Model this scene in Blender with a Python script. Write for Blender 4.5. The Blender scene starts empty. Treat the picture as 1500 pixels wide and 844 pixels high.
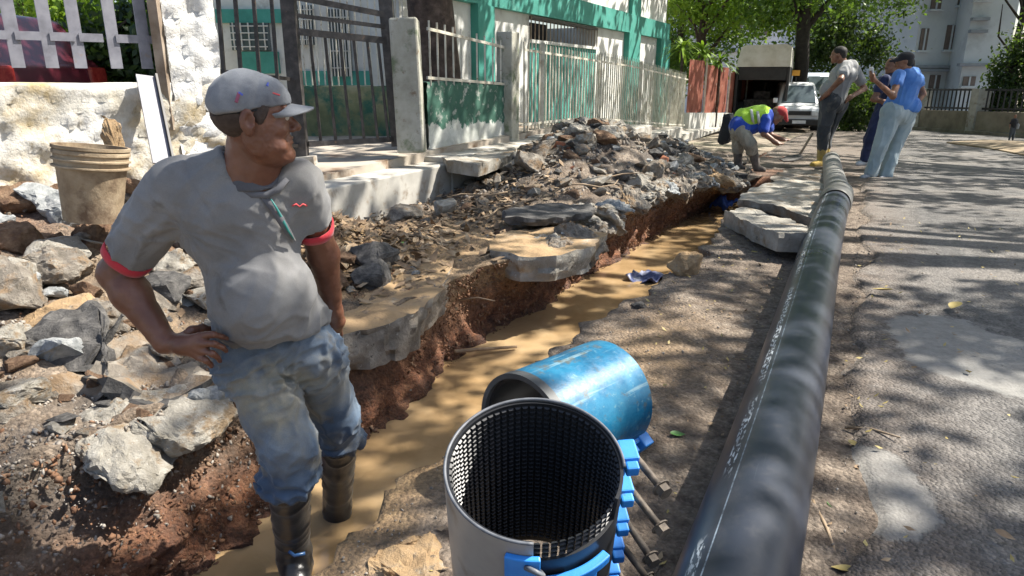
import bpy, bmesh, math, random
import numpy as np
from mathutils import Vector, Matrix, Euler
R = math.radians
rnd = random.Random(7)
rng = np.random.default_rng(7)
SC = bpy.context.scene
COL = SC.collection
PI = math.pi

# ------------------------------------------------------------------ camera
CH, TH, F, CX, CY = 1.2, R(16.75), 1020.0, 750.0, 422.0
cam = bpy.data.cameras.new('camera'); camo = bpy.data.objects.new('camera', cam); COL.objects.link(camo)
camo.location = (0, 0, CH); camo.rotation_euler = (R(90) - TH, 0, 0)
cam.sensor_width = 36; cam.lens = 36 * F / 1500; cam.clip_start = .02; cam.clip_end = 2000
SC.camera = camo
# ------------------------------------------------------------------ sky, sun, exposure
SUN_EL, SUN_AZ = R(52), R(79)          # azimuth clockwise from +Y
w = bpy.data.worlds.new('World'); SC.world = w; w.use_nodes = True
nt = w.node_tree; nt.nodes.clear()
sky = nt.nodes.new('ShaderNodeTexSky'); sky.sky_type = 'NISHITA'; sky.sun_disc = False
sky.sun_elevation = SUN_EL; sky.sun_rotation = SUN_AZ; sky.dust_density = 2.5; sky.air_density = 1.0
bg = nt.nodes.new('ShaderNodeBackground'); bg.inputs['Strength'].default_value = .11
out = nt.nodes.new('ShaderNodeOutputWorld')
nt.links.new(sky.outputs[0], bg.inputs[0]); nt.links.new(bg.outputs[0], out.inputs[0])
TOSUN = Vector((math.cos(SUN_EL) * math.sin(SUN_AZ), math.cos(SUN_EL) * math.cos(SUN_AZ), math.sin(SUN_EL)))
sl = bpy.data.lights.new('sun', 'SUN'); sl.energy = 5.0; sl.angle = R(.53); sl.color = (1, .95, .86)
so = bpy.data.objects.new('sun', sl); COL.objects.link(so); so.rotation_euler = TOSUN.to_track_quat('Z', 'Y').to_euler()
SC.view_settings.view_transform = 'Standard'; SC.view_settings.look = 'None'
SC.view_settings.exposure = 1.08; SC.view_settings.gamma = 1

# ------------------------------------------------------------------ measuring helpers (photo points -> places in the world)
CT, ST = math.cos(TH), math.sin(TH)
def ray(px, py):
    t = (py - CY) / F
    return Vector(((px - CX) / F, CT - t * ST, -(t * CT + ST)))
def at(px, py, Y):
    r = ray(px, py); return Vector((0, 0, CH)) + r * (Y / r.y)
def atz(px, py, z):
    r = ray(px, py); return Vector((0, 0, CH)) + r * ((z - CH) / r.z)
AZ = R(26.2)                            # the street, pipe, trench and fence all run this way
SA, CA = math.sin(AZ), math.cos(AZ)
def uv2xy(u, v): return (u * SA + v * CA, u * CA - v * SA)
def xy2uv(x, y): return (x * SA + y * CA, x * CA - y * SA)
def UV(u, v, z): x, y = uv2xy(u, v); return Vector((x, y, z))
def atv(px, py, v0):
    r = ray(px, py); k = v0 / (r.x * CA - r.y * SA); p = Vector((0, 0, CH)) + r * k
    return p
# ------------------------------------------------------------------ noise (vectorised gradient noise)
_P = np.random.default_rng(3).permutation(512).astype(np.int64); _P = np.concatenate([_P, _P, _P])
_G = np.random.default_rng(4).normal(size=(512, 3)); _G /= np.linalg.norm(_G, axis=1)[:, None]
def noise(p, s=1.0, seed=0):
    p = np.asarray(p, float) * s + seed * 17.31
    i = np.floor(p).astype(np.int64); f = p - i; i &= 511
    w_ = f * f * f * (f * (f * 6 - 15) + 10); r = 0
    for dx in (0, 1):
        for dy in (0, 1):
            for dz in (0, 1):
                h = _P[(_P[(_P[(i[..., 0] + dx) & 511] + i[..., 1] + dy) & 511] + i[..., 2] + dz) & 511]
                g = _G[h]
                d = g[..., 0] * (f[..., 0] - dx) + g[..., 1] * (f[..., 1] - dy) + g[..., 2] * (f[..., 2] - dz)
                r = r + d * (w_[..., 0] if dx else 1 - w_[..., 0]) * (w_[..., 1] if dy else 1 - w_[..., 1]) * (w_[..., 2] if dz else 1 - w_[..., 2])
    return r * 1.6
def fbm(p, s=1.0, o=4, seed=0):
    a, r = 1.0, 0
    for k in range(o): r = r + a * noise(p, s * 2 ** k, seed + k); a *= .5
    return r
def sstep(a, b, x):
    t = np.clip((x - a) / (b - a), 0, 1); return t * t * (3 - 2 * t)

# ------------------------------------------------------------------ mesh + object helpers
def mesh(name, vs, fs, mat=None, smooth=False):
    m = bpy.data.meshes.new(name)
    vs = np.asarray(vs, dtype=np.float32)
    if isinstance(fs, np.ndarray) and fs.ndim == 2:
        n, k = fs.shape
        m.vertices.add(len(vs)); m.vertices.foreach_set('co', vs.ravel())
        m.loops.add(n * k); m.loops.foreach_set('vertex_index', fs.astype(np.int32).ravel())
        m.polygons.add(n); m.polygons.foreach_set('loop_start', np.arange(0, n * k, k, dtype=np.int32))
        m.update(calc_edges=True); m.validate()
    else:
        m.from_pydata([tuple(v) for v in vs.tolist()], [], [tuple(f) for f in fs]); m.update()
    if smooth: m.polygons.foreach_set('use_smooth', np.ones(len(m.polygons), dtype=bool))
    if mat: m.materials.append(mat)
    return m
def link(name, me, parent=None, loc=None, rot=None, scale=None):
    o = bpy.data.objects.new(name, me); COL.objects.link(o)
    if parent: o.parent = parent
    if loc is not None: o.location = loc
    if rot is not None: o.rotation_euler = rot
    if scale is not None: o.scale = scale
    return o
def tag(o, label=None, cat=None, group=None, kind=None):
    if label: o['label'] = label
    if cat: o['category'] = cat
    if group: o['group'] = group
    if kind: o['kind'] = kind
    return o
def thing(name, label, cat, loc=(0, 0, 0), rz=0, group=None):
    o = bpy.data.objects.new(name, None); COL.objects.link(o); o.empty_display_size = .1
    o.location = loc; o.rotation_euler = (0, 0, rz); return tag(o, label, cat, group)

class MB:
    """collects simple solids into one mesh"""
    def __init__(s): s.v, s.f = [], []
    def add(s, vs, fs):
        n = len(s.v); s.v += [tuple(v) for v in vs]; s.f += [tuple(i + n for i in f) for f in fs]; return s
    def box(s, c, d, rot=None):
        c = Vector(c); h = Vector(d) / 2; M = rot if rot is not None else Matrix.Identity(3)
        vs = [c + M @ Vector((x * h.x, y * h.y, z * h.z)) for x in (-1, 1) for y in (-1, 1) for z in (-1, 1)]
        return s.add(vs, [(0, 1, 3, 2), (4, 6, 7, 5), (0, 4, 5, 1), (2, 3, 7, 6), (0, 2, 6, 4), (1, 5, 7, 3)])
    def bar(s, a, b, w, h=None, up=(0, 0, 1)):
        a, b = Vector(a), Vector(b); h = h or w; d = b - a; L = d.length; d.normalize(); up = Vector(up)
        x = up.cross(d)
        if x.length < 1e-4: x = Vector((1, 0, 0)).cross(d)
        x.normalize(); y = d.cross(x)
        M = Matrix((x, y, d)).transposed()
        return s.box((a + b) / 2, (w, h, L), M)
    def tube(s, pts, rad, n=10, caps=True):
        pts = [Vector(p) for p in pts]; rad = rad if hasattr(rad, '__len__') else [rad] * len(pts)
        vs, fs = [], []; prev = None
        for i, p in enumerate(pts):
            d = (pts[min(i + 1, len(pts) - 1)] - pts[max(i - 1, 0)]).normalized()
            if prev is None:
                x = d.cross(Vector((0, 0, 1)));
                if x.length < 1e-3: x = d.cross(Vector((1, 0, 0)))
            else: x = prev - d * prev.dot(d)
            x.normalize(); prev = x; y = d.cross(x)
            vs += [p + (x * math.cos(2 * PI * k / n) + y * math.sin(2 * PI * k / n)) * rad[i] for k in range(n)]
        for i in range(len(pts) - 1):
            for k in range(n): a = i * n + k; b = i * n + (k + 1) % n; fs.append((a, b, b + n, a + n))
        if caps: fs.append(tuple(range(n))[::-1]); fs.append(tuple((len(pts) - 1) * n + k for k in range(n)))
        return s.add(vs, fs)
    def prism(s, poly, z0, z1):
        n = len(poly); vs = [(p[0], p[1], z0) for p in poly] + [(p[0], p[1], z1) for p in poly]
        return s.add(vs, [tuple(range(n))[::-1], tuple(range(n, 2 * n))] + [(k, (k + 1) % n, (k + 1) % n + n, k + n) for k in range(n)])
    def me(s, name, mat=None, smooth=False): return mesh(name, s.v, s.f, mat, smooth)
    def obj(s, name, mat, parent=None, smooth=False, bevel=0):
        o = link(name, s.me(name, mat, smooth), parent)
        if bevel:
            b = o.modifiers.new('bevel', 'BEVEL'); b.width = bevel; b.segments = 2; b.limit_method = 'ANGLE'
        return o
def autosmooth(o, a=40):
    for p in o.data.polygons: p.use_smooth = True
    try: o.data.set_sharp_from_angle(angle=R(a))
    except Exception: pass
    return o

# ------------------------------------------------------------------ materials
def rgb(c): return (c[0], c[1], c[2], 1)
def newmat(name):
    m = bpy.data.materials.new(name); m.use_nodes = True; t = m.node_tree; t.nodes.clear()
    o = t.nodes.new('ShaderNodeOutputMaterial'); p = t.nodes.new('ShaderNodeBsdfPrincipled'); t.links.new(p.outputs[0], o.inputs[0])
    return m, t, p
def nz(t, scale, detail=6, rough=.6, vec=None, dist=0, dim='3D'):
    n = t.nodes.new('ShaderNodeTexNoise'); n.inputs['Scale'].default_value = scale; n.inputs['Detail'].default_value = detail
    n.inputs['Roughness'].default_value = rough; n.inputs['Distortion'].default_value = dist
    if vec is not None: t.links.new(vec, n.inputs['Vector'])
    return n
def ramp(t, fac, stops):
    r = t.nodes.new('ShaderNodeValToRGB'); e = r.color_ramp.elements
    while len(e) < len(stops): e.new(.5)
    for k, (p, c) in enumerate(stops):
        e[k].position = p; e[k].color = rgb(c) if hasattr(c, '__len__') else (c, c, c, 1)
    t.links.new(fac, r.inputs[0]); return r.outputs[0]
def mixc(t, fac, a, b, mode='MIX'):
    m = t.nodes.new('ShaderNodeMix'); m.data_type = 'RGBA'; m.blend_type = mode
    for s_, x in ((m.inputs[0], fac), (m.inputs[6], a), (m.inputs[7], b)):
        if hasattr(x, 'is_linked') or isinstance(x, bpy.types.NodeSocket): t.links.new(x, s_)
        elif hasattr(x, '__len__'): s_.default_value = rgb(x)
        else: s_.default_value = x
    return m.outputs[2]
def mth(t, op, a, b=None, clamp=False):
    m = t.nodes.new('ShaderNodeMath'); m.operation = op; m.use_clamp = clamp
    for k, x in enumerate((a, b)):
        if x is None: continue
        if isinstance(x, bpy.types.NodeSocket): t.links.new(x, m.inputs[k])
        else: m.inputs[k].default_value = x
    return m.outputs[0]
def bump(t, p, h, strength=.5, dist=.01):
    b = t.nodes.new('ShaderNodeBump'); b.inputs['Strength'].default_value = strength; b.inputs['Distance'].default_value = dist
    t.links.new(h, b.inputs['Height']); t.links.new(b.outputs[0], p.inputs['Normal']); return b
def vec(t, kind='Object', scale=None):
    if kind == 'World':
        g = t.nodes.new('ShaderNodeNewGeometry'); o = g.outputs['Position']
    else:
        g = t.nodes.new('ShaderNodeTexCoord'); o = g.outputs[kind]
    if scale:
        m = t.nodes.new('ShaderNodeMapping'); m.inputs['Scale'].default_value = scale; t.links.new(o, m.inputs[0]); o = m.outputs[0]
    return o
_mats = {}
def M(name, cols, scale=6, rough=.8, bmp=.3, bdist=.01, bscale=None, metal=0, detail=7, vk='Object', vs=None, spots=None, spec=None, rvar=0, second=None, trans=0):
    """cols: colours spread along a noise ramp; spots: (colour, scale, lo, hi) laid over; second: (colour, scale, amount)"""
    if name in _mats: return _mats[name]
    m, t, p = newmat(name); v = vec(t, vk, vs)
    n = nz(t, scale, detail, .62, v)
    k = len(cols)
    c = ramp(t, n.outputs['Fac'], [(.32 + .36 * i / max(1, k - 1), cc) for i, cc in enumerate(cols)]) if k > 1 else None
    if c is None:
        c = mixc(t, n.outputs['Fac'], [x * .85 for x in cols[0]], [min(1, x * 1.12) for x in cols[0]])
    for sp in (spots or []):
        col, sc_, lo, hi = sp[:4]
        q = nz(t, sc_, 6, .65, v); f = ramp(t, q.outputs['Fac'], [(lo, 0.0), (hi, 1.0)])
        c = mixc(t, f, c, col)
    t.links.new(c, p.inputs['Base Color'])
    p.inputs['Metallic'].default_value = metal
    if rvar:
        r_ = nz(t, scale * 1.7, 4, .6, v); rr = mth(t, 'MULTIPLY_ADD', r_.outputs['Fac'], rvar); rr.node.inputs[2].default_value = rough - rvar / 2
        t.links.new(rr, p.inputs['Roughness'])
    else: p.inputs['Roughness'].default_value = rough
    if spec is not None: p.inputs['Specular IOR Level'].default_value = spec
    if trans:
        p.inputs['Subsurface Weight'].default_value = 0
    if bmp:
        b_ = nz(t, bscale or scale * 4, 8, .7, v); bump(t, p, b_.outputs['Fac'], bmp, bdist)
    _mats[name] = m; return m

m_conc = M('broken_concrete', [(.11, .095, .075), (.23, .20, .165), (.36, .33, .28)], 6, .94, 1.0, .02, 24, spots=[((.25, .17, .10), 4, .50, .62), ((.05, .045, .04), 16, .62, .70), ((.42, .40, .36), 30, .64, .70)])
m_conc_l = M('pale_concrete', [(.22, .20, .165), (.34, .315, .27), (.46, .435, .385)], 5, .93, 1.0, .016, 28, spots=[((.25, .18, .11), 4, .52, .64), ((.09, .08, .07), 18, .62, .70), ((.52, .50, .45), 36, .62, .69)])
m_conc_t = M('sandy_concrete', [(.28, .185, .10), (.40, .27, .145), (.34, .25, .16)], 4, .94, .9, .012, 30, spots=[((.14, .11, .08), 9, .58, .68), ((.42, .38, .31), 5, .60, .7)])
m_asph_c = M('asphalt_chunk', [(.035, .033, .033), (.09, .085, .08), (.16, .15, .14)], 9, .9, .9, .012, 45)
m_dirt = M('red_soil_clod', [(.11, .06, .038), (.20, .12, .07), (.30, .20, .125)], 9, .95, 1.0, .02, 34)
m_brick = M('brick_chunk', [(.38, .13, .07), (.48, .2, .11)], 9, .9, .5, .008)
m_greyst = M('grey_stone', [(.16, .17, .17), (.28, .29, .29), (.4, .4, .39)], 6, .9, .8, .01, 30)
# ------------------------------------------------------------------ ground shape
def itp(x, xs, ys): return np.interp(x, xs, ys)
def street(u):
    return np.where(u < 6, 0, np.where(u < 20, -.02 * (u - 6), -.28 - .035 * (np.minimum(u, 60) - 20)))
def vL(u):   # left lip of the trench
    return itp(u, [-1, .9, 1.7, 2.3, 3.0, 3.7, 4.2, 5.2, 6.5, 7.3, 8.1, 9.2, 10, 11], [-2.4, -2.2, -2.06, -2.0, -1.98, -2.02, -1.72, -1.85, -1.74, -1.6, -1.45, -1.22, -1.15, -1.1])
def vLw(u):  # left wall foot
    return itp(u, [-1, .9, 1.4, 2.4, 3.2, 3.95, 5, 6.7, 9.7, 11], [-1.9, -1.8, -1.76, -1.84, -1.97, -2.02, -1.95, -1.86, -1.76, -1.6])
def vR(u):
    return itp(u, [-1, .9, 1.8, 2.5, 3.1, 3.7, 4.1, 4.8, 6.4, 8, 9.4, 11], [-1.05, -1.07, -1.13, -1.13, -1.13, -.99, -.97, -.90, -.98, -.95, -.93, -.9])
def hump(u, v, cu, cv, su, sv, h, p=2.0):
    d = (np.abs((u - cu) / su) ** p + np.abs((v - cv) / sv) ** p); return h * np.exp(-d)
KERB_V = -3.72
def hleft(u, v):
    near = .08 + .50 * sstep(-2.1, -4.3, v) * (1 - sstep(3.4, 4.4, u))
    near = np.where(u < 4.6, near, .06 * (1 - sstep(8.2, 9.4, u)))
    z = near + street(u)
    z = z + hump(u, v, 7.6, -2.75, 1.15, .85, .66) + hump(u, v, 9.8, -2.45, 1.2, .62, .46) + hump(u, v, 6.2, -2.6, .6, .5, .16)
    return z
def hright(u, v):
    return street(u) + .02 * np.exp(-((v + .75) / .3) ** 2)
ZB = -.56
def G(x, y):
    x = np.asarray(x, float); y = np.asarray(y, float); u, v = xy2uv(x, y)
    l, lw, r = vL(u), vLw(u), vR(u); end = sstep(10.1, 9.6, u)
    zl = hleft(u, v); zr = hright(u, v)
    z = np.where(v < l, zl, np.where(v > r, zr, 0))
    edge_l = hleft(u, l)
    mid = np.where(v < lw, edge_l + (ZB - edge_l) * sstep(0, 1, (v - l) / np.maximum(lw - l, .05)), np.where(v > r - .06, zr + (ZB - zr) * (r - v) / .06, ZB))
    mid = mid * end + (1 - end) * np.where(v < (l + r) / 2, edge_l, zr)
    return np.where((v >= l) & (v <= r), mid, z)
def hit(px, py, off=0.0, n=1500, far=30):
    r = ray(px, py); ts = np.linspace(.8, far, n)
    zs = CH + r.z * ts; g = G(r.x * ts, r.y * ts) + off
    b = np.nonzero(zs < g)[0]; t = ts[b[0]] if len(b) else far
    return Vector((r.x * t, r.y * t, CH + r.z * t))

# ---- ground sheet following the trench
def ground_sheet():
    us = [-.6]
    while us[-1] < 14: us.append(us[-1] + .018 + .0085 * max(0, us[-1]))
    us = np.array(us); nu = len(us)
    a = np.concatenate([np.linspace(-9, -4.5, 14)[:-1], np.linspace(-4.5, -2.6, 45)[:-1]])
    rows = []; masks = []
    NL, NW, NB, NRW, NR = 34, 44, 14, 22, 74
    for u in us:
        l, lw, r = float(vL(u)), float(vLw(u)), float(vR(u))
        k = float(sstep(9.5, 10.2, u))
        a2 = a[a < min(l - .12, -2.6)]
        a1 = np.concatenate([a[:13], np.linspace(-4.5, min(l - .5, -2.6), 45)[:-1]])
        seg1 = np.concatenate([a1, np.linspace(a1[-1], l, NL + 1)[1:]])
        z1 = hleft(np.full_like(seg1, u), seg1)
        ze = float(hleft(u, l)); zr0 = float(hright(u, r))
        t = np.linspace(0, 1, NW + 1)[1:]
        zb = ZB * (1 - k) + k * ze * .9
        # the wall drops steeply, undercut beneath the crust away from the near slope
        cut = .12 * float(sstep(1.25, 1.8, u)) * (1 - k)
        vw = l + (lw - l) * (t ** (1 + .5 * (1 - float(sstep(1.0, 1.8, u))))) - cut * np.sin(PI * np.minimum(1, t * 1.15)) ** 1.0 + 0
        zw = ze + (zb - ze) * t
        vb = np.linspace(vw[-1], r, NB + 1)[1:]; zbb = np.full(NB, zb)
        t2 = np.linspace(0, 1, NRW + 1)[1:]
        zbr = zb
        vrw = np.full(NRW, r) + .03 * np.sin(PI * t2); zrw = zbr + (zr0 - zbr) * t2
        vr = r + (1.3 - r) * (np.linspace(0, 1, NR + 1)[1:] ** 1.0); zr = hright(u, vr)
        vv = np.concatenate([seg1, vw, vb, vrw, vr]); zz = np.concatenate([z1, zw, zbb, zrw, zr])
        wl = np.concatenate([np.zeros(len(seg1)), np.sin(PI * t * .5), np.ones(NB), 1 - .6 * t2, .0 * vr])
        rows.append(np.stack([np.full_like(vv, u), vv, zz, wl], 1))
    A = np.array(rows); nc = A.shape[1]
    u, v, z, wl = A[..., 0], A[..., 1], A[..., 2], A[..., 3]
    x, y = uv2xy(u, v); P = np.stack([x, y, z], -1)
    n1 = fbm(P, 1.6, 3, 1); n2 = fbm(P, 7, 4, 5); n3 = fbm(P, 26, 3, 9)
    leftm = sstep(-1.6, -1.9, v)
    amp = .012 + .045 * leftm * (1 - wl) + .0 * wl
    z2 = z + (n1 * .45 + n2 * .55) * amp + n3 * (.004 + .008 * leftm)
    # side displacement of the trench walls
    wd = wl * (z > ZB + .02)
    side = np.where(v < (vL(u) + vR(u)) / 2 + .1, 1, -.6)
    v2 = v + wd * side * (n2 * .06 + n3 * .03 + n1 * .05)
    # wobbling lips
    lipr = np.exp(-((v - vR(u)) / .12) ** 2)
    v2 = v2 + lipr * (fbm(np.stack([u, u * 0, z * 0], -1), 3.5, 4, 2) * .10)
    z2 = np.where((v < -3.6) & (u > 3.6), z2 - .12, z2)
    x, y = uv2xy(u, v2); P = np.stack([x, y, z2], -1).reshape(-1, 3)
    ii, jj = np.meshgrid(np.arange(nu - 1), np.arange(nc - 1), indexing='ij'); b = ii * nc + jj
    fs = np.stack([b, b + nc, b + nc + 1, b + 1], -1).reshape(-1, 4)[:, ::-1]
    # masks: red soil / dark gravel / tan wet sand
    n4 = fbm(P.reshape(nu, nc, 3), 2.2, 4, 21)
    red = np.clip(wl * sstep(-.02, -.14, z) * 1.2 + sstep(-3.2, -4.0, v) * (1 - sstep(3, 4, u)) * .5, 0, 1) * (1 - .75 * sstep(-1.98, -2.1, v) * sstep(2.1, 1.7, u))
    dark = .75 * sstep(.18, .55, n4 + .35 * hump(u, v, 7.6, -2.6, 1.8, 1.2, 1) + .6 * hump(u, v, .9, -2.75, .5, .35, 1)) * (v < -1.3) * (1 - red)
    tan = np.clip(sstep(-.9, -1.1, v) * sstep(2.6, 1.8, u) * sstep(-1.9, -1.6, v) + hump(u, v, 3.6, -2.7, 1.6, .8, 1.2) + .5 * sstep(-.25, -.4, z) + hump(u, v, 2.9, -.75, .6, .25, .6), 0, 1)
    me = mesh('ground', P, fs, None, True)
    ca = me.color_attributes.new('mask', 'FLOAT_COLOR', 'POINT')
    c = np.ones((nu * nc, 4), np.float32); c[:, 0] = red.ravel(); c[:, 1] = dark.ravel(); c[:, 2] = tan.ravel()
    ca.data.foreach_set('color', c.ravel())
    return me
def ground_mat():
    m, t, p = newmat('dug_ground'); v = vec(t, 'World')
    at_ = t.nodes.new('ShaderNodeAttribute'); at_.attribute_name = 'mask'
    sp = t.nodes.new('ShaderNodeSeparateColor'); t.links.new(at_.outputs['Color'], sp.inputs[0])
    big = nz(t, 2.2, 8, .68, v); fine = nz(t, 55, 6, .7, v); mid = nz(t, 12, 8, .7, v)
    dust = ramp(t, big.outputs['Fac'], [(.3, (.17, .13, .10)), (.47, (.27, .215, .165)), (.62, (.36, .30, .24))])
    dust = mixc(t, ramp(t, mid.outputs['Fac'], [(.44, 0.0), (.62, 1.0)]), dust, (.14, .105, .08))
    red = ramp(t, mid.outputs['Fac'], [(.3, (.075, .032, .018)), (.5, (.21, .085, .042)), (.68, (.38, .19, .10))])
    dark = ramp(t, mid.outputs['Fac'], [(.35, (.035, .03, .027)), (.55, (.10, .09, .08)), (.7, (.24, .22, .19))])
    tan = ramp(t, mid.outputs['Fac'], [(.35, (.30, .19, .10)), (.6, (.47, .32, .17))])
    c = mixc(t, sp.outputs[2], dust, tan); c = mixc(t, sp.outputs[1], c, dark); c = mixc(t, sp.outputs[0], c, red)
    vo = t.nodes.new('ShaderNodeTexVoronoi'); vo.inputs['Scale'].default_value = 70; t.links.new(v, vo.inputs['Vector'])
    grit = ramp(t, vo.outputs['Color'], [(.3, .6), (.8, 1.25)])
    c = mixc(t, .55, c, grit, 'MULTIPLY')
    c = mixc(t, ramp(t, fine.outputs['Fac'], [(.35, .5), (.6, 0.0)]), c, (.06, .045, .035))
    zz = t.nodes.new('ShaderNodeSeparateXYZ'); t.links.new(v, zz.inputs[0]); wet = ramp(t, mth(t, 'ADD', mth(t, 'MULTIPLY', zz.outputs[2], 4.0), mth(t, 'ADD', mth(t, 'MULTIPLY', mid.outputs['Fac'], .5), 1.9)), [(.42, 1.0), (.72, 0.0)])
    c = mixc(t, wet, c, mixc(t, 1.0, c, (.42, .38, .36), 'MULTIPLY'))
    t.links.new(c, p.inputs['Base Color']); t.links.new(mth(t, 'SUBTRACT', .95, mth(t, 'MULTIPLY', wet, .55)), p.inputs['Roughness'])
    h = mth(t, 'ADD', mth(t, 'MULTIPLY', fine.outputs['Fac'], .6), mth(t, 'MULTIPLY', vo.outputs['Distance'], -.5)); h = mth(t, 'ADD', h, mth(t, 'MULTIPLY', mid.outputs['Fac'], 1.4))
    bump(t, p, h, 1.0, .018)
    return m
m_ground = ground_mat()
gme = ground_sheet(); gme.materials.append(m_ground)
ground = tag(link('ground', gme), kind='structure')

# ---- far land: one wide sheet to the horizon, lying below everything else
def far_land():
    us = np.concatenate([np.linspace(-30, -1, 8), np.linspace(0, 60, 61), np.linspace(70, 900, 20)])
    vs = np.concatenate([np.linspace(-400, -20, 12), np.linspace(-18, 40, 59), np.linspace(45, 400, 12)])
    uu, vv = np.meshgrid(us, vs, indexing='ij'); x, y = uv2xy(uu, vv)
    z = street(uu) - .02
    z = z - .85 * (sstep(-9.4, -9, vv) * sstep(1.25, .9, vv) * sstep(-.7, -.3, uu) * sstep(14.3, 13.6, uu))
    P = np.stack([x, y, z], -1).reshape(-1, 3); nu, nc = uu.shape
    ii, jj = np.meshgrid(np.arange(nu - 1), np.arange(nc - 1), indexing='ij'); b = ii * nc + jj
    fs = np.stack([b, b + nc, b + nc + 1, b + 1], -1).reshape(-1, 4)[:, ::-1]
    return mesh('terrain', P, fs, M('dry_earth', [(.2, .16, .12), (.3, .25, .19), (.15, .15, .09)], .8, .95, .4, .02, 8, vk='World'), True)
tag(link('terrain', far_land()), kind='structure')

# ---- road
def road_mat():
    m, t, p = newmat('dusty_asphalt'); v = vec(t, 'World')
    a = nz(t, 1.1, 8, .65, v); b = nz(t, 9, 8, .7, v); f = nz(t, 90, 4, .7, v)
    c = ramp(t, b.outputs['Fac'], [(.32, (.07, .067, .066)), (.52, (.13, .124, .118)), (.7, (.22, .208, .193))])
    c = mixc(t, ramp(t, a.outputs['Fac'], [(.44, 0.0), (.62, .7)]), c, (.24, .215, .19))
    g = t.nodes.new('ShaderNodeSeparateXYZ'); t.links.new(v, g.inputs[0])
    # mud dragged over the edge beside the pipe
    vv = mth(t, 'SUBTRACT', mth(t, 'MULTIPLY', g.outputs[0], CA), mth(t, 'MULTIPLY', g.outputs[1], SA))
    mud = mth(t, 'MULTIPLY', ramp(t, mth(t, 'ADD', vv, mth(t, 'MULTIPLY', a.outputs['Fac'], .8)), [(.45, 1.0), (.95, 0.0)]), 1.0)
    c = mixc(t, mth(t, 'MULTIPLY', mud, ramp(t, b.outputs['Fac'], [(.35, .95), (.65, .4)])), c, (.20, .155, .12))
    vo = t.nodes.new('ShaderNodeTexVoronoi'); vo.inputs['Scale'].default_value = 85; t.links.new(v, vo.inputs['Vector'])
    c = mixc(t, .5, c, ramp(t, vo.outputs['Color'], [(.2, .45), (.85, 1.45)]), 'MULTIPLY')
    # two worn cement repairs trowelled flush into the surface
    smooth = None
    for pxs, amt in (([(1300, 470), (1345, 458), (1420, 470), (1500, 500), (1560, 545), (1560, 590), (1480, 575), (1380, 540), (1320, 505)], .85), ([(1195, 640), (1250, 655), (1330, 690), (1390, 735), (1370, 765), (1290, 775), (1215, 745), (1190, 690)], .8)):
        P_ = np.array([tuple(atz(x_, y_, .03))[:2] for x_, y_ in pxs]); c0 = P_.mean(0); cv = np.cov((P_ - c0).T) * 2.0; W_ = np.linalg.inv(np.linalg.cholesky(cv))
        dx = mth(t, 'SUBTRACT', g.outputs[0], float(c0[0])); dy = mth(t, 'SUBTRACT', g.outputs[1], float(c0[1])); qa = mth(t, 'MULTIPLY', dx, float(W_[0, 0])); qb = mth(t, 'ADD', mth(t, 'MULTIPLY', dx, float(W_[1, 0])), mth(t, 'MULTIPLY', dy, float(W_[1, 1])))
        rr = mth(t, 'SQRT', mth(t, 'ADD', mth(t, 'MULTIPLY', qa, qa), mth(t, 'MULTIPLY', qb, qb)))
        e = nz(t, 2.6, 8, .66, v); e2 = nz(t, 22, 5, .7, v); rr = mth(t, 'ADD', rr, mth(t, 'MULTIPLY', mth(t, 'SUBTRACT', e.outputs['Fac'], .5), 1.1)); rr = mth(t, 'ADD', rr, mth(t, 'MULTIPLY', mth(t, 'SUBTRACT', e2.outputs['Fac'], .5), .35))
        mk = mth(t, 'MULTIPLY', ramp(t, rr, [(.92, 1.0), (1.0, 0.0)]), amt); c = mixc(t, mk, c, ramp(t, e2.outputs['Fac'], [(.3, (.20, .19, .175)), (.55, (.27, .26, .24)), (.7, (.31, .30, .275))])); smooth = mk if smooth is None else mth(t, 'MAXIMUM', smooth, mk)
    t.links.new(c, p.inputs['Base Color']); p.inputs['Roughness'].default_value = .9
    h = mth(t, 'ADD', mth(t, 'MULTIPLY', f.outputs['Fac'], .5), b.outputs['Fac']); h = mth(t, 'MULTIPLY', h, mth(t, 'SUBTRACT', 1.0, mth(t, 'MULTIPLY', smooth, .8))); bump(t, p, mth(t, 'ADD', h, mth(t, 'MULTIPLY', mth(t, 'MULTIPLY', vo.outputs['Distance'], -.6), mth(t, 'SUBTRACT', 1.0, mth(t, 'MULTIPLY', smooth, .95)))), 1.0, .014)
    return m
m_road = road_mat()
def road_sheet():
    us = np.concatenate([np.arange(-.6, 6, .05), np.arange(6, 16, .12), np.arange(16, 70, 1.0)])
    k = np.linspace(0, 1, 70) ** 1.5
    rows = []
    for u in us:
        v0 = .08 + .10 * float(fbm(np.array([[u, 3.3, 0]]), 1.2, 4)[0]) - .0 * u
        if u > 11: v0 = -1.6
        v1 = 9 if u < 20 else 26
        rows.append(np.stack([np.full(70, u), v0 + (v1 - v0) * k], -1))
    A = np.array(rows); u, v = A[..., 0], A[..., 1]; x, y = uv2xy(u, v)
    P = np.stack([x, y, u * 0], -1)
    e = k[None, :] < .002
    z = street(u) + .022 + fbm(P, .7, 3, 3) * .012 + fbm(P, 14, 3, 8) * .0035 * (u < 9)
    z = np.where(e, z - .03, z)
    z[0, :] -= .0
    P[..., 2] = z; nu, nc = u.shape; P = P.reshape(-1, 3)
    ii, jj = np.meshgrid(np.arange(nu - 1), np.arange(nc - 1), indexing='ij'); b = ii * nc + jj
    fs = np.stack([b, b + nc, b + nc + 1, b + 1], -1).reshape(-1, 4)[:, ::-1]
    return mesh('road', P, fs, m_road, True)
tag(link('road', road_sheet()), kind='structure')
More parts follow.
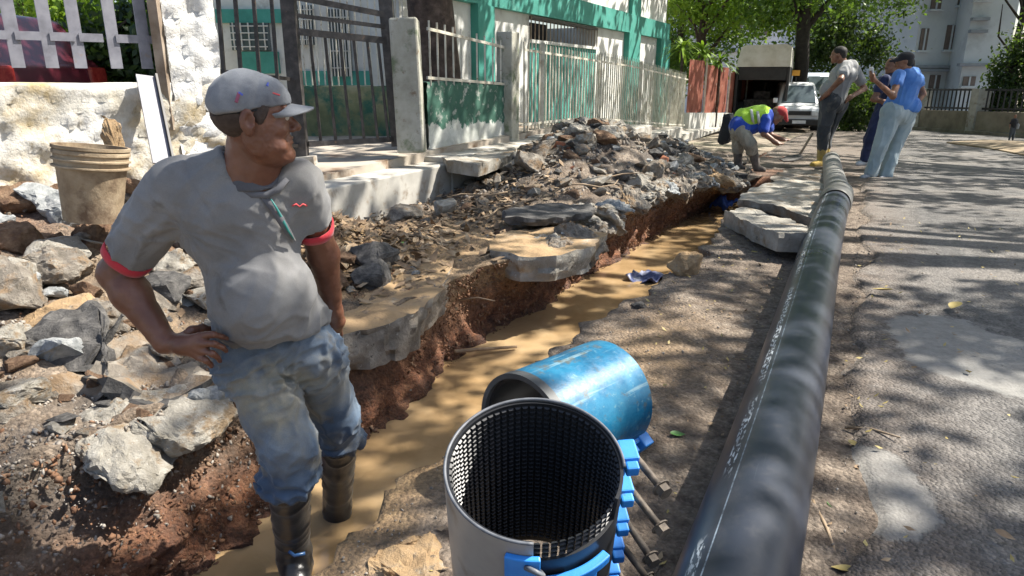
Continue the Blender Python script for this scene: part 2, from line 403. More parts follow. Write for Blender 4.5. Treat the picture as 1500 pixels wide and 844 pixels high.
# ---- muddy water in the trench
def water():
    m, t, p = newmat('muddy_water'); v = vec(t, 'World')
    a = nz(t, 1.6, 5, .6, v, dist=.6); c = ramp(t, a.outputs['Fac'], [(.3, (.31, .20, .095)), (.5, (.41, .275, .14)), (.68, (.48, .345, .195))])
    t.links.new(c, p.inputs['Base Color']); p.inputs['Roughness'].default_value = .12; p.inputs['IOR'].default_value = 1.33
    b = nz(t, 5, 4, .5, v, dist=.8); bump(t, p, b.outputs['Fac'], .28, .03)
    p.inputs['Coat Weight'].default_value = .5; p.inputs['Coat Roughness'].default_value = .03
    us = np.linspace(-.6, 10.4, 60); vs_, fs = [], []
    for i, u in enumerate(us):
        for j in range(6):
            vv = float(vLw(u)) - .35 + (float(vR(u)) + .1 - float(vLw(u)) + .35) * j / 5; x, y = uv2xy(u, vv); vs_.append((x, y, -.42))
    for i in range(59):
        for j in range(5): q = i * 6 + j; fs.append((q, q + 1, q + 7, q + 6))
    tag(link('water', mesh('water', vs_, fs, m, True)), kind='structure')
water()
# ------------------------------------------------------------------ black plastic pipe
PIPE_V = -.135
def pipe_mat():
    m, t, p = newmat('black_pipe_plastic'); v = vec(t, 'UV'); s = t.nodes.new('ShaderNodeSeparateXYZ'); t.links.new(v, s.inputs[0])
    w_ = vec(t, 'World'); a = nz(t, 2.2, 6, .62, w_); b = nz(t, 26, 6, .7, w_)
    base = ramp(t, a.outputs['Fac'], [(.3, (.016, .020, .032)), (.55, (.024, .030, .046)), (.75, (.040, .047, .066))])
    dustf = mth(t, 'MULTIPLY', ramp(t, b.outputs['Fac'], [(.5, 0.0), (.8, .35)]), ramp(t, a.outputs['Fac'], [(.45, .15), (.7, .7)]))
    base = mixc(t, dustf, base, (.20, .18, .155))
    # worn, unreadable white print along one line plus rubbed scratches
    ang = s.outputs[0]; ln = s.outputs[1]
    band = mth(t, 'MULTIPLY', mth(t, 'LESS_THAN', mth(t, 'ABSOLUTE', mth(t, 'SUBTRACT', ang, .60)), .016), 1.0)
    cc = t.nodes.new('ShaderNodeCombineXYZ'); t.links.new(mth(t, 'MULTIPLY', ang, 105.0), cc.inputs[0]); t.links.new(mth(t, 'MULTIPLY', ln, 32.0), cc.inputs[1])
    n1 = nz(t, 1.0, 2, .5, cc.outputs[0]); n2 = nz(t, 1.3, 3, .6, w_)
    pr = mth(t, 'MULTIPLY', band, mth(t, 'MULTIPLY', ramp(t, n1.outputs['Fac'], [(.50, 0.0), (.56, .8)]), ramp(t, n2.outputs['Fac'], [(.49, 0.0), (.56, 1.0)])))
    cc2 = t.nodes.new('ShaderNodeCombineXYZ'); t.links.new(mth(t, 'MULTIPLY', ang, 260.0), cc2.inputs[0]); t.links.new(mth(t, 'MULTIPLY', ln, 2.5), cc2.inputs[1])
    n3 = nz(t, 1.0, 4, .6, cc2.outputs[0]); scr = ramp(t, n3.outputs['Fac'], [(.68, 0.0), (.74, .35)])
    base = mixc(t, scr, base, (.25, .27, .28)); base = mixc(t, pr, base, (.62, .68, .72))
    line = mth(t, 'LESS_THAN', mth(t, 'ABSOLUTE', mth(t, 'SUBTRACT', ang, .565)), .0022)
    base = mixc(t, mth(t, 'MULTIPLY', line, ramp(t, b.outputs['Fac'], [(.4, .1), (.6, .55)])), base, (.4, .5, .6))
    t.links.new(base, p.inputs['Base Color'])
    r_ = ramp(t, a.outputs['Fac'], [(.35, .27), (.65, .40)]); t.links.new(mth(t, 'ADD', r_, mth(t, 'MULTIPLY', dustf, .2)), p.inputs['Roughness'])
    bump(t, p, n3.outputs['Fac'], .06, .002)
    return m
m_pipe = pipe_mat()
def round_tube(name, pts, rads, mat, parent=None, n=48, inner=None):
    pts = [Vector(p) for p in pts]; vs, fs, uvs = [], [], []; L = 0
    for i, p in enumerate(pts):
        d = (pts[min(i + 1, len(pts) - 1)] - pts[max(i - 1, 0)]).normalized(); x = d.cross(Vector((0, 0, 1))).normalized(); y = x.cross(d)
        if i: L += (p - pts[i - 1]).length
        for k in range(n + 1):
            a = 2 * PI * k / n - PI / 2; vs.append(p + (x * math.cos(a) + y * math.sin(a)) * rads[i]); uvs.append((k / n, L))
    for i in range(len(pts) - 1):
        for k in range(n): a = i * (n + 1) + k; fs.append((a, a + 1, a + n + 2, a + n + 1))
    me = mesh(name, vs, fs, mat, True); ul = me.uv_layers.new(name='UVMap')
    for lp in me.loops: ul.data[lp.index].uv = uvs[lp.vertex_index]
    o = link(name, me, parent)
    return o
pp = thing('water_pipe', 'long black plastic pipe lying between the trench and the road', 'pipe', UV(3, PIPE_V, 0))
def child_at(o, parent):   # parents an object whose mesh was written in world coordinates
    o.parent = parent; o.matrix_parent_inverse = parent_mat(parent).inverted(); return o
def parent_mat(p): return Matrix.Translation(p.location) @ p.rotation_euler.to_matrix().to_4x4() @ Matrix.Diagonal((*p.scale, 1))
def sag(u): return .125 + float(street(u)) + .012 * math.sin(u * 1.1) + .01
us = list(np.linspace(-.6, 6.75, 50))
child_at(round_tube('pipe_length', [UV(u, PIPE_V + .012 * math.sin(u * .9), sag(u)) for u in us], [.125] * len(us), m_pipe), pp)
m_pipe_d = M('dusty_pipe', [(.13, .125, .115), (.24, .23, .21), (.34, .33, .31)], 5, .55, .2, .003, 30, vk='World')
prof = [(6.70, .126), (6.73, .136), (6.80, .139), (6.98, .139), (7.0, .134), (7.12, .134), (7.15, .140), (7.34, .140), (7.39, .134), (7.41, .124)]
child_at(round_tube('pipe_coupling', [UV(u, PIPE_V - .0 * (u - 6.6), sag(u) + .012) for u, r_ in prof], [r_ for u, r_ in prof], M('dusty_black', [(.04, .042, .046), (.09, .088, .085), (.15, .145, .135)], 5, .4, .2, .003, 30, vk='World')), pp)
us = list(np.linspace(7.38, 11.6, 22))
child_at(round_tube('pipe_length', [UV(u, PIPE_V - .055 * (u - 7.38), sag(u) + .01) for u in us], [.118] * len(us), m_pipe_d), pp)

# ------------------------------------------------------------------ stainless repair sleeve standing on end
m_steel = M('brushed_steel', [(.30, .28, .26), (.38, .36, .33), (.45, .43, .40)], 3, .5, .12, .002, 30, metal=.15, spots=[((.22, .17, .12), 6, .56, .74)])
m_rub = M('black_rubber', [(.012, .013, .015), (.022, .023, .026)], 5, .36, .1, .001)
m_blue = M('blue_casting_paint', [(.015, .16, .55), (.03, .24, .70), (.04, .28, .74)], 7, .42, .2, .003, 40, spots=[((.05, .06, .08), 14, .62, .7)])
m_bolt = M('rusty_bolt', [(.035, .028, .022), (.09, .072, .055), (.17, .135, .10)], 30, .65, .5, .002, 60, metal=.2)
m_rim = M('worn_edge', [(.07, .075, .085), (.17, .18, .2)], 30, .5, .2, .001)
SR, SH = .17, .5
TILT = R(20)
axis = Vector((0, -math.sin(TILT), math.cos(TILT)))
topc = at(783, 680, 1.176)
base = topc - axis * SH
clamp = thing('repair_clamp', 'open grey steel repair sleeve with black waffled lining and blue bolted lugs, standing on end', 'pipe clamp', base)
clamp.rotation_euler = (TILT, 0, 0)
def arc_shell(name, r0, r1, a0, a1, z0, ztop, mat, parent, n=72, nz_=1, smooth=True):
    vs, fs = [], []
    for k in range(n + 1):
        a = a0 + (a1 - a0) * k / n; zt = ztop(a) if callable(ztop) else ztop
        for r_, z in ((r0, z0), (r1, z0), (r1, zt), (r0, zt)): vs.append((r_ * math.cos(a), r_ * math.sin(a), z))
    for k in range(n):
        a = k * 4; b = a + 4
        fs += [(a, a + 1, b + 1, b), (a + 1, a + 2, b + 2, b + 1), (a + 2, a + 3, b + 3, b + 2), (a + 3, a, b, b + 3)]
    fs += [(0, 3, 2, 1), (n * 4, n * 4 + 1, n * 4 + 2, n * 4 + 3)]
    o = link(name, mesh(name, vs, fs, mat), parent); return autosmooth(o, 45)
SEAM0, SEAM1 = R(-92), R(14)      # black lining shows bare between these angles
arc_shell('steel_shell', SR, SR + .0035, SEAM1, SEAM0 + 2 * PI, 0, SH, m_steel, clamp, 110)
# waffled rubber lining: a smooth tube with raised square pads standing proud on the inside
def waffle(parent, r, a0, a1, z0, z1, na, nz2):
    vs, fs = [], []; da = (a1 - a0) / na; dz = (z1 - z0) / nz2
    for i in range(na):
        for j in range(nz2):
            ca, cz = a0 + da * (i + .5), z0 + dz * (j + .5); n = len(vs)
            for rr, q in ((r, .40), (r - .0045, .27)):
                for sa, sz in ((-1, -1), (1, -1), (1, 1), (-1, 1)):
                    a = ca + sa * da * q; vs.append((rr * math.cos(a), rr * math.sin(a), cz + sz * dz * q))
            fs += [(n + 7, n + 6, n + 5, n + 4)] + [(n + (k + 1) % 4, n + k, n + 4 + k, n + 4 + (k + 1) % 4) for k in range(4)]
    return tag(link('lining_pad', mesh('lining_pad', vs, fs, m_rub), parent), kind='stuff')
zt = lambda a: SH - .004 - .05 * float(sstep(R(-92), R(-90), a if a < PI else a - 2 * PI)) * float(sstep(R(-28), R(-30), a if a < PI else a - 2 * PI))
arc_shell('rubber_lining', SR - .007, SR - .001, -PI, PI, .005, zt, m_rub, clamp, 120)
waffle(clamp, SR - .0068, -PI, PI, .02, SH - .012, 66, 34)
rimr = MB()
rimr.tube([((SR + .001) * math.cos(a), (SR + .001) * math.sin(a), SH) for a in np.linspace(SEAM1 - R(16), SEAM0 + 2 * PI, 90)], .0032, 8); rimr.obj('rim_bead', m_rim, clamp, True)
# front lug bar (blue) with its hooked bracket
def arcbox(mb, r0, r1, a0, a1, z0, z1, n=8):
    v0 = len(mb.v); vs, fs = [], []
    for k in range(n + 1):
        a = a0 + (a1 - a0) * k / n
        for r_, z in ((r0, z0), (r1, z0), (r1, z1), (r0, z1)): vs.append((r_ * math.cos(a), r_ * math.sin(a), z))
    for k in range(n):
        a = k * 4; b = a + 4; fs += [(a, a + 1, b + 1, b), (a + 1, a + 2, b + 2, b + 1), (a + 2, a + 3, b + 3, b + 2), (a + 3, a, b, b + 3)]
    fs += [(0, 3, 2, 1), (n * 4, n * 4 + 1, n * 4 + 2, n * 4 + 3)]; mb.add(vs, fs)
lb = MB(); arcbox(lb, SR + .004, SR + .016, R(-108), R(-88), .02, .47); arcbox(lb, SR + .004, SR + .022, R(-90), R(-44), .385, .408, 14); arcbox(lb, SR + .004, SR + .012, R(-90), R(-50), .02, .386, 14)
lb.obj('lug_bar', m_blue, clamp, bevel=.003)
hk = MB(); hk.tube([((SR + .018) * math.cos(R(-96)), (SR + .018) * math.sin(R(-96)), .455), ((SR + .03) * math.cos(R(-91)), (SR + .03) * math.sin(R(-91)), .463), ((SR + .03) * math.cos(R(-87)), (SR + .03) * math.sin(R(-87)), .45), ((SR + .016) * math.cos(R(-88)), (SR + .016) * math.sin(R(-88)), .438)], .005, 8); hk.obj('bracket_hook', m_rim, clamp, True)
# side lugs and long bolts
for k, z in enumerate((.452, .352, .252, .152, .052)):
    lg = MB(); a = R(10)
    c = Vector((SR + .016, .045, z + .022)); Mx = Matrix.Rotation(R(6), 3, 'Z')
    lg.box(c, (.036, .05, .036), Mx); lg.box(c + Vector((.004, -.034, .0)), (.026, .022, .024), Mx); lg.box(c + Vector((-.014, .005, -.028)), (.014, .06, .022), Mx)
    lg.obj('lug', m_blue, clamp, bevel=.004)
    bt = MB(); p0 = c + Vector((-.004, .03, 0)); p1 = c + Vector((.056 + .010 * (k % 2), -.085 - .010 * ((k * 7) % 3), -.010 * (k % 2)))
    bt.tube([p0, p1], .0078, 10); b = bt.obj('bolt', m_bolt, clamp, True)
    d = (p1 - p0).normalized(); nu = MB(); nu.tube([p1 - d * .006, p1 + d * .010], .0150, 6); nu.obj('nut', m_bolt, b)
    nu = MB(); nu.tube([p1 - d * .008, p1 - d * .005], .019, 14); nu.obj('washer', m_bolt, b)
# ------------------------------------------------------------------ blue pipe sleeve lying behind it
def blue_mat():
    m, t, p = newmat('scuffed_blue_plastic'); v = vec(t, 'Object'); a = nz(t, 6, 7, .65, v); b = nz(t, 34, 6, .75, v); vs_ = vec(t, 'Object', (2, 40, 40)); d = nz(t, 1.2, 5, .6, vs_)
    c = ramp(t, a.outputs['Fac'], [(.33, (.005, .065, .135)), (.5, (.009, .125, .24)), (.68, (.03, .20, .33))])
    c = mixc(t, ramp(t, b.outputs['Fac'], [(.58, 0.0), (.70, .75)]), c, (.22, .36, .36)); c = mixc(t, ramp(t, d.outputs['Fac'], [(.6, 0.0), (.68, .5)]), c, (.3, .42, .44))
    e = nz(t, 15, 6, .7, v); c = mixc(t, ramp(t, e.outputs['Fac'], [(.55, 0.0), (.65, .8)]), c, (.10, .095, .07))
    t.links.new(c, p.inputs['Base Color']); t.links.new(ramp(t, b.outputs['Fac'], [(.4, .3), (.7, .6)]), p.inputs['Roughness']); bump(t, p, b.outputs['Fac'], .25, .003); return m
m_bluep = blue_mat()
BR, BL = .18, .38
farc = at(890, 568, 2.127); bdir = Vector((math.sin(R(46)), math.cos(R(46)), .0)); bc = farc - bdir * BL
farc.z = bc.z = BR + .015
blue = thing('blue_sleeve', 'scuffed turquoise blue pipe sleeve lying on its side behind the grey clamp', 'pipe sleeve', bc)
blue.rotation_euler = bdir.to_track_quat('X', 'Z').to_euler()
def tube_wall(name, r0, r1, x0, x1, mat, parent, n=80, nx=2):
    prof = [(x0, r0), (x0, r1), (x1, r1), (x1, r0)]; vs, fs = [], []
    for k in range(n):
        a = 2 * PI * k / n
        for x, r_ in prof: vs.append((x, r_ * math.cos(a), r_ * math.sin(a)))
    for k in range(n):
        a = k * 4; b = ((k + 1) % n) * 4
        for q in range(4): fs.append((a + q, a + (q + 1) % 4, b + (q + 1) % 4, b + q))
    return autosmooth(link(name, mesh(name, vs, fs, mat), parent), 40)
tube_wall('sleeve_wall', BR - .012, BR, .012, BL, m_bluep, blue)
tube_wall('inner_lining', BR - .022, BR - .0125, -.004, BL - .01, m_rub, blue)
tube_wall('end_band', BR - .013, BR + .003, -.02, .011, M('grey_band', [(.045, .05, .055), (.10, .105, .11)], 9, .5, .2, .002), blue)
lg = MB()
for k in range(5):
    x = .07 + k * .075; a = R(-38)
    lg.box((x, -(BR + .015) * math.cos(a), (BR + .012) * math.sin(a)), (.046, .05, .05), Matrix.Rotation(-a, 3, 'X'))
lg.box((.22, -(BR + .004) * math.cos(R(-42)), (BR + .006) * math.sin(R(-42))), (.36, .016, .07), Matrix.Rotation(R(42), 3, 'X'))
lg.obj('lug_strip', m_blue, blue, bevel=.004)
# ------------------------------------------------------------------ rocks
def hull_mesh(name, seed, n=14, flat=.6, sub=0, mat=None, rough=.03, size=(1, 1, 1)):
    r_ = random.Random(seed); bm = bmesh.new()
    for _ in range(n):
        v = Vector((r_.gauss(0, 1), r_.gauss(0, 1), r_.gauss(0, 1))).normalized() * (.42 + .1 * r_.random()); v = Vector((v.x * size[0], v.y * size[1], v.z * flat * size[2])); bm.verts.new(v)
    res = bmesh.ops.convex_hull(bm, input=bm.verts)
    bmesh.ops.delete(bm, geom=[g for g in bm.verts if not g.link_faces], context='VERTS')
    if sub:
        bmesh.ops.bevel(bm, geom=bm.edges[:], offset=.02, segments=1, affect='EDGES', profile=.5)
        bmesh.ops.triangulate(bm, faces=bm.faces[:])
        for k in range(sub): 
            long_ = [e for e in bm.edges if e.calc_length() > .05]
            bmesh.ops.subdivide_edges(bm, edges=long_, cuts=1, use_grid_fill=True)
            bmesh.ops.triangulate(bm, faces=bm.faces[:])
        P = np.array([v.co for v in bm.verts]); N = np.array([v.normal for v in bm.verts])
        d = fbm(P, 5, 4, seed) * rough + fbm(P, 22, 2, seed + 3) * rough * .3
        for v, q in zip(bm.verts, P + N * d[:, None]): v.co = q
    me = bpy.data.meshes.new(name); bm.to_mesh(me); bm.free()
    if mat: me.materials.append(mat)
    if sub:
        me.polygons.foreach_set('use_smooth', np.ones(len(me.polygons), dtype=bool))
        try: me.set_sharp_from_angle(angle=R(32))
        except Exception: pass
    return me
def slab(name, poly, ztop, thick, mat, top_mat=None, seed=0, jag=.03, tilt=None, res=.035, parent=None, rough=.012):
    """a broken slab: outline polygon (world xy), real thickness, ragged broken faces"""
    P = [Vector((p[0], p[1], 0)) for p in poly]; c = sum(P, Vector()) / len(P); ring = []
    n = len(P)
    for i in range(n):
        a, b = P[i], P[(i + 1) % n]; k = max(2, int((b - a).length / res))
        for j in range(k): ring.append(a.lerp(b, j / k))
    N = len(ring); nl = max(3, int(thick / res) + 1); nr = 9
    vs = []
    for i, q in enumerate(ring):
        d = (q - c).normalized()
        for l in range(nl + 1):
            f = l / nl; z = -thick * f
            o_ = jag * 1.7 * float(fbm(np.array([[q.x + seed, q.y, z * 1.6]]), 4.0, 4, seed)[0]) + jag * .5 * abs(float(noise(np.array([[q.x, q.y, z * 2]]), 13, seed + 2)[0])) + jag * .4 * float(noise(np.array([[q.x, q.y, z]]), 24, seed)[0]) - thick * .22 * f * f
            o_ = .45 * o_ + .55 * round(o_ / .022) * .022
            vs.append(q - c + d * o_ + Vector((0, 0, z)))
    ns = len(vs)
    for i, q in enumerate(ring):
        e = vs[i * (nl + 1)]
        for r_ in range(1, nr):
            f = 1 - r_ / nr; vs.append(Vector((e.x * f, e.y * f, 0)))
    ci = len(vs); vs.append(Vector((0, 0, 0))); cb = len(vs); vs.append(Vector((0, 0, -thick)))
    A = np.array([tuple(v) for v in vs]); top = np.zeros(len(A), bool); top[ns:cb] = True; top[:ns:(nl + 1)] = True
    A[top, 2] += fbm(A[top] + [c.x, c.y, 0], 4, 4, seed) * rough * 1.8
    fs = []; mi = []
    for i in range(N):
        j = (i + 1) % N
        for l in range(nl): a = i * (nl + 1) + l; b = j * (nl + 1) + l; fs.append((a, a + 1, b + 1, b)); mi.append(0)
        ra = [i * (nl + 1)] + [ns + i * (nr - 1) + q for q in range(nr - 1)]; rb = [j * (nl + 1)] + [ns + j * (nr - 1) + q for q in range(nr - 1)]
        for q in range(nr - 1): fs.append((ra[q], rb[q], rb[q + 1], ra[q + 1])); mi.append(1)
        fs.append((ra[-1], rb[-1], ci)); mi.append(1)
        fs.append((i * (nl + 1) + nl, cb, j * (nl + 1) + nl)); mi.append(0)
    me = mesh(name, A, fs); me.materials.append(mat); me.materials.append(top_mat or mat)
    me.polygons.foreach_set('material_index', np.array(mi, np.int32)); me.polygons.foreach_set('use_smooth', np.ones(len(fs), bool))
    me.update()
    bm = bmesh.new(); bm.from_mesh(me); bmesh.ops.recalc_face_normals(bm, faces=bm.faces[:]); bm.to_mesh(me); bm.free()
    try: me.set_sharp_from_angle(angle=R(24))
    except Exception: pass
    o = link(name, me, parent, (c.x, c.y, ztop))
    if tilt: o.rotation_euler = tilt
    return o
def pz(pts, z): return [tuple(atz(a, b, z))[:2] for a, b in pts]
# left lip: undermined crust of the old pavement
SL = [
 ('undermined slab with sandy top and thick broken edge beside the man', [(480, 475), (530, 440), (600, 375), (652, 372), (662, 392), (640, 425), (615, 455), (560, 478), (500, 490), (440, 500)], .10, .21, m_conc, m_conc_t, .04),
 ('rounded concrete slab end jutting over the trench above the hanging roots', [(722, 345), (770, 335), (850, 332), (885, 342), (868, 362), (815, 374), (760, 374), (722, 366)], .13, .18, m_conc_l, m_conc_t, .02),
 ('pale rough slab edge between the two larger overhanging slabs', [(640, 350), (700, 340), (722, 345), (724, 372), (690, 375), (650, 385)], .09, .16, m_conc_l, m_conc_t, .03),
]
for k, (lab, px, z, th, m1, m2, jg) in enumerate(SL):
    tag(slab('broken_slab', pz(px, z), z, th, m1, m2, seed=k * 3, jag=jg), lab, 'slab')
tag(slab('asphalt_slab', pz([(735, 308), (790, 298), (862, 300), (868, 312), (800, 322), (742, 320)], .2), .2, .05, m_asph_c, m_asph_c, 4, .03), 'thin black asphalt sheet lying on the slab below the rubble heap', 'asphalt slab')
o = slab('broken_slab', pz([(1062, 306), (1092, 296), (1150, 318), (1205, 340), (1192, 352), (1140, 352), (1100, 332)], .16), .17, .13, m_conc_l, m_conc_l, 8, .015); o.rotation_euler = (R(-3), R(2), 0)
tag(o, 'pale sunlit concrete slab tilted on the right bank next to the pipe', 'slab')
tag(slab('broken_slab', pz([(1080, 292), (1100, 274), (1150, 262), (1210, 268), (1212, 300), (1200, 322), (1130, 300)], .09), .09, .08, m_conc, m_conc_l, 11, .02), 'flat dusty slab lying behind the tilted pale slab', 'slab')
tag(slab('broken_slab', pz([(1130, 262), (1150, 248), (1215, 250), (1216, 272), (1150, 272)], .06), .07, .1, m_conc, m_conc, 14, .02), 'brown earthy slab at the feet of the man in yellow boots', 'slab')
tag(slab('broken_slab', pz([(625, 212), (665, 210), (700, 218), (755, 212), (752, 222), (700, 238), (655, 232)], .45), .43, .12, m_conc_l, m_conc_l, 15, .02), 'long pale kerb slab lying against the green and white low wall', 'slab')
# near left slabs and boulders: (label, px, py of centre, width m, height m, flatness, seed, material, extra rotation)
BIG = [
 ('large dark grey boulder in front of the mud stained bucket', 116, 318, .32, .62, 1, m_greyst, (.1, .2, .3)),
 ('blue grey rounded stone at the left edge of the rubble', 8, 425, .24, .75, 2, m_greyst, (0, .2, .8)),
 ('knobbly pale brown rock leftmost in the middle of the rubble', 85, 402, .26, .7, 3, m_conc, (.2, .1, 1.2)),
 ('flat tan rock catching the sun below the knobbly rock', 92, 468, .27, .42, 4, m_conc_t, (.05, -.1, .2)),
 ('tilted slab with a black asphalt side among the near rubble', 100, 515, .36, .42, 5, m_asph_c, (.4, -.35, .5)),
 ('pale chunk of concrete standing at the left frame edge above the black patch', 10, 512, .2, .7, 6, m_conc_l, (.1, .1, .1)),
 ('half buried boulder between the elbow and the flat tan rock', 170, 470, .2, .6, 7, m_conc, (.3, .2, 1.)),
 ('grey cobble seen between the bent arm and the shirt', 252, 452, .17, .75, 8, m_greyst, (0, .3, .2)),
 ('pale angular chunk in the gap between arm and shirt', 245, 388, .24, .6, 9, m_conc_l, (.1, 0, .9)),
 ('brown earthy boulder behind the raised elbow', 150, 355, .24, .7, 10, m_dirt, (.1, 0, .9)),
 ('reddish clod left of the dark boulder', 38, 300, .3, .5, 11, m_dirt, (.1, 0, .5)),
 ('brown broken clod at the far left above the blue grey stone', 25, 362, .26, .6, 12, m_dirt, (.1, 0, .2)),
 ('pale block of concrete on the left flank of the rubble heap', 752, 240, .24, .8, 13, m_conc_l, (.1, .3, .4)),
 ('sunlit white chunk on the crest of the rubble heap', 893, 200, .36, .55, 14, m_conc_l, (.1, -.3, .4)),
 ('grey chunk on the crest left of the white one', 815, 198, .32, .6, 15, m_conc, (.1, .2, .9)),
 ('round topped chunk beside the white crest chunk', 845, 196, .30, .6, 16, m_conc_l, (0, .1, .9)),
 ('dark block on the right shoulder of the heap near the fence', 935, 190, .4, .6, 17, m_asph_c, (0, .1, .2)),
 ('tan knobbly rock in the trench edge below the tilted slab', 1010, 398, .26, .8, 18, m_conc_t, (0, .1, .9)),
 ('dark jagged rock at the right edge of the trench', 1035, 362, .25, .6, 19, m_asph_c, (0, .3, .2)),
 ('small dark lump on the bank just right of the floating cloth', 938, 451, .10, .5, 20, m_asph_c, (0, .3, .2)),
 ('flat grey rock by the blue rag at the trench side', 1048, 335, .22, .5, 21, m_greyst, (0, .2, 1.)),
 ('flat brown rock peeping up at the trench lip beside the steel sleeve', 605, 838, .24, .34, 22, m_conc_t, (.1, .0, .4)),
]
ROCKS = []
for lab, px, py, wd, fl, sd, mt, rt in BIG:
    p = hit(px, py); me = hull_mesh('boulder', 100 + sd, 15, fl, 3, mt, .05)
    o = link('boulder', me, None, p + Vector((0, 0, wd * fl * .12)), rt, (wd * (1.4 if px < 300 else 1.15),) * 3); tag(o, lab, 'rock')
LIP = [hull_mesh('pavement_chunk', 700 + k, 18, .62, 3, (m_conc, m_conc_l, m_conc, m_greyst, m_conc_t)[k % 5], .09) for k in range(7)]
r_ = random.Random(31)
for k in range(30):
    u = 4.25 + 4.9 * k / 30 + r_.uniform(-.05, .05); v = float(vL(u)) - r_.uniform(-.02, .16); x, y = uv2xy(u, v); s_ = r_.uniform(.26, .46)
    o = link('pavement_chunk', LIP[k % 7], None, (x, y, float(hleft(u, float(vL(u)))) - .02 + r_.uniform(-.03, .04)), (r_.uniform(-.35, .35), r_.uniform(-.35, .35), r_.uniform(0, 6.3)), (s_ * 1.25, s_, s_ * r_.uniform(.7, 1.0)))
    wh = ['nearest', 'second', 'third', 'fourth', 'fifth', 'sixth', 'seventh', 'eighth', 'ninth', 'tenth'][k % 10]; zn = ['on the lip above the rag', 'on the lip below the rubble heap', 'towards the bending worker'][k // 10]
    tag(o, wh + (' pale' if k % 7 in (1, 6) else ' grey brown') + ' jagged pavement chunk ' + zn, 'concrete chunk', 'jagged chunks along the far left trench lip')
tag(slab('broken_slab', pz([(-60, 560), (30, 520), (120, 510), (215, 500), (255, 520), (190, 545), (60, 575), (-60, 600)], .16), .15, .12, m_asph_c, m_conc, 51, .07, tilt=(R(4), R(6), 0), rough=.05), 'long muddy slab crossing the near rubble left of the hand', 'slab')
# broken crust on the near slope
for k, (px, py, wd, fl, rt, lab) in enumerate(((262, 600, .36, .42, (.35, .25, .4), 'pale crumbling concrete chunk behind the near thigh'), (196, 655, .34, .38, (.4, .2, 1.2), 'lowest pale concrete chunk on the near trench slope'), (160, 610, .22, .5, (.2, .1, .2), 'small pale chunk on the edge of the black crust'), (300, 575, .2, .5, (.2, .3, 2.2), 'mossy chunk right above the dark hollow'))):
    p = hit(px, py); tag(link('boulder', hull_mesh('boulder', 140 + k, 22, fl, 3, m_conc_l if k < 3 else m_greyst, .05), None, p + Vector((0, 0, -.02)), rt, (wd * 1.15,) * 3), lab, 'rock')
tag(slab('broken_slab', pz([(-80, 640), (40, 585), (130, 565), (205, 560), (225, 585), (160, 620), (60, 665), (-80, 710)], .05), .05, .08, m_asph_c, m_asph_c, 35, .06, tilt=(R(5), R(9), 0), rough=.06), 'black asphalt crust broken over the near left bank', 'asphalt slab')
tag(slab('broken_slab', pz([(110, 560), (200, 528), (300, 505), (335, 530), (300, 562), (215, 572)], .13), .13, .10, m_asph_c, m_conc, 36, .05, tilt=(R(-3), R(12), 0), rough=.05), 'muddy slab leaning behind the hand on the hip', 'slab')

# stones one could pick up: children of the two heaps of rubble
PROTO = {}
for key, mt in (('c', m_conc), ('l', m_conc_l), ('a', m_asph_c), ('g', m_greyst), ('d', m_dirt), ('b', m_brick)):
    PROTO[key] = [hull_mesh('stone', 300 + 17 * k + ord(key), 11, .62, 0, mt) for k in range(5)]
heap = thing('rubble_heap', 'heap of broken concrete, asphalt and earth piled beyond the trench in front of the fence', 'rubble heap', UV(7.6, -2.75, 0))
heap2 = thing('rubble_heap', 'scattered rubble and clods spread over the near left bank below the white wall', 'rubble heap', UV(2.4, -3.2, 0))
heap3 = thing('rubble_heap', 'low heap of dark grey stones piled left of the bending worker', 'rubble heap', UV(10, -2.3, 0))
def scatter(parent, n, ufn, keys, smin, smax, seed, prng=None):
    r_ = random.Random(seed)
    for _ in range(n):
        u, v = ufn(r_); x, y = uv2xy(u, v); s_ = smin + (smax - smin) * r_.random() ** 2.2; z = float(G(x, y)) + s_ * .12
        o = link('stone', r_.choice(PROTO[r_.choice(keys)]), None, None, (r_.uniform(-.5, .5), r_.uniform(-.5, .5), r_.uniform(0, 6.28)), (s_ * r_.uniform(.8, 1.4), s_, s_ * r_.uniform(.7, 1.1)))
        o.location = Vector((x, y, z)) - parent.location; o.parent = parent
scatter(heap, 190, lambda r_: (r_.gauss(7.4, .95), min(-1.75, r_.gauss(-2.55, .6))), 'cclalgcldcaadclb', .07, .25, 5)
for key, mt in (('c', m_conc), ('l', m_conc_l), ('a', m_asph_c), ('g', m_greyst), ('d', m_dirt)): PROTO[key.upper()] = [hull_mesh('stone', 500 + 17 * k + ord(key), 13, .7, 2, mt, .05) for k in range(4)]
scatter(heap2, 120, lambda r_: (r_.uniform(1.1, 3.5), r_.uniform(-4.3, -2.35)), 'CCDDDGLA', .12, .36, 6)
scatter(heap2, 170, lambda r_: (r_.uniform(.5, 3.4), r_.uniform(-4.2, -2.1)), 'ccdddgla', .04, .13, 16)
scatter(heap, 60, lambda r_: (r_.gauss(7.3, .9), min(-1.9, r_.gauss(-2.6, .6))), 'CLLDCA', .2, .42, 26)
scatter(heap, 40, lambda r_: (r_.uniform(4.4, 6.4), r_.uniform(-3.5, -2.2)), 'clad', .06, .2, 27)
scatter(heap3, 200, lambda r_: (r_.gauss(10.0, .8), min(-1.35, r_.gauss(-2.1, .45))), 'aaggc', .09, .22, 8)
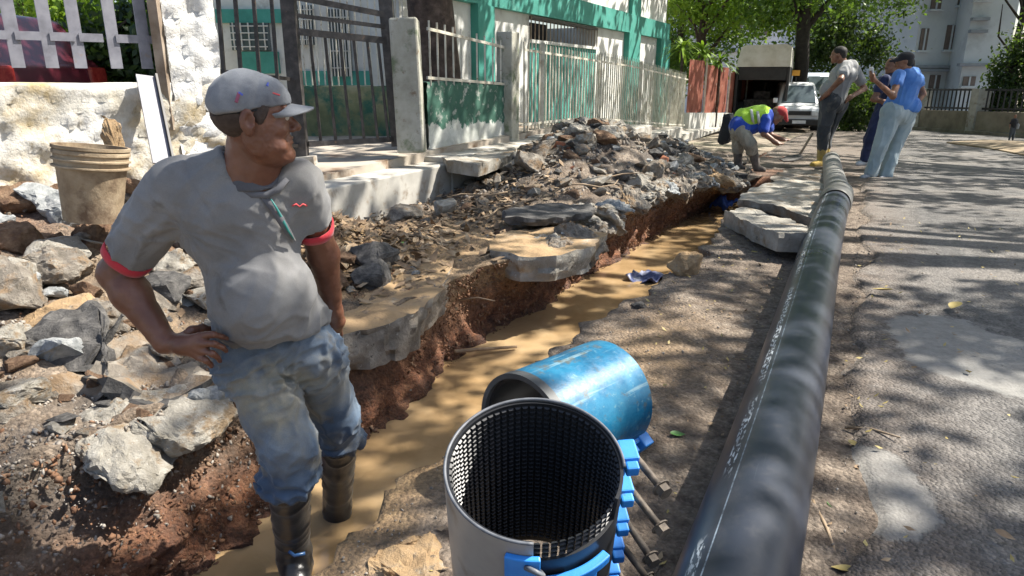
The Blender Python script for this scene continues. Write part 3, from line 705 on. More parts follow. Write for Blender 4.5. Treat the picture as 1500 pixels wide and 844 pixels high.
def joined_stones(name, pts, sizes, mat, seed, kind='stuff'):
    """very many small stones: real geometry in one mesh"""
    protos = []
    for k in range(4):
        me = hull_mesh('tmp', 900 + k, 8, .6); me.calc_loop_triangles()
        protos.append((np.array([v.co for v in me.vertices]), np.array([t_.vertices[:] for t_ in me.loop_triangles]))); bpy.data.meshes.remove(me)
    V, T = [], []; off = 0; r_ = np.random.default_rng(seed)
    for p, s_ in zip(pts, sizes):
        v, t_ = protos[r_.integers(4)]; e = Euler(tuple(r_.uniform(-3, 3, 3))).to_matrix(); w_ = (v * s_ * r_.uniform(.7, 1.3, 3)) @ np.array(e).T + p
        V.append(w_); T.append(t_ + off); off += len(v)
    return link(name, mesh(name, np.concatenate(V), np.concatenate(T), mat))
def gravel(name, n, ufn, smin, smax, mat, seed, label, lift=.1):
    r_ = np.random.default_rng(seed); uv = ufn(r_, n); x, y = uv2xy(uv[:, 0], uv[:, 1]); s_ = smin + (smax - smin) * r_.random(n) ** 3
    z = G(x, y) + s_ * lift; o = joined_stones(name, np.stack([x, y, z], 1), s_, mat, seed); return tag(o, label, 'gravel', kind='stuff')
m_grav = M('gravel_mix', [(.09, .08, .07), (.24, .21, .18), (.42, .38, .33)], 14, .93, .4, .003, vk='World')
m_gravr = M('red_crumbs', [(.10, .048, .028), (.19, .10, .055), (.30, .21, .14)], 9, .95, .4, .003, vk='World')
gravel('gravel', 5200, lambda r_, n: np.stack([r_.normal(7.8, 1.6, n), np.minimum(-1.7, r_.normal(-2.6, .7, n))], 1), .012, .07, m_grav, 1, 'grey crumbs of concrete and asphalt all over the rubble heap')
gravel('gravel', 5200, lambda r_, n: np.stack([r_.uniform(.2, 3.4, n), r_.uniform(-4.4, -2.1, n)], 1), .005, .032, m_gravr, 2, 'brown crumbs of soil on the near left bank')
gravel('gravel', 9000, lambda r_, n: np.stack([r_.uniform(.3, 2.1, n), r_.uniform(-3.0, -1.85, n)], 1), .005, .028, m_grav, 3, 'pale gravel sliding down the near trench slope')
gravel('gravel', 3500, lambda r_, n: (lambda u: np.stack([u, vR(u) + .02 + r_.exponential(.25, n)], 1))(r_.uniform(.6, 6.5, n)), .003, .016, m_grav, 4, 'fine grit on the right bank between trench and pipe')
gravel('gravel', 3000, lambda r_, n: np.stack([r_.uniform(.8, 9, n), .06 + r_.exponential(.5, n)], 1), .004, .018, m_grav, 5, 'loose grit on the road beside the pipe', .9)
def wall_crumbs():
    r_ = np.random.default_rng(9); n = 15000; u = r_.uniform(.4, 9.6, n) ** 1; f = r_.random(n); l, lw = vL(u), vLw(u); ze = hleft(u, l)
    v = l + (lw - l) * f - .12 * sstep(1.25, 1.8, u) * np.sin(PI * np.minimum(1, f * 1.15)); z = ze + (ZB - ze) * f; k = z > -.45
    u, v, z = u[k], v[k] + .012, z[k]; x, y = uv2xy(u, v); s_ = .005 + .03 * r_.random(len(u)) ** 3
    tag(joined_stones('soil_crumbs', np.stack([x, y, z], 1), s_, m_gravr, 9), 'red soil crumbs sticking out of the left trench wall', 'soil', kind='stuff')
wall_crumbs()
# ------------------------------------------------------------------ small things in and around the trench
m_wood = M('weathered_stick', [(.25, .17, .1), (.4, .3, .2)], 20, .8, .4, .003)
def tube_thing(name, pts, rad, mat, label, cat, n=8):
    o = MB().tube(pts, rad, n).obj(name, mat, None, True); return tag(o, label, cat)
tube_thing('stick', [atz(666, 515, -.36), atz(700, 512, -.38), atz(757, 508, -.40)], [.012, .011, .009], m_wood, 'pale bare stick poking out over the muddy water', 'stick')
def cloth(name, pos, sz, mat, label, cat, seed, drape=.05, rz=0, sx=1):
    n = 26; vs = []
    for i in range(n):
        for j in range(n):
            x, y = (i / (n - 1) - .5) * sz * sx, (j / (n - 1) - .5) * sz; a = np.array([[x, y, seed]])
            r_ = 1 + .3 * float(noise(a, 8 / sz * .3, 2)[0]); vs.append((x * r_, y * r_, drape * (.6 + float(fbm(a, 2.2 / sz, 3, seed)[0]))))
    fs = [(i * n + j, (i + 1) * n + j, (i + 1) * n + j + 1, i * n + j + 1) for i in range(n - 1) for j in range(n - 1)]
    o = link(name, mesh(name, vs, fs, mat, True), None, pos, (0, 0, rz)); sm = o.modifiers.new('thick', 'SOLIDIFY'); sm.thickness = .008; return tag(o, label, cat)
m_rag = M('striped_rag', [(.03, .04, .12), (.08, .1, .22), (.55, .56, .62)], 8, .8, .3, .004)
cloth('rag', atz(952, 408, -.42), .26, m_rag, 'dark blue and white striped rag floating in the muddy water', 'rag', 3, .05, .8, 1.4)
cloth('rag', atz(1060, 303, -.36), .3, M('blue_rag', [(.02, .06, .3), (.04, .12, .45)], 8, .7, .3, .004), 'bright blue rag at the far trench edge beside the tilted slab', 'rag', 5, .12, .3, .8)
r_ = random.Random(4)
roots = thing('hanging_roots', 'thin pale roots dangling from the soil below the overhanging slab', 'roots', atz(752, 398, -.1))
for k in range(5):
    p = Vector((0, 0, 0)); pts = [p.copy()]; d = Vector((r_.uniform(-.3, .9), r_.uniform(-.5, .1), -.5)).normalized()
    for i in range(6): d = (d + Vector((r_.gauss(0, .3), r_.gauss(0, .3), r_.gauss(-.05, .25)))).normalized(); p = p + d * .035; pts.append(p.copy())
    MB().tube(pts, [.005, .0045, .004, .0035, .003, .002, .001], 6).obj('root', m_wood, roots, True)
tube_thing('root', [at(672, 440, 3.98), at(700, 436, 3.94), at(725, 441, 3.90)], [.006, .005, .003], m_wood, 'single thin root crossing the red soil below the rough slab edge', 'root')
# ------------------------------------------------------------------ soft-body modeller: smooth union of limbs, meshed with surface nets
class Soft:
    def __init__(s, lo, hi, h):
        s.lo = np.array(lo, float); s.h = h; s.n = np.maximum(4, np.ceil((np.array(hi) - s.lo) / h).astype(int) + 1)
        s.ax = [s.lo[i] + np.arange(s.n[i]) * h for i in range(3)]
        s.d = np.full(tuple(s.n), 1.0, np.float32)
    def _sub(s, lo, hi):
        sl = []
        for i in range(3):
            a = max(0, int((lo[i] - s.lo[i]) / s.h)); b = min(s.n[i], int((hi[i] - s.lo[i]) / s.h) + 2)
            if b <= a: return None
            sl.append(slice(a, b))
        g = np.meshgrid(*[s.ax[i][sl[i]] for i in range(3)], indexing='ij', sparse=True)
        return tuple(sl), g
    def _put(s, sl, q, k, op):
        d = s.d[sl]
        if op == 'add':
            hh = np.clip(.5 + .5 * (d - q) / k, 0, 1); s.d[sl] = d * (1 - hh) + q * hh - k * hh * (1 - hh)
        else:
            q = -q; hh = np.clip(.5 - .5 * (d - q) / k, 0, 1); s.d[sl] = d * (1 - hh) + q * hh + k * hh * (1 - hh)
    def cap(s, a, b, ra, rb=None, k=.02, op='add', flat=None):
        """tapered capsule; flat=(axis vector, factor) squashes it along an axis"""
        a, b = np.array(a, float), np.array(b, float); rb = ra if rb is None else rb; m = max(ra, rb) + k * 2 + 3 * s.h
        if flat: m *= 1.0
        r_ = s._sub(np.minimum(a, b) - m, np.maximum(a, b) + m)
        if not r_: return s
        sl, (X, Y, Z) = r_; ab = b - a; L2 = max(ab @ ab, 1e-9)
        px, py, pz_ = X - a[0], Y - a[1], Z - a[2]
        t = np.clip((px * ab[0] + py * ab[1] + pz_ * ab[2]) / L2, 0, 1)
        qx, qy, qz = px - t * ab[0], py - t * ab[1], pz_ - t * ab[2]
        d2 = qx * qx + qy * qy + qz * qz
        if flat:
            f = np.array(flat[0], float); f /= np.linalg.norm(f); c = qx * f[0] + qy * f[1] + qz * f[2]; d2 = d2 + c * c * (flat[1] ** 2 - 1)
        q = np.sqrt(d2) - (ra + (rb - ra) * t); s._put(sl, q, k, op); return s
    def ell(s, c, r, rot=None, k=.02, op='add'):
        c = np.array(c, float); r = np.array(r, float); m = r.max() + 2 * k + 3 * s.h
        r_ = s._sub(c - m, c + m)
        if not r_: return s
        sl, (X, Y, Z) = r_; X, Y, Z = X - c[0], Y - c[1], Z - c[2]
        if rot is not None:
            Mt = np.array(rot)  # columns: local axes
            X, Y, Z = (X * Mt[0, i] + Y * Mt[1, i] + Z * Mt[2, i] for i in range(3))
        k0 = np.sqrt((X / r[0]) ** 2 + (Y / r[1]) ** 2 + (Z / r[2]) ** 2); k1 = np.sqrt((X / r[0] ** 2) ** 2 + (Y / r[1] ** 2) ** 2 + (Z / r[2] ** 2) ** 2)
        q = k0 * (k0 - 1) / np.maximum(k1, 1e-6); s._put(sl, q, k, op); return s
    def cut(s, c, n, k=.004):
        """keep the side the normal n points away from"""
        X, Y, Z = np.meshgrid(*s.ax, indexing='ij', sparse=True); n = np.array(n, float); n /= np.linalg.norm(n)
        q = (X - c[0]) * n[0] + (Y - c[1]) * n[1] + (Z - c[2]) * n[2]; hh = np.clip(.5 - .5 * (s.d - q) / k, 0, 1)
        s.d = (s.d * (1 - hh) + q * hh + k * hh * (1 - hh)).astype(np.float32); return s
    def mesh(s):
        d = s.d; ins = d < 0; nx, ny, nz_ = s.n; c = ins[:-1, :-1, :-1].astype(np.int8); cnt = c.copy()
        for dx in (0, 1):
            for dy in (0, 1):
                for dz in (0, 1):
                    if dx + dy + dz: cnt += ins[dx:nx - 1 + dx, dy:ny - 1 + dy, dz:nz_ - 1 + dz]
        act = (cnt > 0) & (cnt < 8); idx = np.full(act.shape, -1, np.int64); I = np.argwhere(act); idx[act] = np.arange(len(I))
        acc = np.zeros((len(I), 3)); w_ = np.zeros(len(I))
        for ax in range(3):
            o1, o2 = [i for i in range(3) if i != ax]
            for p in (0, 1):
                for q in (0, 1):
                    A = I.copy(); A[:, o1] += p; A[:, o2] += q; B = A.copy(); B[:, ax] += 1
                    da = d[A[:, 0], A[:, 1], A[:, 2]]; db = d[B[:, 0], B[:, 1], B[:, 2]]; cr = (da < 0) != (db < 0)
                    t = np.where(cr, da / np.where(cr, da - db, 1), 0); P = A.astype(float); P[:, ax] += t
                    acc += P * cr[:, None]; w_ += cr
        V = acc / w_[:, None] * s.h + s.lo; F_ = []
        for ax in range(3):
            o1, o2 = (ax + 1) % 3, (ax + 2) % 3; sl0 = [slice(None)] * 3; sl1 = [slice(None)] * 3; sl0[ax] = slice(0, -1); sl1[ax] = slice(1, None)
            cr = ins[tuple(sl0)] != ins[tuple(sl1)]; E = np.argwhere(cr)
            E = E[(E[:, o1] > 0) & (E[:, o2] > 0) & (E[:, o1] < s.n[o1] - 1) & (E[:, o2] < s.n[o2] - 1)]
            def cell(a, b): C = E.copy(); C[:, o1] -= a; C[:, o2] -= b; return idx[C[:, 0], C[:, 1], C[:, 2]]
            q = np.stack([cell(0, 0), cell(1, 0), cell(1, 1), cell(0, 1)], 1); a_in = ins[E[:, 0], E[:, 1], E[:, 2]]
            q = np.where(a_in[:, None], q, q[:, ::-1]); F_.append(q)
        Fq = np.concatenate(F_); Fq = Fq[(Fq >= 0).all(1)]
        # relax a little
        for _ in range(2):
            sm = np.zeros_like(V); ct = np.zeros(len(V))
            for a, b in ((0, 1), (1, 2), (2, 3), (3, 0)):
                np.add.at(sm, Fq[:, a], V[Fq[:, b]]); np.add.at(ct, Fq[:, a], 1); np.add.at(sm, Fq[:, b], V[Fq[:, a]]); np.add.at(ct, Fq[:, b], 1)
            V = V * .5 + sm / np.maximum(ct, 1)[:, None] * .5
        return V, Fq
def normals(V, Fq):
    n = np.cross(V[Fq[:, 2]] - V[Fq[:, 0]], V[Fq[:, 3]] - V[Fq[:, 1]]); N = np.zeros_like(V)
    for k in range(4): np.add.at(N, Fq[:, k], n)
    return N / np.maximum(np.linalg.norm(N, axis=1), 1e-12)[:, None]
def soft_obj(name, s, mat, parent, disp=None, attr=None):
    V, Fq = s.mesh()
    if disp is not None: N = normals(V, Fq); V = V + N * disp(V, N)[:, None]
    me = mesh(name, V, Fq, mat, True)
    if attr is not None:
        for an, fn in attr.items():
            ca = me.color_attributes.new(an, 'FLOAT_COLOR', 'POINT'); c = np.ones((len(V), 4), np.float32); c[:, :3] = fn(V); ca.data.foreach_set('color', c.ravel())
    o = link(name, me)
    if parent: child_at(o, parent)
    return o
def folds(V, d, wl, amp, seed=0, warp=.6, sharp=1.5):
    """cloth folds: ridges running along direction d, wavelength wl"""
    d = np.array(d, float); d /= np.linalg.norm(d); a = np.cross(d, [.3, .9, .2]); a /= np.linalg.norm(a); b = np.cross(d, a)
    Q = np.stack([V @ d * .25, V @ a, V @ b], 1); n = noise(Q + .3 * wl * warp * np.stack([noise(V, .5 / wl, seed + 5)] * 3, 1), 1 / wl, seed)
    return amp * (np.clip(1 - np.abs(n) * 2.2, 0, 1) ** 1.5 * 1.5 - .3)

# ------------------------------------------------------------------ cloth and skin materials
def skin_mat(name, c0, c1, c2):
    m, t, p = newmat(name); v = vec(t, 'World'); a = nz(t, 14, 6, .6, v); f = nz(t, 180, 4, .6, v)
    c = ramp(t, a.outputs['Fac'], [(.35, c0), (.5, c1), (.66, c2)]); t.links.new(c, p.inputs['Base Color']); p.inputs['Roughness'].default_value = .46
    p.inputs['Subsurface Weight'].default_value = .12; p.inputs['Subsurface Radius'].default_value = (.012, .005, .003); p.inputs['Subsurface Scale'].default_value = .4
    bump(t, p, f.outputs['Fac'], .25, .002); return m
m_skin = skin_mat('tanned_shaded_skin', (.125, .049, .028), (.155, .064, .037), (.195, .086, .052))  # tanned tone, darkened further to carry the shade on the face
def cloth_mat(name, cols, stains=(), scale=5, weave=420, rough=.9, bs=.2, att=None):
    m, t, p = newmat(name); v = vec(t, 'World'); a = nz(t, scale, 7, .62, v); w_ = nz(t, weave, 3, .6, v); b = nz(t, 30, 5, .6, v)
    k = len(cols); c = ramp(t, a.outputs['Fac'], [(.34 + .34 * i / (k - 1), cc) for i, cc in enumerate(cols)])
    for col, sc_, lo, hi, amt in stains:
        q = nz(t, sc_, 6, .62, v, dist=.3); c = mixc(t, ramp(t, q.outputs['Fac'], [(lo, 0.0), (hi, amt)]), c, col)
    if att:
        A_ = t.nodes.new('ShaderNodeAttribute'); A_.attribute_name = 'mask'; s = t.nodes.new('ShaderNodeSeparateColor'); t.links.new(A_.outputs['Color'], s.inputs[0])
        for ch, col in enumerate(att):
            if col: c = mixc(t, mth(t, 'MULTIPLY', s.outputs[ch], ramp(t, b.outputs['Fac'], [(.3, .55), (.6, 1.0)])), c, col)
    c = mixc(t, .25, c, ramp(t, w_.outputs['Fac'], [(.3, .6), (.7, 1.3)]), 'MULTIPLY')
    t.links.new(c, p.inputs['Base Color']); p.inputs['Roughness'].default_value = rough; p.inputs['Sheen Weight'].default_value = .15
    bump(t, p, mth(t, 'ADD', w_.outputs['Fac'], mth(t, 'MULTIPLY', b.outputs['Fac'], 1.5)), bs, .002); return m
m_shirt = cloth_mat('grey_jersey', [(.145, .145, .145), (.19, .188, .188), (.235, .232, .228)], [((.085, .078, .066), 9, .60, .72, .7), ((.19, .178, .155), 3.5, .5, .66, .35), ((.25, .25, .25), 16, .66, .74, .4)], 5)
m_cuff = cloth_mat('red_cuff', [(.40, .022, .035), (.55, .035, .05)], (), 8)
m_jean = cloth_mat('muddy_denim', [(.045, .075, .125), (.09, .135, .20), (.17, .225, .29)], [((.27, .235, .16), 5, .50, .64, .8), ((.12, .10, .07), 11, .60, .72, .7)], 6, 300, att=[(.30, .27, .19), (.035, .06, .12), None])
m_boot = cloth_mat('muddy_black_boot', [(.007, .007, .009), (.014, .014, .016), (.03, .027, .025)], [((.11, .085, .06), 11, .64, .76, .5)], 9, 200, .30, .35)
m_cap = cloth_mat('grey_cap', [(.14, .15, .165), (.19, .20, .215), (.24, .25, .265)], [((.10, .10, .11), 12, .56, .70, .7), ((.30, .30, .30), 7, .58, .72, .5)], 9)
m_hair = M('greying_hair', [(.035, .022, .016), (.075, .052, .04)], 60, .8, .6, .003, 200)
m_dark = M('dark_inside', [(.012, .012, .014), (.02, .02, .022)], 9, .9, 0)
m_lip = M('lip', [(.22, .07, .05), (.28, .10, .075)], 30, .5, .1, .001)
m_eye = M('eye_white', [(.55, .52, .48), (.6, .57, .52)], 9, .25, 0)

# ------------------------------------------------------------------ the man in the trench
def head_frame(c, fwd, up=(0, 0, 1), sc=.905):
    f = Vector(fwd).normalized(); u = Vector(up); l = u.cross(f).normalized(); u = f.cross(l)
    Rm = np.array([[f.x, l.x, u.x], [f.y, l.y, u.y], [f.z, l.z, u.z]]); c = np.array(tuple(c))
    return Rm, (lambda x, y, z: c + Rm @ np.array([x, y, z], float) * sc)
def add_head(s, c, fwd, up=(0, 0, 1), sc=1.0, fine=True):
    """origin midway between the ears; x forward, y to the left, z up"""
    Rm, H = head_frame(c, fwd, up, sc); q = sc
    E_ = lambda x, y, z, a, b, d, k=.012, op='add': s.ell(H(x, y, z), (a * q, b * q, d * q), Rm, k * q, op)
    E_(.000, 0, .040, .094, .075, .078, .02); E_(.052, 0, -.01, .050, .060, .085, .03)           # skull, face
    E_(.058, 0, -.072, .042, .044, .032, .03); E_(.096, 0, -.090, .015, .018, .015, .02)         # jaw, chin
    for y in (-1, 1):
        E_(.02, y * .050, -.045, .035, .014, .045, .03); E_(.078, y * .040, -.018, .018, .02, .018, .02)   # jaw corner, cheekbone
    E_(.093, 0, .034, .014, .042, .011, .012)                                                    # brow
    if fine:
        for y in (-1, 1): E_(.099, y * .031, .014, .012, .015, .010, .008, 'sub')                # eye sockets
        for y in (-1, 1): E_(.088, y * .031, .014, .012, .0125, .0115, .004)                     # eyeballs / lids
    s.cap(H(.096, 0, .018), H(.120, 0, -.014), .008 * q, .0125 * q, .01 * q)     # nose
    for y in (-1, 1): E_(.108, y * .011, -.022, .010, .0085, .007, .006)
    E_(.098, 0, -.044, .012, .024, .007, .006); E_(.098, 0, -.055, .012, .021, .0075, .006)      # lips
    if fine: s.cap(H(.110, -.02, -.050), H(.110, .02, -.050), .0035 * q, .0035 * q, .003, 'sub')
    for y in (-1, 1):
        if fine:
            E_(-.004, y * .082, .002, .020, .009, .034, .006); E_(.0, y * .078, -.028, .010, .007, .010, .008)
            E_(.003, y * .089, .006, .010, .007, .018, .004, 'sub')
        else: E_(-.004, y * .078, 0, .018, .009, .031, .01)
    return Rm, H
def hand(s, wrist, palm_c, knuckles, fingers, r=.0085, thumb=None, k=.008):
    s.cap(wrist, palm_c, .024, .028, .02, flat=None)
    for kn in knuckles: s.cap(palm_c, kn, .020, .011, .014)
    for chain in fingers:
        for i in range(len(chain) - 1): s.cap(chain[i], chain[i + 1], r * (1.12 - .1 * i), r * (1.02 - .1 * i), .004)
    if thumb is not None:
        for i in range(len(thumb) - 1): s.cap(thumb[i], thumb[i + 1], .0125 - .0015 * i, .011 - .0015 * i, .008)
def A(px, py, Y): return np.array(tuple(at(px, py, Y)))
YT = 1.80
HS = .905
man = thing('person', 'man in grey shirt and grey cap standing in the trench, hand on hip', 'person', at(430, 835, 1.96))
HC = A(366, 177, 1.745)                     # between the ears
shR = A(262, 274, 1.79); elR = A(171, 400, 1.83); wrR = A(243, 502, 1.76)
shL = A(436, 270, 1.80); elL = A(474, 372, 1.95); wrL = A(488, 455, 2.03)
neck0 = A(368, 262, 1.80); neck1 = A(376, 205, 1.765)
# ---- skin
s = Soft((-1.32, 1.50, .38), (-.38, 2.15, 1.30), .0046)
Rm, H = head_frame(HC, (.93, .30, -.03))
s.cap(neck0, neck1 + [-.008, .012, .01], .072, .063, .03); s.cap(neck0 + [.0, -.01, -.04], H(.045, 0, -.085), .05, .032, .03)   # neck, throat
s.ell(neck0 + [0, .02, -.06], (.12, .07, .07), None, .04)
s.cap(shR, elR, .052, .046, .02); s.cap(elR, elR + (wrR - elR) * .3, .046, .049, .02); s.cap(elR + (wrR - elR) * .3, wrR, .049, .030, .02); s.ell(elR + [-.012, .012, -.01], (.035, .035, .035), None, .02)
s.cap(shL + [0, .02, 0], elL, .044, .042, .02); s.cap(elL, wrL, .043, .028, .02)
pc = A(268, 505, 1.735)
kn = [A(292, 492, 1.715), A(296, 503, 1.705), A(296, 514, 1.705), A(291, 523, 1.712)]
fg = [[kn[0], A(312, 490, 1.705), A(325, 493, 1.72), A(333, 496, 1.735)],
      [kn[1], A(314, 504, 1.69), A(326, 509, 1.705), A(331, 514, 1.73)],
      [kn[2], A(311, 518, 1.69), A(319, 524, 1.705), A(322, 529, 1.73)],
      [kn[3], A(302, 528, 1.695), A(308, 533, 1.71), A(310, 537, 1.735)]]
hand(s, wrR, pc, kn, fg, .0088, [A(262, 497, 1.75), A(280, 484, 1.775), A(296, 480, 1.80), A(308, 482, 1.82)])
pl = A(492, 470, 2.05); k2 = [A(488 + 3 * i, 482, 2.06 + .012 * i) for i in range(4)]
hand(s, wrL, pl, k2, [[q, q + [-.005, .03, -.03], q + [-.02, .045, -.045]] for q in k2], .0085, [pl, pl + [-.03, .02, -.01], pl + [-.045, .035, -.02]])
s.ell(A(385, 410, 1.88), (.09, .07, .20), None, .05)     # trunk under the shirt
def skin_d(V, N): return .0010 * fbm(V, 60, 3, 4) + .0016 * noise(V, 24, 6)
s2 = Soft(HC + [-.17, -.17, -.20], HC + [.19, .17, .16], .0026)
add_head(s2, HC, (.93, .30, -.03), sc=HS)
s2.cap(neck0 + [0, 0, .01], neck1 + [-.008, .012, .01], .068, .062, .03); s2.cap(neck0 + [.02, -.01, .02], H(.045, 0, -.085), .045, .032, .03)
for y in (-1, 1):      # folds beside the mouth, jowls, lower lids
    s2.cap(H(.098, y * .026, -.028), H(.088, y * .040, -.062), .0028, .0022, .004, 'sub'); s2.ell(H(.066, y * .043, -.066), (.022, .014, .016), Rm, .015); s2.cap(H(.094, y * .022, .000), H(.088, y * .042, .003), .0035, .003, .004)
    s2.cap(H(.096, y * .012, .038), H(.090, y * .048, .036), .006, .005, .006)
s2.ell(H(.070, 0, -.098), (.03, .034, .014), Rm, .02)
s2.cut(neck0 + [0, 0, -.02], (0, 0, -1), .001)
Va, Fa = s.mesh(); Vb, Fb = s2.mesh(); Va = Va + normals(Va, Fa) * skin_d(Va, None)[:, None]; Vb = Vb + normals(Vb, Fb) * (skin_d(Vb, None) + .0007 * noise(Vb, 110, 3))[:, None]
body = child_at(link('body', mesh('body', np.concatenate([Va, Vb]), np.concatenate([Fa, Fb + len(Va)]), m_skin, True)), man)
# face details
for y in (-1, 1):
    bm_ = bmesh.new(); bmesh.ops.create_uvsphere(bm_, u_segments=12, v_segments=8, radius=.0105); me = bpy.data.meshes.new('eye'); bm_.to_mesh(me); bm_.free(); me.materials.append(m_eye)
    child_at(link('eye', me, None, Vector(H(.0905, y * .031, .013))), man)
# grey fringe of hair beneath the cap
s = Soft(HC - .2, HC + .2, .005)
s.ell(H(-.010, 0, .020), np.array((.0895, .0738, .070)) * HS, Rm, .01); s.ell(H(.036, -.067, .02), np.array((.022, .012, .034)) * HS, Rm, .01); s.ell(H(.036, .067, .02), np.array((.022, .012, .034)) * HS, Rm, .01); 
s.ell(H(.075, 0, -.02), np.array((.065, .09, .085)) * HS, Rm, .01, 'sub'); s.ell(H(.0, -.085, -.01), np.array((.024, .02, .04)) * HS, Rm, .004, 'sub'); s.ell(H(.0, .085, -.01), np.array((.024, .02, .04)) * HS, Rm, .004, 'sub')
soft_obj('hair', s, m_hair, man, lambda V, N: .0012 * noise(V, 150, 2))
s = Soft(HC - .2, HC + .2, .004)
for y in (-1, 1): s.cap(H(.099, y * .018, .030), H(.092, y * .045, .033), .0045, .0035, .003)
soft_obj('eyebrows', s, m_hair, man)
# ---- cap: dome, band seam, brim
s = Soft(HC - .26, HC + .26, .0045)
s.ell(H(-.006, 0, .026), np.array((.104, .085, .108)) * HS, Rm, .01); s.ell(H(.060, 0, .046), np.array((.047, .064, .058)) * HS, Rm, .03)
s.cut(H(0, 0, .030), Rm @ np.array([.15, 0, -1.0]), .004); s.cut(H(-.10, 0, .030), Rm @ np.array([-1, 0, -.6]), .01)
cap_o = soft_obj('cap', s, m_cap, man, lambda V, N: folds(V, Rm[:, 2], .05, .0016, 3) + .0014 * fbm(V, 30, 3, 8) + .002 * noise(V, 12, 2) - .0014 * np.exp(-(((V - HC) @ Rm[:, 1]) / .0022) ** 2) - .0018 * np.exp(-((((V - HC) @ Rm[:, 0]) - .012 - .25 * ((V - HC) @ Rm[:, 2] - .03)) / .0022) ** 2))
lo = Soft(HC - .2, HC + .2, .005)
lo.ell(H(-.004, 0, .026), np.array((.098, .080, .100)) * HS, Rm, .004); lo.cut(H(0, 0, .024), Rm @ np.array([.15, 0, -1.0]), .001); lo.cut(H(0, 0, .032), Rm @ np.array([-.15, 0, 1.0]), .001)
soft_obj('cap_lining', lo, m_dark, man)
n1, n2 = 26, 12; vs = []
for j in range(n2 + 1):
    for i in range(n1 + 1):
        a = -1 + 2 * i / n1; f = j / n2; yy = a * .080 * (1 - .12 * f ** 2); xr = .058 + .045 * math.sqrt(max(0, 1 - a * a)); ext = .058 * (1 - abs(a) ** 2.6) ** .6 * f + .008 * f
        zz = .050 - .024 * a * a - .012 * f + .003 * f * f - .004
        vs.append(H(xr + ext, yy, zz))
fs = [(j * (n1 + 1) + i, j * (n1 + 1) + i + 1, (j + 1) * (n1 + 1) + i + 1, (j + 1) * (n1 + 1) + i) for j in range(n2) for i in range(n1)]
br = child_at(link('brim', mesh('brim', vs, fs, m_cap, True)), man); sm = br.modifiers.new('thick', 'SOLIDIFY'); sm.thickness = .005; sm.offset = 0
def on_cap(name, x, z, w_, h_, mat, rot=0, parent=cap_o, side=-1, lift=.006):
    """small embroidered patch hugging the cap's side"""
    n = 8; vs = []
    for i in range(n + 1):
        for j in range(n + 1):
            a, b = (i / n - .5) * w_, (j / n - .5) * h_; xx = x + a * math.cos(rot) - b * math.sin(rot); zz = z + a * math.sin(rot) + b * math.cos(rot)
            r1 = 1 - ((xx + .006) / .106) ** 2 - ((zz - .026) / .110) ** 2; y1 = .088 * math.sqrt(max(r1, 0)); r2 = 1 - ((xx - .052) / .052) ** 2 - ((zz - .052) / .050) ** 2; y2 = .064 * math.sqrt(max(r2, 0)); yy = max(y1, y2) + lift + .003
            vs.append(H(xx, side * yy, zz))
    fs = [(i * (n + 1) + j, (i + 1) * (n + 1) + j, (i + 1) * (n + 1) + j + 1, i * (n + 1) + j + 1) for i in range(n) for j in range(n)]
    o = link(name, mesh(name, vs, fs, mat, True)); child_at(o, man); sm = o.modifiers.new('t', 'SOLIDIFY'); sm.thickness = .0015; return o
m_er = M('red_thread', [(.55, .06, .07), (.6, .1, .1)], 50, .8, .3, .001); m_eb = M('blue_thread', [(.07, .1, .4), (.1, .14, .5)], 50, .8, .3, .001); m_ep = M('plum_thread', [(.2, .06, .1), (.3, .08, .13)], 50, .8, .3, .001)
on_cap('cap_emblem', .062, .092, .026, .009, m_eb, -.5); on_cap('cap_emblem', .070, .082, .028, .006, m_er, -.3); on_cap('cap_emblem', .072, .073, .020, .003, m_er, -.3)
on_cap('cap_emblem', -.022, .062, .008, .026, m_ep, -.35); on_cap('cap_emblem', -.014, .072, .012, .005, m_eb, -.6)
# ---- shirt
s = Soft((-1.35, 1.48, .42), (-.36, 2.22, 1.16), .0056)
chest = A(352, 318, 1.83); belly = A(382, 425, 1.84); waist = A(408, 490, 1.87)
s.ell(chest, (.168, .125, .160), None, .05); s.ell(A(300, 282, 1.82), (.095, .082, .075), None, .05); s.ell(A(408, 278, 1.83), (.08, .08, .065), None, .05)
s.ell(belly + [.004, 0, 0], (.145, .135, .155), None, .05); s.ell(belly + [0.018, -.035, -.005], (.105, .11, .11), None, .05)
s.cap(A(366, 462, 1.875), A(440, 470, 1.885), .090, .082, .04); s.cap(A(366, 485, 1.88), A(440, 502, 1.885), .088, .078, .04)
s.cap(A(305, 268, 1.81), A(345, 240, 1.80), .055, .055, .04); s.cap(A(405, 266, 1.82), A(385, 244, 1.81), .045, .05, .04)
s.cap(shR, shR + (elR - shR) * .84, .072, .065, .035, flat=None); s.cap(shL + [.0, .02, 0], shL + (elL - shL) * .62, .060, .056, .03)
nk = A(372, 236, 1.80); s.cap(A(380, 236, 1.76), A(397, 292, 1.675), .052, .024, .008, 'sub'); s.cap(nk + [0, 0, -.01], nk + [0, 0, .15], .072, .080, .008, 'sub')
cd = elR - shR; ce = shR + cd * .77; s.cut(ce, cd + np.array([-.02, 0, .02]), .005)
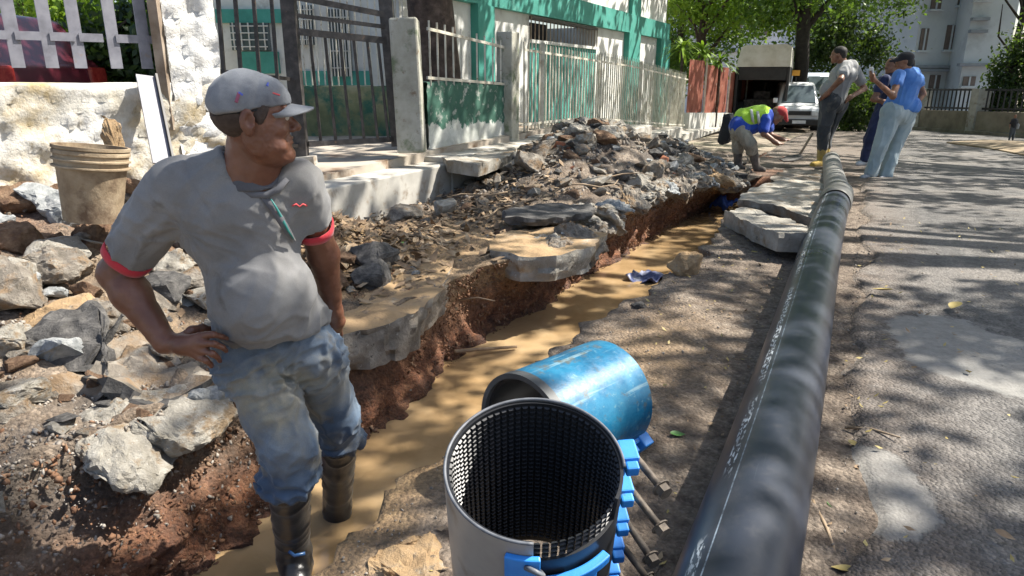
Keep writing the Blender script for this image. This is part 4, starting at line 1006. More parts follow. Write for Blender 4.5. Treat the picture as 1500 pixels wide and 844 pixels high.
# sleeve end on the other arm
s.cap(shL + (elL - shL) * .78, elL + (elL - shL) * .8, .09, .09, .006, 'sub')
s.cut(A(395, 500, 1.80), (.10, 0.10, -1), .012)
def shirt_d(V, N):
    d = folds(V, (-.55, 0, -.8), .075, .008, 2) * .7 + .35 * folds(V, (.8, 0, -.5), .06, .008, 21) * sstep(.62, .8, V[:, 2])
    pit = np.exp(-((V - A(283, 345, 1.77)) ** 2).sum(1) / .10 ** 2); pr = V - A(283, 345, 1.77)
    d += pit * .0035 * np.sin(np.arctan2(pr[:, 2] - .02, pr[:, 0]) * 13 + 3 * noise(V, 9, 2))
    d += .012 * np.exp(-((V - A(345, 352, 1.7)) ** 2 / np.array([.15, .3, .03]) ** 2).sum(1)) * -1 + .004 * noise(V * [1, 1, 2.2], 6, 9)
    low = sstep(.66, .50, V[:, 2]); d += low * folds(V, (1, 0, .15), .05, .012, 5)
    slv = np.exp(-((V - (shR + cd * .5)) ** 2).sum(1) / .12 ** 2); d += slv * folds(V, cd, .045, .011, 9)
    d += .003 * noise(V, 9, 3) + .0015 * noise(V, 25, 4) + .004 * np.exp(-((V - A(330, 330, 1.7)) ** 2).sum(1) / .2 ** 2) * folds(V, (1, 0, -.35), .045, 1, 12)
    d *= .68
    sa = (V - A(296, 300, 1.7)) @ np.array([.86, 0, .5]); d -= .0035 * np.exp(-(sa / .004) ** 2) * (V[:, 2] > .86) * (N[:, 1] < 0)
    return d
shirt = soft_obj('shirt', s, m_shirt, man, shirt_d)
# cuffs
def ringband(name, c0, c1, r0, r1, mat, thick=.004, sq=1.0, n=48, wob=.003, seed=0):
    c0, c1 = Vector(c0), Vector(c1); d = (c1 - c0).normalized(); x = d.cross(Vector((0, 1, 0))).normalized(); y = d.cross(x); vs = []
    prof = [(0, r0 - thick), (0, r0), (.5, (r0 + r1) / 2 + .001), (1, r1), (1, r1 - thick)]
    for k in range(n):
        a = 2 * PI * k / n; w_ = 1 + wob * 20 * float(noise(np.array([[math.cos(a), math.sin(a), seed]]), 1.5, seed)[0])
        for f, r_ in prof: vs.append(c0.lerp(c1, f) + (x * math.cos(a) + y * math.sin(a) * sq) * r_ * w_)
    fs = []
    for k in range(n):
        a, b = k * 5, ((k + 1) % n) * 5
        for q in range(5): fs.append((a + q, a + (q + 1) % 5, b + (q + 1) % 5, b + q))
    return child_at(link(name, mesh(name, vs, fs, mat, True)), man)
e1 = shR + cd * .77; cdn = cd / np.linalg.norm(cd)
ringband('sleeve_cuff', e1 - cdn * .002, e1 + cdn * .024, .0675, .0655, m_cuff)
e2 = shL + (elL - shL) * .60; dl = (elL - shL) / np.linalg.norm(elL - shL)
ringband('sleeve_cuff', e2 - dl * .012, e2 + dl * .016, .0575, .055, m_cuff)
# collar and placket, follow the shirt's front surface
def front(px, py, off=.004, Y0=1.4):
    """point on the shirt where the line of sight meets it"""
    r_ = ray(px, py); t = np.linspace(1.45, 2.1, 400); P = np.array([0, 0, CH]) + np.array(tuple(r_))[None, :] * t[:, None]
    I = ((P - s.lo) / s.h).astype(int); ok = ((I >= 0) & (I < s.n)).all(1); dv = np.where(ok, s.d[tuple(np.clip(I, 0, s.n - 1).T)], 1); b = np.nonzero(dv < 0)[0]
    q = P[b[0]] if len(b) else P[200]; return Vector(q) - r_.normalized() * off
def strip(name, pts, wid, mat, off=.004, par=man, th=.002):
    c = [front(x, y, off) for x, y in pts]; vs = []
    for i, q in enumerate(c):
        d = (c[min(i + 1, len(c) - 1)] - c[max(i - 1, 0)]).normalized(); vw = (q - Vector((0, 0, CH))).normalized(); x = d.cross(vw).normalized(); ww = wid[i] if hasattr(wid, '__len__') else wid
        vs += [q - x * ww / 2, q + x * ww / 2]
    fs = [(2 * i, 2 * i + 1, 2 * i + 3, 2 * i + 2) for i in range(len(c) - 1)]
    o = child_at(link(name, mesh(name, vs, fs, mat, True)), par); sm = o.modifiers.new('t', 'SOLIDIFY'); sm.thickness = th; sm.offset = 0; return o
m_zip = M('teal_zip', [(.03, .2, .18), (.06, .28, .25)], 30, .5, .2, .001)
strip('placket_band', [(383, 286), (398, 302), (411, 322), (422, 340), (431, 354)], [.014, .020, .020, .018, .010], cloth_mat('placket_cloth', [(.09, .09, .10), (.13, .13, .14)], (), 8), .009)
strip('placket', [(397, 292), (405, 305), (414, 322), (422, 338), (430, 350)], [.003, .006, .007, .006, .003], m_zip, .0125)
strip('neckband', [(329, 222), (337, 248), (350, 270), (370, 285), (391, 286), (408, 277), (421, 262)], [.012, .016, .018, .018, .016, .016, .012], cloth_mat('neckband_cloth', [(.10, .10, .11), (.15, .15, .16)], (), 8), .009)
strip('chest_logo', [(428, 302), (434, 299), (439, 303), (444, 299), (450, 302)], .0045, m_er, .011)
bt = MB()
for x, y in ((377, 262), (404, 308)): bt.tube([front(x, y, .002), front(x, y, .010)], .0055, 12)
bt.obj('button', m_er, None, True); child_at(bpy.data.objects['button'], man)
m_colr = cloth_mat('grey_collar', [(.07, .07, .078), (.10, .10, .11)], (), 8)
sc_ = Soft(nk - .2, nk + .2, .0042)
sc_.cap(nk + [0, .01, -.075], nk + [-.004, .018, .012], .092, .079, .01); sc_.cut(nk + [-.0, .0, .022], (.25, -.62, 1), .002); sc_.cut(nk + [0, 0, -.052], (0, .2, -1), .002)
sc_.cap(nk + [0, .012, -.09], nk + [-.002, .018, .06], .082, .071, .004, 'sub'); sc_.cap(A(381, 232, 1.77), A(396, 290, 1.66), .046, .018, .004, 'sub')
soft_obj('collar', sc_, m_colr, man)
# ---- trousers
s = Soft((-1.15, 1.55, -.16), (-.36, 2.40, .62), .0056)
hipR = A(366, 530, 1.87); kneeR = A(424, 652, 1.80); cufR = A(424, 716, 1.84); hipL = A(458, 520, 1.93); kneeL = A(492, 610, 2.06); cufL = A(497, 658, 2.13)
s.cap(A(362, 497, 1.89), A(448, 500, 1.90), .092, .078, .04); s.cap(hipR, hipR * .45 + kneeR * .55, .096, .078, .04); s.cap(hipR * .45 + kneeR * .55, kneeR, .078, .072, .03)
s.cap(kneeR, cufR, .079, .076, .02); s.cap(hipL, kneeL, .086, .070, .03); s.cap(kneeL, cufL, .074, .072, .02)
s.cap(A(418, 530, 1.91), A(420, 520, 1.92), .07, .06, .04)
s.ell(cufR + [0, 0, .03], (.088, .088, .018), None, .012); s.ell(cufR + [0.005, 0, -.018], (.084, .084, .014), None, .01); s.ell(cufL + [0, 0, .035], (.082, .08, .016), None, .01); s.ell(cufL + [0, 0, -.005], (.078, .078, .012), None, .01)
s.cap(cufR + [0, .0, -.05], cufR + [.0, .0, -.16], .1, .1, .01, 'sub'); s.cap(cufL + [0, 0, -.045], cufL + [0, 0, -.14], .1, .1, .01, 'sub')
def jean_d(V, N):
    z = V[:, 2]; hemR = np.exp(-((V - (cufR + [0, 0, .03])) ** 2).sum(1) / .13 ** 2); hemL = np.exp(-((V - (cufL + [0, 0, .03])) ** 2).sum(1) / .12 ** 2)
    d = (hemR + hemL) * folds(V, (1, .2, -.25), .04, .020, 3); d += np.exp(-((z - .40) / .07) ** 2) * folds(V, (1, 0, .28), .04, .013, 7) + .004 * noise(V, 8, 3) + .006 * folds(V, (.4, 0, 1), .055, 1, 9)
    crot = np.exp(-((V - A(420, 540, 1.85)) ** 2).sum(1) / .1 ** 2); return d + crot * folds(V, (1, 0, .5), .035, .014, 4)
def jean_mask(V):
    n = fbm(V, 7, 4, 3); front_ = np.exp(-((V - A(400, 590, 1.75)) ** 2).sum(1) / .13 ** 2); low = sstep(.16, .02, V[:, 2] - .0)
    hem = np.exp(-((V - cufR) ** 2).sum(1) / .10 ** 2) + np.exp(-((V - cufL) ** 2).sum(1) / .09 ** 2)
    return np.stack([np.clip(front_ * 1.0 + .45 * n * sstep(.6, .2, V[:, 2]) + .4 * np.exp(-((V - A(488, 560, 1.95)) ** 2).sum(1) / .1 ** 2), 0, .85), np.clip(hem * 1.1 + .2 * n, 0, .9), V[:, 0] * 0], 1)
jeans = soft_obj('jeans', s, m_jean, man, jean_d, {'mask': jean_mask})
# ---- rubber boots
s = Soft((-1.0, 1.75, -.62), (-.45, 2.55, .12), .006)
anR = A(432, 822, 1.96); anL = A(494, 742, 2.33)
s.cap(cufR + [0, .0, .02], anR + [0, 0, .05], .064, .052, .01); s.cap(anR + [0, 0, .03], anR + [.03, -.09, -.03], .052, .045, .03); s.cap(anR + [.03, -.09, -.04], anR + [.0, .06, -.05], .040, .040, .02); s.ell(anR + [0, 0, .0], (.055, .06, .05), None, .02)
s.cap(cufL + [0, 0, .02], anL, .060, .052, .01); s.cap(anL, anL + [0, 0, -.2], .052, .052, .02)
def boot_d(V, N): return folds(V, (1, .2, .1), .06, .0025, 4) + .003 * noise(V, 14, 2)
soft_obj('boots', s, m_boot, man, boot_d)
bk = MB(); pb = A(438, 812, 1.87)
bk.tube([pb + [-.03, 0, .01], pb + [-.01, -.012, .004], pb + [.022, -.006, .008]], .006, 8)
o = bk.obj('boot_strap', M('wet_blue_strap', [(.03, .08, .2), (.05, .13, .3)], 20, .2, .2, .002), None, True); child_at(o, man)
# ------------------------------------------------------------------ raised pavement, kerb and entrance slab on the left
m_pave = M('worn_pavement', [(.30, .25, .20), (.40, .345, .28), (.47, .42, .35)], 2.2, .88, .3, .005, 30, vk='World', spots=[((.20, .13, .08), 3, .55, .68)])
m_kerb = M('kerb_concrete', [(.33, .31, .27), (.42, .40, .36), (.50, .48, .43)], 3, .85, .3, .005, 30, vk='World', spots=[((.22, .17, .12), 4, .54, .68)])
def sz(u): return float(itp(u, [3, 6, 9.7, 12, 18, 24, 40], [.34, .44, .50, .40, -.05, -.3, -1.0]))
def strip_sheet(name, us, v0, v1, zf, mat, nv=6, wob=.01, seed=0):
    A_ = []; 
    for u in us:
        for j in range(nv): v = v0 + (v1 - v0) * j / (nv - 1); x, y = uv2xy(u, v); A_.append((x, y, zf(u, v)))
    A_ = np.array(A_); A_[:, 2] += fbm(A_, 3, 3, seed) * wob; n = len(us)
    fs = np.array([(i * nv + j, i * nv + j + 1, (i + 1) * nv + j + 1, (i + 1) * nv + j) for i in range(n - 1) for j in range(nv - 1)])
    return link(name, mesh(name, A_, fs, mat, True))
us = np.arange(3.7, 40, .15)
tag(strip_sheet('pavement', us, -12, -4.02, lambda u, v: sz(u) + .03, m_pave, 26, .012, 1), kind='structure')
tag(strip_sheet('pavement_edge', us, -4.02, -4.018, lambda u, v: sz(u) + .03 if v < -4.019 else sz(u) - .3, m_pave, 2, .0, 1), kind='structure')
# kerb blocks: each one a piece
kerb = thing('kerb', 'stepped concrete kerb edging the raised pavement left of the rubble heap', 'kerb', UV(4, -3.8, 0))
u = 3.72; k = 0
while u < 30:
    L = 2.4 + .3 * ((k * 37) % 5) / 5; zt = sz(u + L / 2) - .03; mb = MB()
    p = [uv2xy(u + .004, -4.15), uv2xy(u + L - .004, -4.15), uv2xy(u + L - .004, -3.70 + .01 * (k % 3)), uv2xy(u + .004, -3.70 + .01 * (k % 2))]
    mb.prism(p, -.25, zt); child_at(mb.obj('kerb_block', m_kerb, None, bevel=.015), kerb); u += L; k += 1

# ------------------------------------------------------------------ rough cast white wall with the picket fence on top
def rough_wall(name, a, b, z0, z1, th, mat, parent=None, bumpy=.02, seed=0, res=.03, top=.01):
    a, b = Vector(a), Vector(b); L = (b - a).length; d = (b - a).normalized(); nrm = Vector((d.y, -d.x, 0)); nx, nz2 = int(L / res) + 1, int((z1 - z0) / res) + 1; vs = []; 
    rows = []
    for j in range(nz2 + 1): rows.append((0, z0 + (z1 - z0) * j / nz2))
    rows += [(-.01, z1 + .012), (-th / 2, z1 + .02), (-th, z1)] ; rows.append((-th, z0)); G_ = []
    for i in range(nx + 1):
        p = a + d * (L * i / nx)
        for o_, z in rows: q = p + nrm * o_; G_.append((q.x, q.y, z))
    G_ = np.array(G_); nr = len(rows); f = fbm(G_, 9, 3, seed) * bumpy + np.maximum(0, noise(G_, 28, seed + 2)) * bumpy * .9 - np.maximum(0, noise(G_, 19, seed + 7) - .25) * bumpy * 2.2
    G_[:, 0] += nrm.x * f; G_[:, 1] += nrm.y * f; G_[:, 2] += fbm(G_, 2.5, 3, seed + 4) * top * (G_[:, 2] > z1 - .05)
    fs = np.array([(i * nr + j, (i + 1) * nr + j, (i + 1) * nr + j + 1, i * nr + j + 1) for i in range(nx) for j in range(nr - 1)])
    me = mesh(name, G_, fs, mat, True); o = link(name, me)
    if parent: child_at(o, parent)
    return o
m_rcast = M('white_roughcast', [(.44, .40, .32), (.64, .61, .54), (.76, .74, .70)], 3.5, .9, .9, .012, 34, vk='World', spots=[((.42, .31, .14), 2.0, .50, .64), ((.25, .2, .13), 9, .58, .68)])
WA, WB = at(-260, 120, 3.35), at(322, 120, 4.55); WA.z = WB.z = 0
wd_ = (WB - WA).normalized(); wn = Vector((wd_.y, -wd_.x, 0)); WZ = 1.16
wall = thing('boundary_wall', 'low rough cast white wall with yellow stains behind the near rubble', 'wall', (WA + WB) / 2)
rough_wall('wall_face', WA, WB, .25, WZ, .18, m_rcast, wall, .028, 3)
def wallpt(px, z, out=0.0):
    """point above the wall's middle line in the direction of photo column px"""
    r_ = ray(px, 70 if z > 1.2 else 118); A2 = np.array([[wd_.x, -r_.x], [wd_.y, -r_.y]]); q = np.linalg.solve(A2, np.array([0 - WA.x + wn.x * .09, 0 - WA.y + wn.y * .09])); p = WA + wd_ * q[0] - wn * (.09 - out); return Vector((p.x, p.y, z))
m_pick = M('shade_greyed_steel', [(.13, .13, .15), (.20, .20, .23), (.26, .26, .29)], 9, .5, .2, .002, spots=[((.22, .17, .14), 14, .62, .72)])  # steel darkened so the fence's shade sits in its colour; plank shares it
pick = thing('picket_fence', 'steel picket fence of wide flat bars standing on the rough cast wall', 'fence', (WA + WB) / 2)
PB = [-75, -28, 22, 72, 114, 167, 212]
for i, px in enumerate(PB):
    b_ = wallpt(px, 1.255); t_ = wallpt(px, 2.9)
    child_at(MB().bar(b_, (b_.x, b_.y, 2.9), .062, .012, up=wn).obj('picket', m_pick), pick)
    c = wallpt(px + 14, 1.42); child_at(MB().bar(c - wd_ * .035 + wn * .012, c + wd_ * .085 + wn * .012, .045, .006, up=wn).obj('cross_tab', m_pick), pick)
lp = MB(); t0 = wallpt(198, 1.215, .12) ; b0 = at(238, 240, 3.95)
lp.bar(t0, b0, .10, .012, up=wn); pl_ = lp.obj('leaning_plank', m_pick, None); tag(pl_, 'white painted metal plank leaning against the rough cast wall beside the bucket', 'plank')
lp2 = MB(); q = wd_ * .055; lp2.bar(t0 + q, b0 + q, .012, .05, up=wn); lp2.obj('folded_edge', M('shaded_steel', [(.03, .028, .027), (.06, .055, .05)], 12, .5, .3, .002), pl_)  # same white iron; this side's shade is put into a near-black colour
# stone shard standing beside the bucket
tag(link('standing_stone', hull_mesh('standing_stone', 71, 16, 1.0, 2, m_conc_t, .05, (.55, .4, 1.5)), None, at(168, 222, 3.72), (0, .05, .3), (.26,) * 3), 'upright mossy stone shard leaning on the wall between bucket and plank', 'rock')
# pillar at the wall's right end
m_pil = M('flaking_white_paint', [(.56, .54, .50), (.72, .71, .68), (.76, .76, .74)], 5, .9, .9, .012, 36, vk='World', spots=[((.25, .22, .18), 30, .66, .72)])
pc_ = at(282, 100, 4.45); tag(rough_wall('gate_pillar', Vector((pc_.x, pc_.y, 0)) - wd_ * .13, Vector((pc_.x, pc_.y, 0)) + wd_ * .17, .5, 3.0, .28, m_pil, None, .03, 9), 'thick white peeling pillar at the right end of the rough cast wall', 'pillar')
m_brn = M('brown_strip', [(.18, .13, .09), (.34, .28, .22)], 8, .9, .5, .006)
q0 = Vector((pc_.x, pc_.y, 0)) - wd_ * .165 - wn * .02
tag(MB().box((q0.x, q0.y, 1.85), (.055, .055, 1.9)).obj('fence_post', m_brn, None), 'brown weathered post on the left side of the white pillar', 'post')
# bucket
m_buck = M('mud_caked_plastic', [(.20, .14, .085), (.31, .235, .15), (.40, .32, .22)], 7, .88, .7, .008, 30, spots=[((.14, .09, .055), 5, .5, .64)])
bp = at(117, 211, 3.30); BZ = bp.z
bucket = thing('bucket', 'large mud stained plastic bucket with ribbed rim standing by the wall', 'bucket', (bp.x, bp.y, BZ - .36)); bucket.rotation_euler = (R(-4), R(6), 0); bucket.scale = (.88, .88, .95)
def lathe(name, prof, mat, parent, n=48, wob=0, seed=0):
    vs, fs = [], []; m = len(prof)
    for k in range(n):
        a = 2 * PI * k / n; w_ = 1 + wob * float(noise(np.array([[math.cos(a), math.sin(a), seed]]), 1.2, seed)[0])
        vs += [(r_ * math.cos(a) * w_, r_ * math.sin(a) * w_, z) for r_, z in prof]
    for k in range(n):
        a, b = k * m, ((k + 1) % n) * m
        for q in range(m - 1): fs.append((a + q, b + q, b + q + 1, a + q + 1))
    return autosmooth(link(name, mesh(name, vs, fs, mat), parent), 50)
lathe('bucket_wall', [(0, .004), (.135, .004), (.14, 0), (.165, .25), (.172, .27), (.176, .30), (.176, .325), (.184, .33), (.184, .345), (.178, .35), (.186, .355), (.186, .37), (.172, .37), (.166, .30), (.13, .015), (0, .012)], m_buck, bucket, wob=.035)
for k, z in enumerate((.262, .296)):
    lathe('rim_rib', [(.172 + .003 * k, z), (.187, z + .003), (.187, z + .010), (.174 + .003 * k, z + .013)], m_buck, bucket, wob=.035)
# ------------------------------------------------------------------ entrance gate and its posts
m_gate = M('dark_gate_steel', [(.030, .028, .028), (.055, .05, .048), (.10, .09, .085)], 14, .5, .4, .002, spots=[((.2, .12, .07), 20, .62, .72)])
GY = 7.0
gate = thing('entrance_gate', 'dark steel barred gate standing half open in front of the mossy wall', 'gate', at(510, 210, GY))
def gbar(name, p0, p1, Y, w_, d_=None, mat=None, Y1=None, par=None):
    a, b = at(*p0, Y), at(*p1, Y1 or Y); return child_at(MB().bar(a, b, w_, d_ or w_, up=(0, -1, 0)).obj(name, mat or m_gate), par if par is not None else gate)
gbar('gate_post', (442, 232), (420, -25), 6.6, .12, .10); gbar('gate_post', (584, 214), (563, -25), GY, .125, .10)
for (p, q, w_) in (((428, -5), (566, 22), .05), ((430, 22), (568, 40), .035), ((432, 46), (570, 60), .06), ((452, 211), (580, 204), .05)):
    gbar('gate_rail', p, q, 6.62, w_, .04, Y1=6.98)
for k, x in enumerate((461, 482, 503, 522, 541, 556)):
    f = (x - 440) / 135; gbar('gate_bar', (x + 8 + 6 * f, 208 - 4 * f), (x - 8 + 6 * f, 50 + 8 * f), 6.62 + .36 * f, .024, .02)
gbar('gate_foot', (430, 236), (462, 234), 6.55, .07, .12, m_kerb)
fp = thing('steel_fence', 'dark steel bar fence between the white pillar and the gate behind the man', 'fence', at(375, 200, 6.2))
for x in (322, 347, 374, 400): gbar('fence_bar', (x + 14, 215), (x - 4, -20), 5.6 + (x - 322) / 100 * .9, .028, .022, par=fp)
gbar('fence_rail', (318, 104), (428, 116), 5.6, .03, .03, Y1=6.6, par=fp); gbar('fence_rail', (322, 214), (440, 213), 5.6, .03, .03, Y1=6.6, par=fp)
# leaning mossy white post right of the gate
m_mossw = M('mossy_white_paint', [(.26, .25, .20), (.38, .37, .31), (.48, .47, .41)], 4, .9, .6, .008, 30, vk='World', spots=[((.16, .19, .12), 5, .53, .64), ((.22, .17, .12), 11, .6, .7)])
a, b = at(604, 224, 6.85), at(592, 28, 6.95)
po = MB(); po.bar(a, b, .26, .22, up=(0, -1, 0)); o = po.obj('gate_pillar', m_mossw, None, bevel=.02); tag(o, 'leaning stained white pillar on the right of the steel gate', 'pillar')
# ------------------------------------------------------------------ green and white low wall with bars, then the long pale bar fence
FV = -4.1
m_gw = None
def gw_mat():
    m, t, p = newmat('green_over_white_paint'); v = vec(t, 'World'); a = nz(t, 4.5, 8, .68, v); s_ = t.nodes.new('ShaderNodeSeparateXYZ'); t.links.new(v, s_.inputs[0])
    h = mth(t, 'ADD', s_.outputs[2], mth(t, 'MULTIPLY', a.outputs['Fac'], .55)); f = ramp(t, h, [(.98, 0.0), (1.02, 1.0)])
    f = mth(t, 'MULTIPLY', f, ramp(t, nz(t, 9, 7, .7, v).outputs['Fac'], [(.34, .2), (.44, 1.0)]))
    c = mixc(t, f, ramp(t, a.outputs['Fac'], [(.35, (.36, .38, .34)), (.6, (.60, .61, .57))]), ramp(t, a.outputs['Fac'], [(.35, (.025, .085, .06)), (.65, (.05, .14, .10))]))
    t.links.new(c, p.inputs['Base Color']); p.inputs['Roughness'].default_value = .85; bump(t, p, a.outputs['Fac'], .5, .02); return m
def lv(px, py, v=FV): return atv(px, py, v)
a, b = lv(628, 206), lv(752, 200); ztop = lv(690, 122).z
lw_ = thing('low_wall', 'low wall with flaking dark green paint over white beside the leaning pillar', 'wall', (a + b) / 2)
rough_wall('wall_face', (a.x, a.y, 0), (b.x, b.y, 0), .3, ztop, .2, gw_mat(), lw_, .012, 13, .04)
m_bars = M('pale_fence_paint', [(.40, .36, .28), (.56, .53, .44), (.64, .62, .55)], 8, .6, .3, .002, spots=[((.24, .14, .09), 18, .6, .7)])
bf = thing('bar_fence', 'pale steel bars standing on top of the green and white low wall', 'fence', (a + b) / 2 + Vector((0, 0, ztop)))
n = 11
for i in range(n):
    px = 628 + (745 - 628) * i / (n - 1); t_ = lv(px, 30 + 32 * i / (n - 1)); child_at(MB().bar((t_.x, t_.y, ztop - .02), t_, .018, .018).obj('fence_bar', m_bars), bf)
for dy in (6, 78):
    p, q = lv(626, 36 + dy), lv(750, 68 + dy * .72); child_at(MB().bar(p, q, .02, .03).obj('fence_rail', m_bars), bf)
cp = lv(744, 130); pil2 = MB(); pil2.box((cp.x, cp.y, (1.75 + .3) / 2), (.22, .22, 1.45), Matrix.Rotation(-AZ, 3, 'Z')); o = pil2.obj('fence_pillar', m_mossw, None, bevel=.015); tag(o, 'square peeling white pillar ending the low green wall', 'pillar')
long_f = thing('bar_fence', 'long pale steel bar fence running along the pavement in front of the teal building', 'fence', lv(880, 190))
u0, u1 = xy2uv(*lv(768, 190)[:2])[0], xy2uv(*lv(1003, 190)[:2])[0]
r_ = random.Random(12)
def ftop(u): return float(itp(u, [u0, (u0 + u1) / 2, u1], [1.66, 1.52, 1.27]))
nb = int((u1 - u0) / .118)
pm = {}
for i in range(nb):
    u = u0 + .118 * i; z0 = sz(u) + .03; z1 = ftop(u); x, y = uv2xy(u, FV); le = r_.gauss(0, .012)
    mb = MB().bar((x, y, z0), (x + le * SA, y + le * CA, z1), .019, .019); mb.bar((x + le * SA, y + le * CA, z1), (x + le * SA, y + le * CA, z1 + .05), .008, .008)
    child_at(mb.obj('fence_bar', m_bars), long_f)
for f0 in (.10, -.0):
    for k in range(6):
        ua, ub = u0 + (u1 - u0) * k / 6, u0 + (u1 - u0) * (k + 1) / 6; za = (ftop(ua) - .10) if f0 else sz(ua) + .12; zb = (ftop(ub) - .10) if f0 else sz(ub) + .12
        child_at(MB().bar(UV(ua, FV + .0, za), UV(ub, FV, zb), .016, .03).obj('fence_rail', m_bars), long_f)
for k in range(4):
    u = u0 + (u1 - u0) * (k + .25) / 4; x, y = uv2xy(u, FV - .01); child_at(MB().bar((x, y, sz(u)), (x, y, ftop(u) + .03), .06, .06).obj('fence_post', m_bars), long_f)
# rust red corrugated sheets on a white plinth
m_redf = M('rust_red_sheet', [(.17, .045, .028), (.26, .075, .045), (.33, .12, .075)], 3, .75, .4, .004, 20, vk='World', spots=[((.42, .30, .24), 6, .62, .72)])
red = thing('sheet_fence', 'rust red corrugated sheet fence on a white plinth beyond the pale bars', 'fence', UV(u1 + 3, FV, 0))
u = u1 + .05; k = 0
while u < 30:
    L = 1.9; n = 40; vs = []; ztp = float(itp(u, [u1, 30], [1.66, 1.25])) - .04 * (k % 2); zbt = sz(u) + .38
    for i in range(n + 1):
        uu = u + L * i / n; vv = FV + .018 * math.sin(i * PI / 2) + .06 * (k % 2) * .3; x, y = uv2xy(uu, vv); vs += [(x, y, zbt), (x, y, ztp + .01 * math.sin(i))]
    o = link('metal_sheet', mesh('metal_sheet', vs, [(2 * i, 2 * i + 2, 2 * i + 3, 2 * i + 1) for i in range(n)], m_redf)); sm = o.modifiers.new('t', 'SOLIDIFY'); sm.thickness = .006; child_at(o, red)
    child_at(MB().bar(UV(u + L - .02, FV + .05, sz(u) + .0), UV(u + L - .02, FV + .05, ztp + .06), .05, .05).obj('post', m_bars), red); u += L; k += 1
pw = MB(); n = 8
for i in range(n):
    ua, ub = u1 + (30 - u1) * i / n, u1 + (30 - u1) * (i + 1) / n; pw.bar(UV(ua, FV + .02, sz(ua) + .12), UV(ub - .01, FV + .02, sz(ub) + .12), .16, .62)
child_at(pw.obj('plinth', M('dirty_white', [(.38, .37, .33), (.58, .57, .53)], 3, .85, .3, .005, vk='World'), None), red)
# ------------------------------------------------------------------ teal and white building behind the fence
BV = -5.7
m_white = M('white_render', [(.50, .49, .46), (.60, .60, .57), (.66, .66, .63)], 2, .88, .25, .004, 24, vk='World', spots=[((.35, .33, .29), 1.7, .58, .74)])
m_teal = M('teal_paint', [(.035, .20, .165), (.05, .27, .22), (.07, .32, .27)], 2, .7, .2, .003, 24, vk='World', spots=[((.1, .26, .22), 4, .56, .7)])
m_black = M('dark_room', [(.02, .018, .016), (.05, .045, .04)], 3, .9, 0)
bld = thing('apartment_building', 'white building with teal columns and beams behind the pale bar fence', 'building', UV(14, BV, 0))
def bz(px, py): p = atv(px, py, BV); return xy2uv(p.x, p.y)[0], p.z
def bpart(name, ua, ub, za, zb, out, dep, mat, par=None, bevel=0):
    p = [uv2xy(ua, BV + out), uv2xy(ub, BV + out), uv2xy(ub, BV + out - dep), uv2xy(ua, BV + out - dep)]; o = MB().prism(p[::-1], za, zb).obj(name, mat, None, bevel=bevel)
    if par is None: par = bld
    if par.type == 'EMPTY': child_at(o, par)
    else: o.parent = par; o.matrix_parent_inverse = (parent_mat(bld)).inverted() if False else Matrix.Identity(4)
    return o
uE = bz(973, 80)[0]; uS = 8.2
w0, w1 = bz(775, 60)[0], bz(872, 60)[0]; zw1 = bz(822, 32)[1]; zw0 = bz(822, 68)[1]; zb0 = bz(916, 48)[1]; zb1 = bz(916, 20)[1]
bpart('wall', uS, w0, -.3, zb0, 0, .5, m_white); bpart('wall', w1, uE, -.3, zb0, 0, 6, m_white); bpart('wall', uS, uE, zb0 + .002, 7.5, 0, .5, m_white)
bpart('wall', w0 + .002, w1 - .002, zw1, zb0, 0, .3, m_white); bpart('spandrel', w0 + .002, w1 - .002, -.3, zw0, .03, .3, m_teal)
bpart('sill', w0 - .03, w1 + .03, zw0 + .002, zw0 + .06, .08, .3, m_white); bpart('dark_interior', w0, w1, zw0 - 1, zw1 + .1, -1.2, .2, m_black)
bpart('beam', uS, uE + .06, zb0, zb1, .12, .3, m_teal)
bpart('beam', uS, uE + .06, zb1 + 2.6, zb1 + 3.1, .12, .3, m_teal)
for pa, pb_, py in ((690, 714, 70), (913, 930, 80), (961, 975, 80)):
    ua, ub = bz(pa, py)[0], bz(pb_, py)[0]; bpart('column', ua, ub, -.3, zb0 - .002, .14, .3, m_teal)
for pa, pb_ in ((680, 700), (921, 934)):
    ua, ub = bz(pa, 10)[0], bz(pb_, 10)[0]; bpart('column', ua, ub, zb1 + .002, zb1 + 2.59, .10, .3, m_teal)
n = 20
wf = bpart('window_frame', w0, w1, zw1 - .05, zw1 - .003, .06, .1, m_gate)
for i in range(n + 1):
    u = w0 + (w1 - w0) * i / n; p = UV(u, BV + .04, zw0 + .05); q = UV(u, BV + .04, zw1); child_at(MB().bar(p, q, .022, .022).obj('window_bar', m_brn), bld)
ua, ub = bz(730, 100)[0], bz(742, 100)[0]; bpart('window', ua, ub, bz(736, 132)[1], bz(736, 64)[1], .012, .05, m_black)
# upper storey windows just above the beam (mostly out of the frame)
for k in range(3):
    ua = uS + 2 + k * 2.6; bpart('window', ua, ua + 1.2, zb1 + 1.0, zb1 + 2.2, .012, .05, m_black)
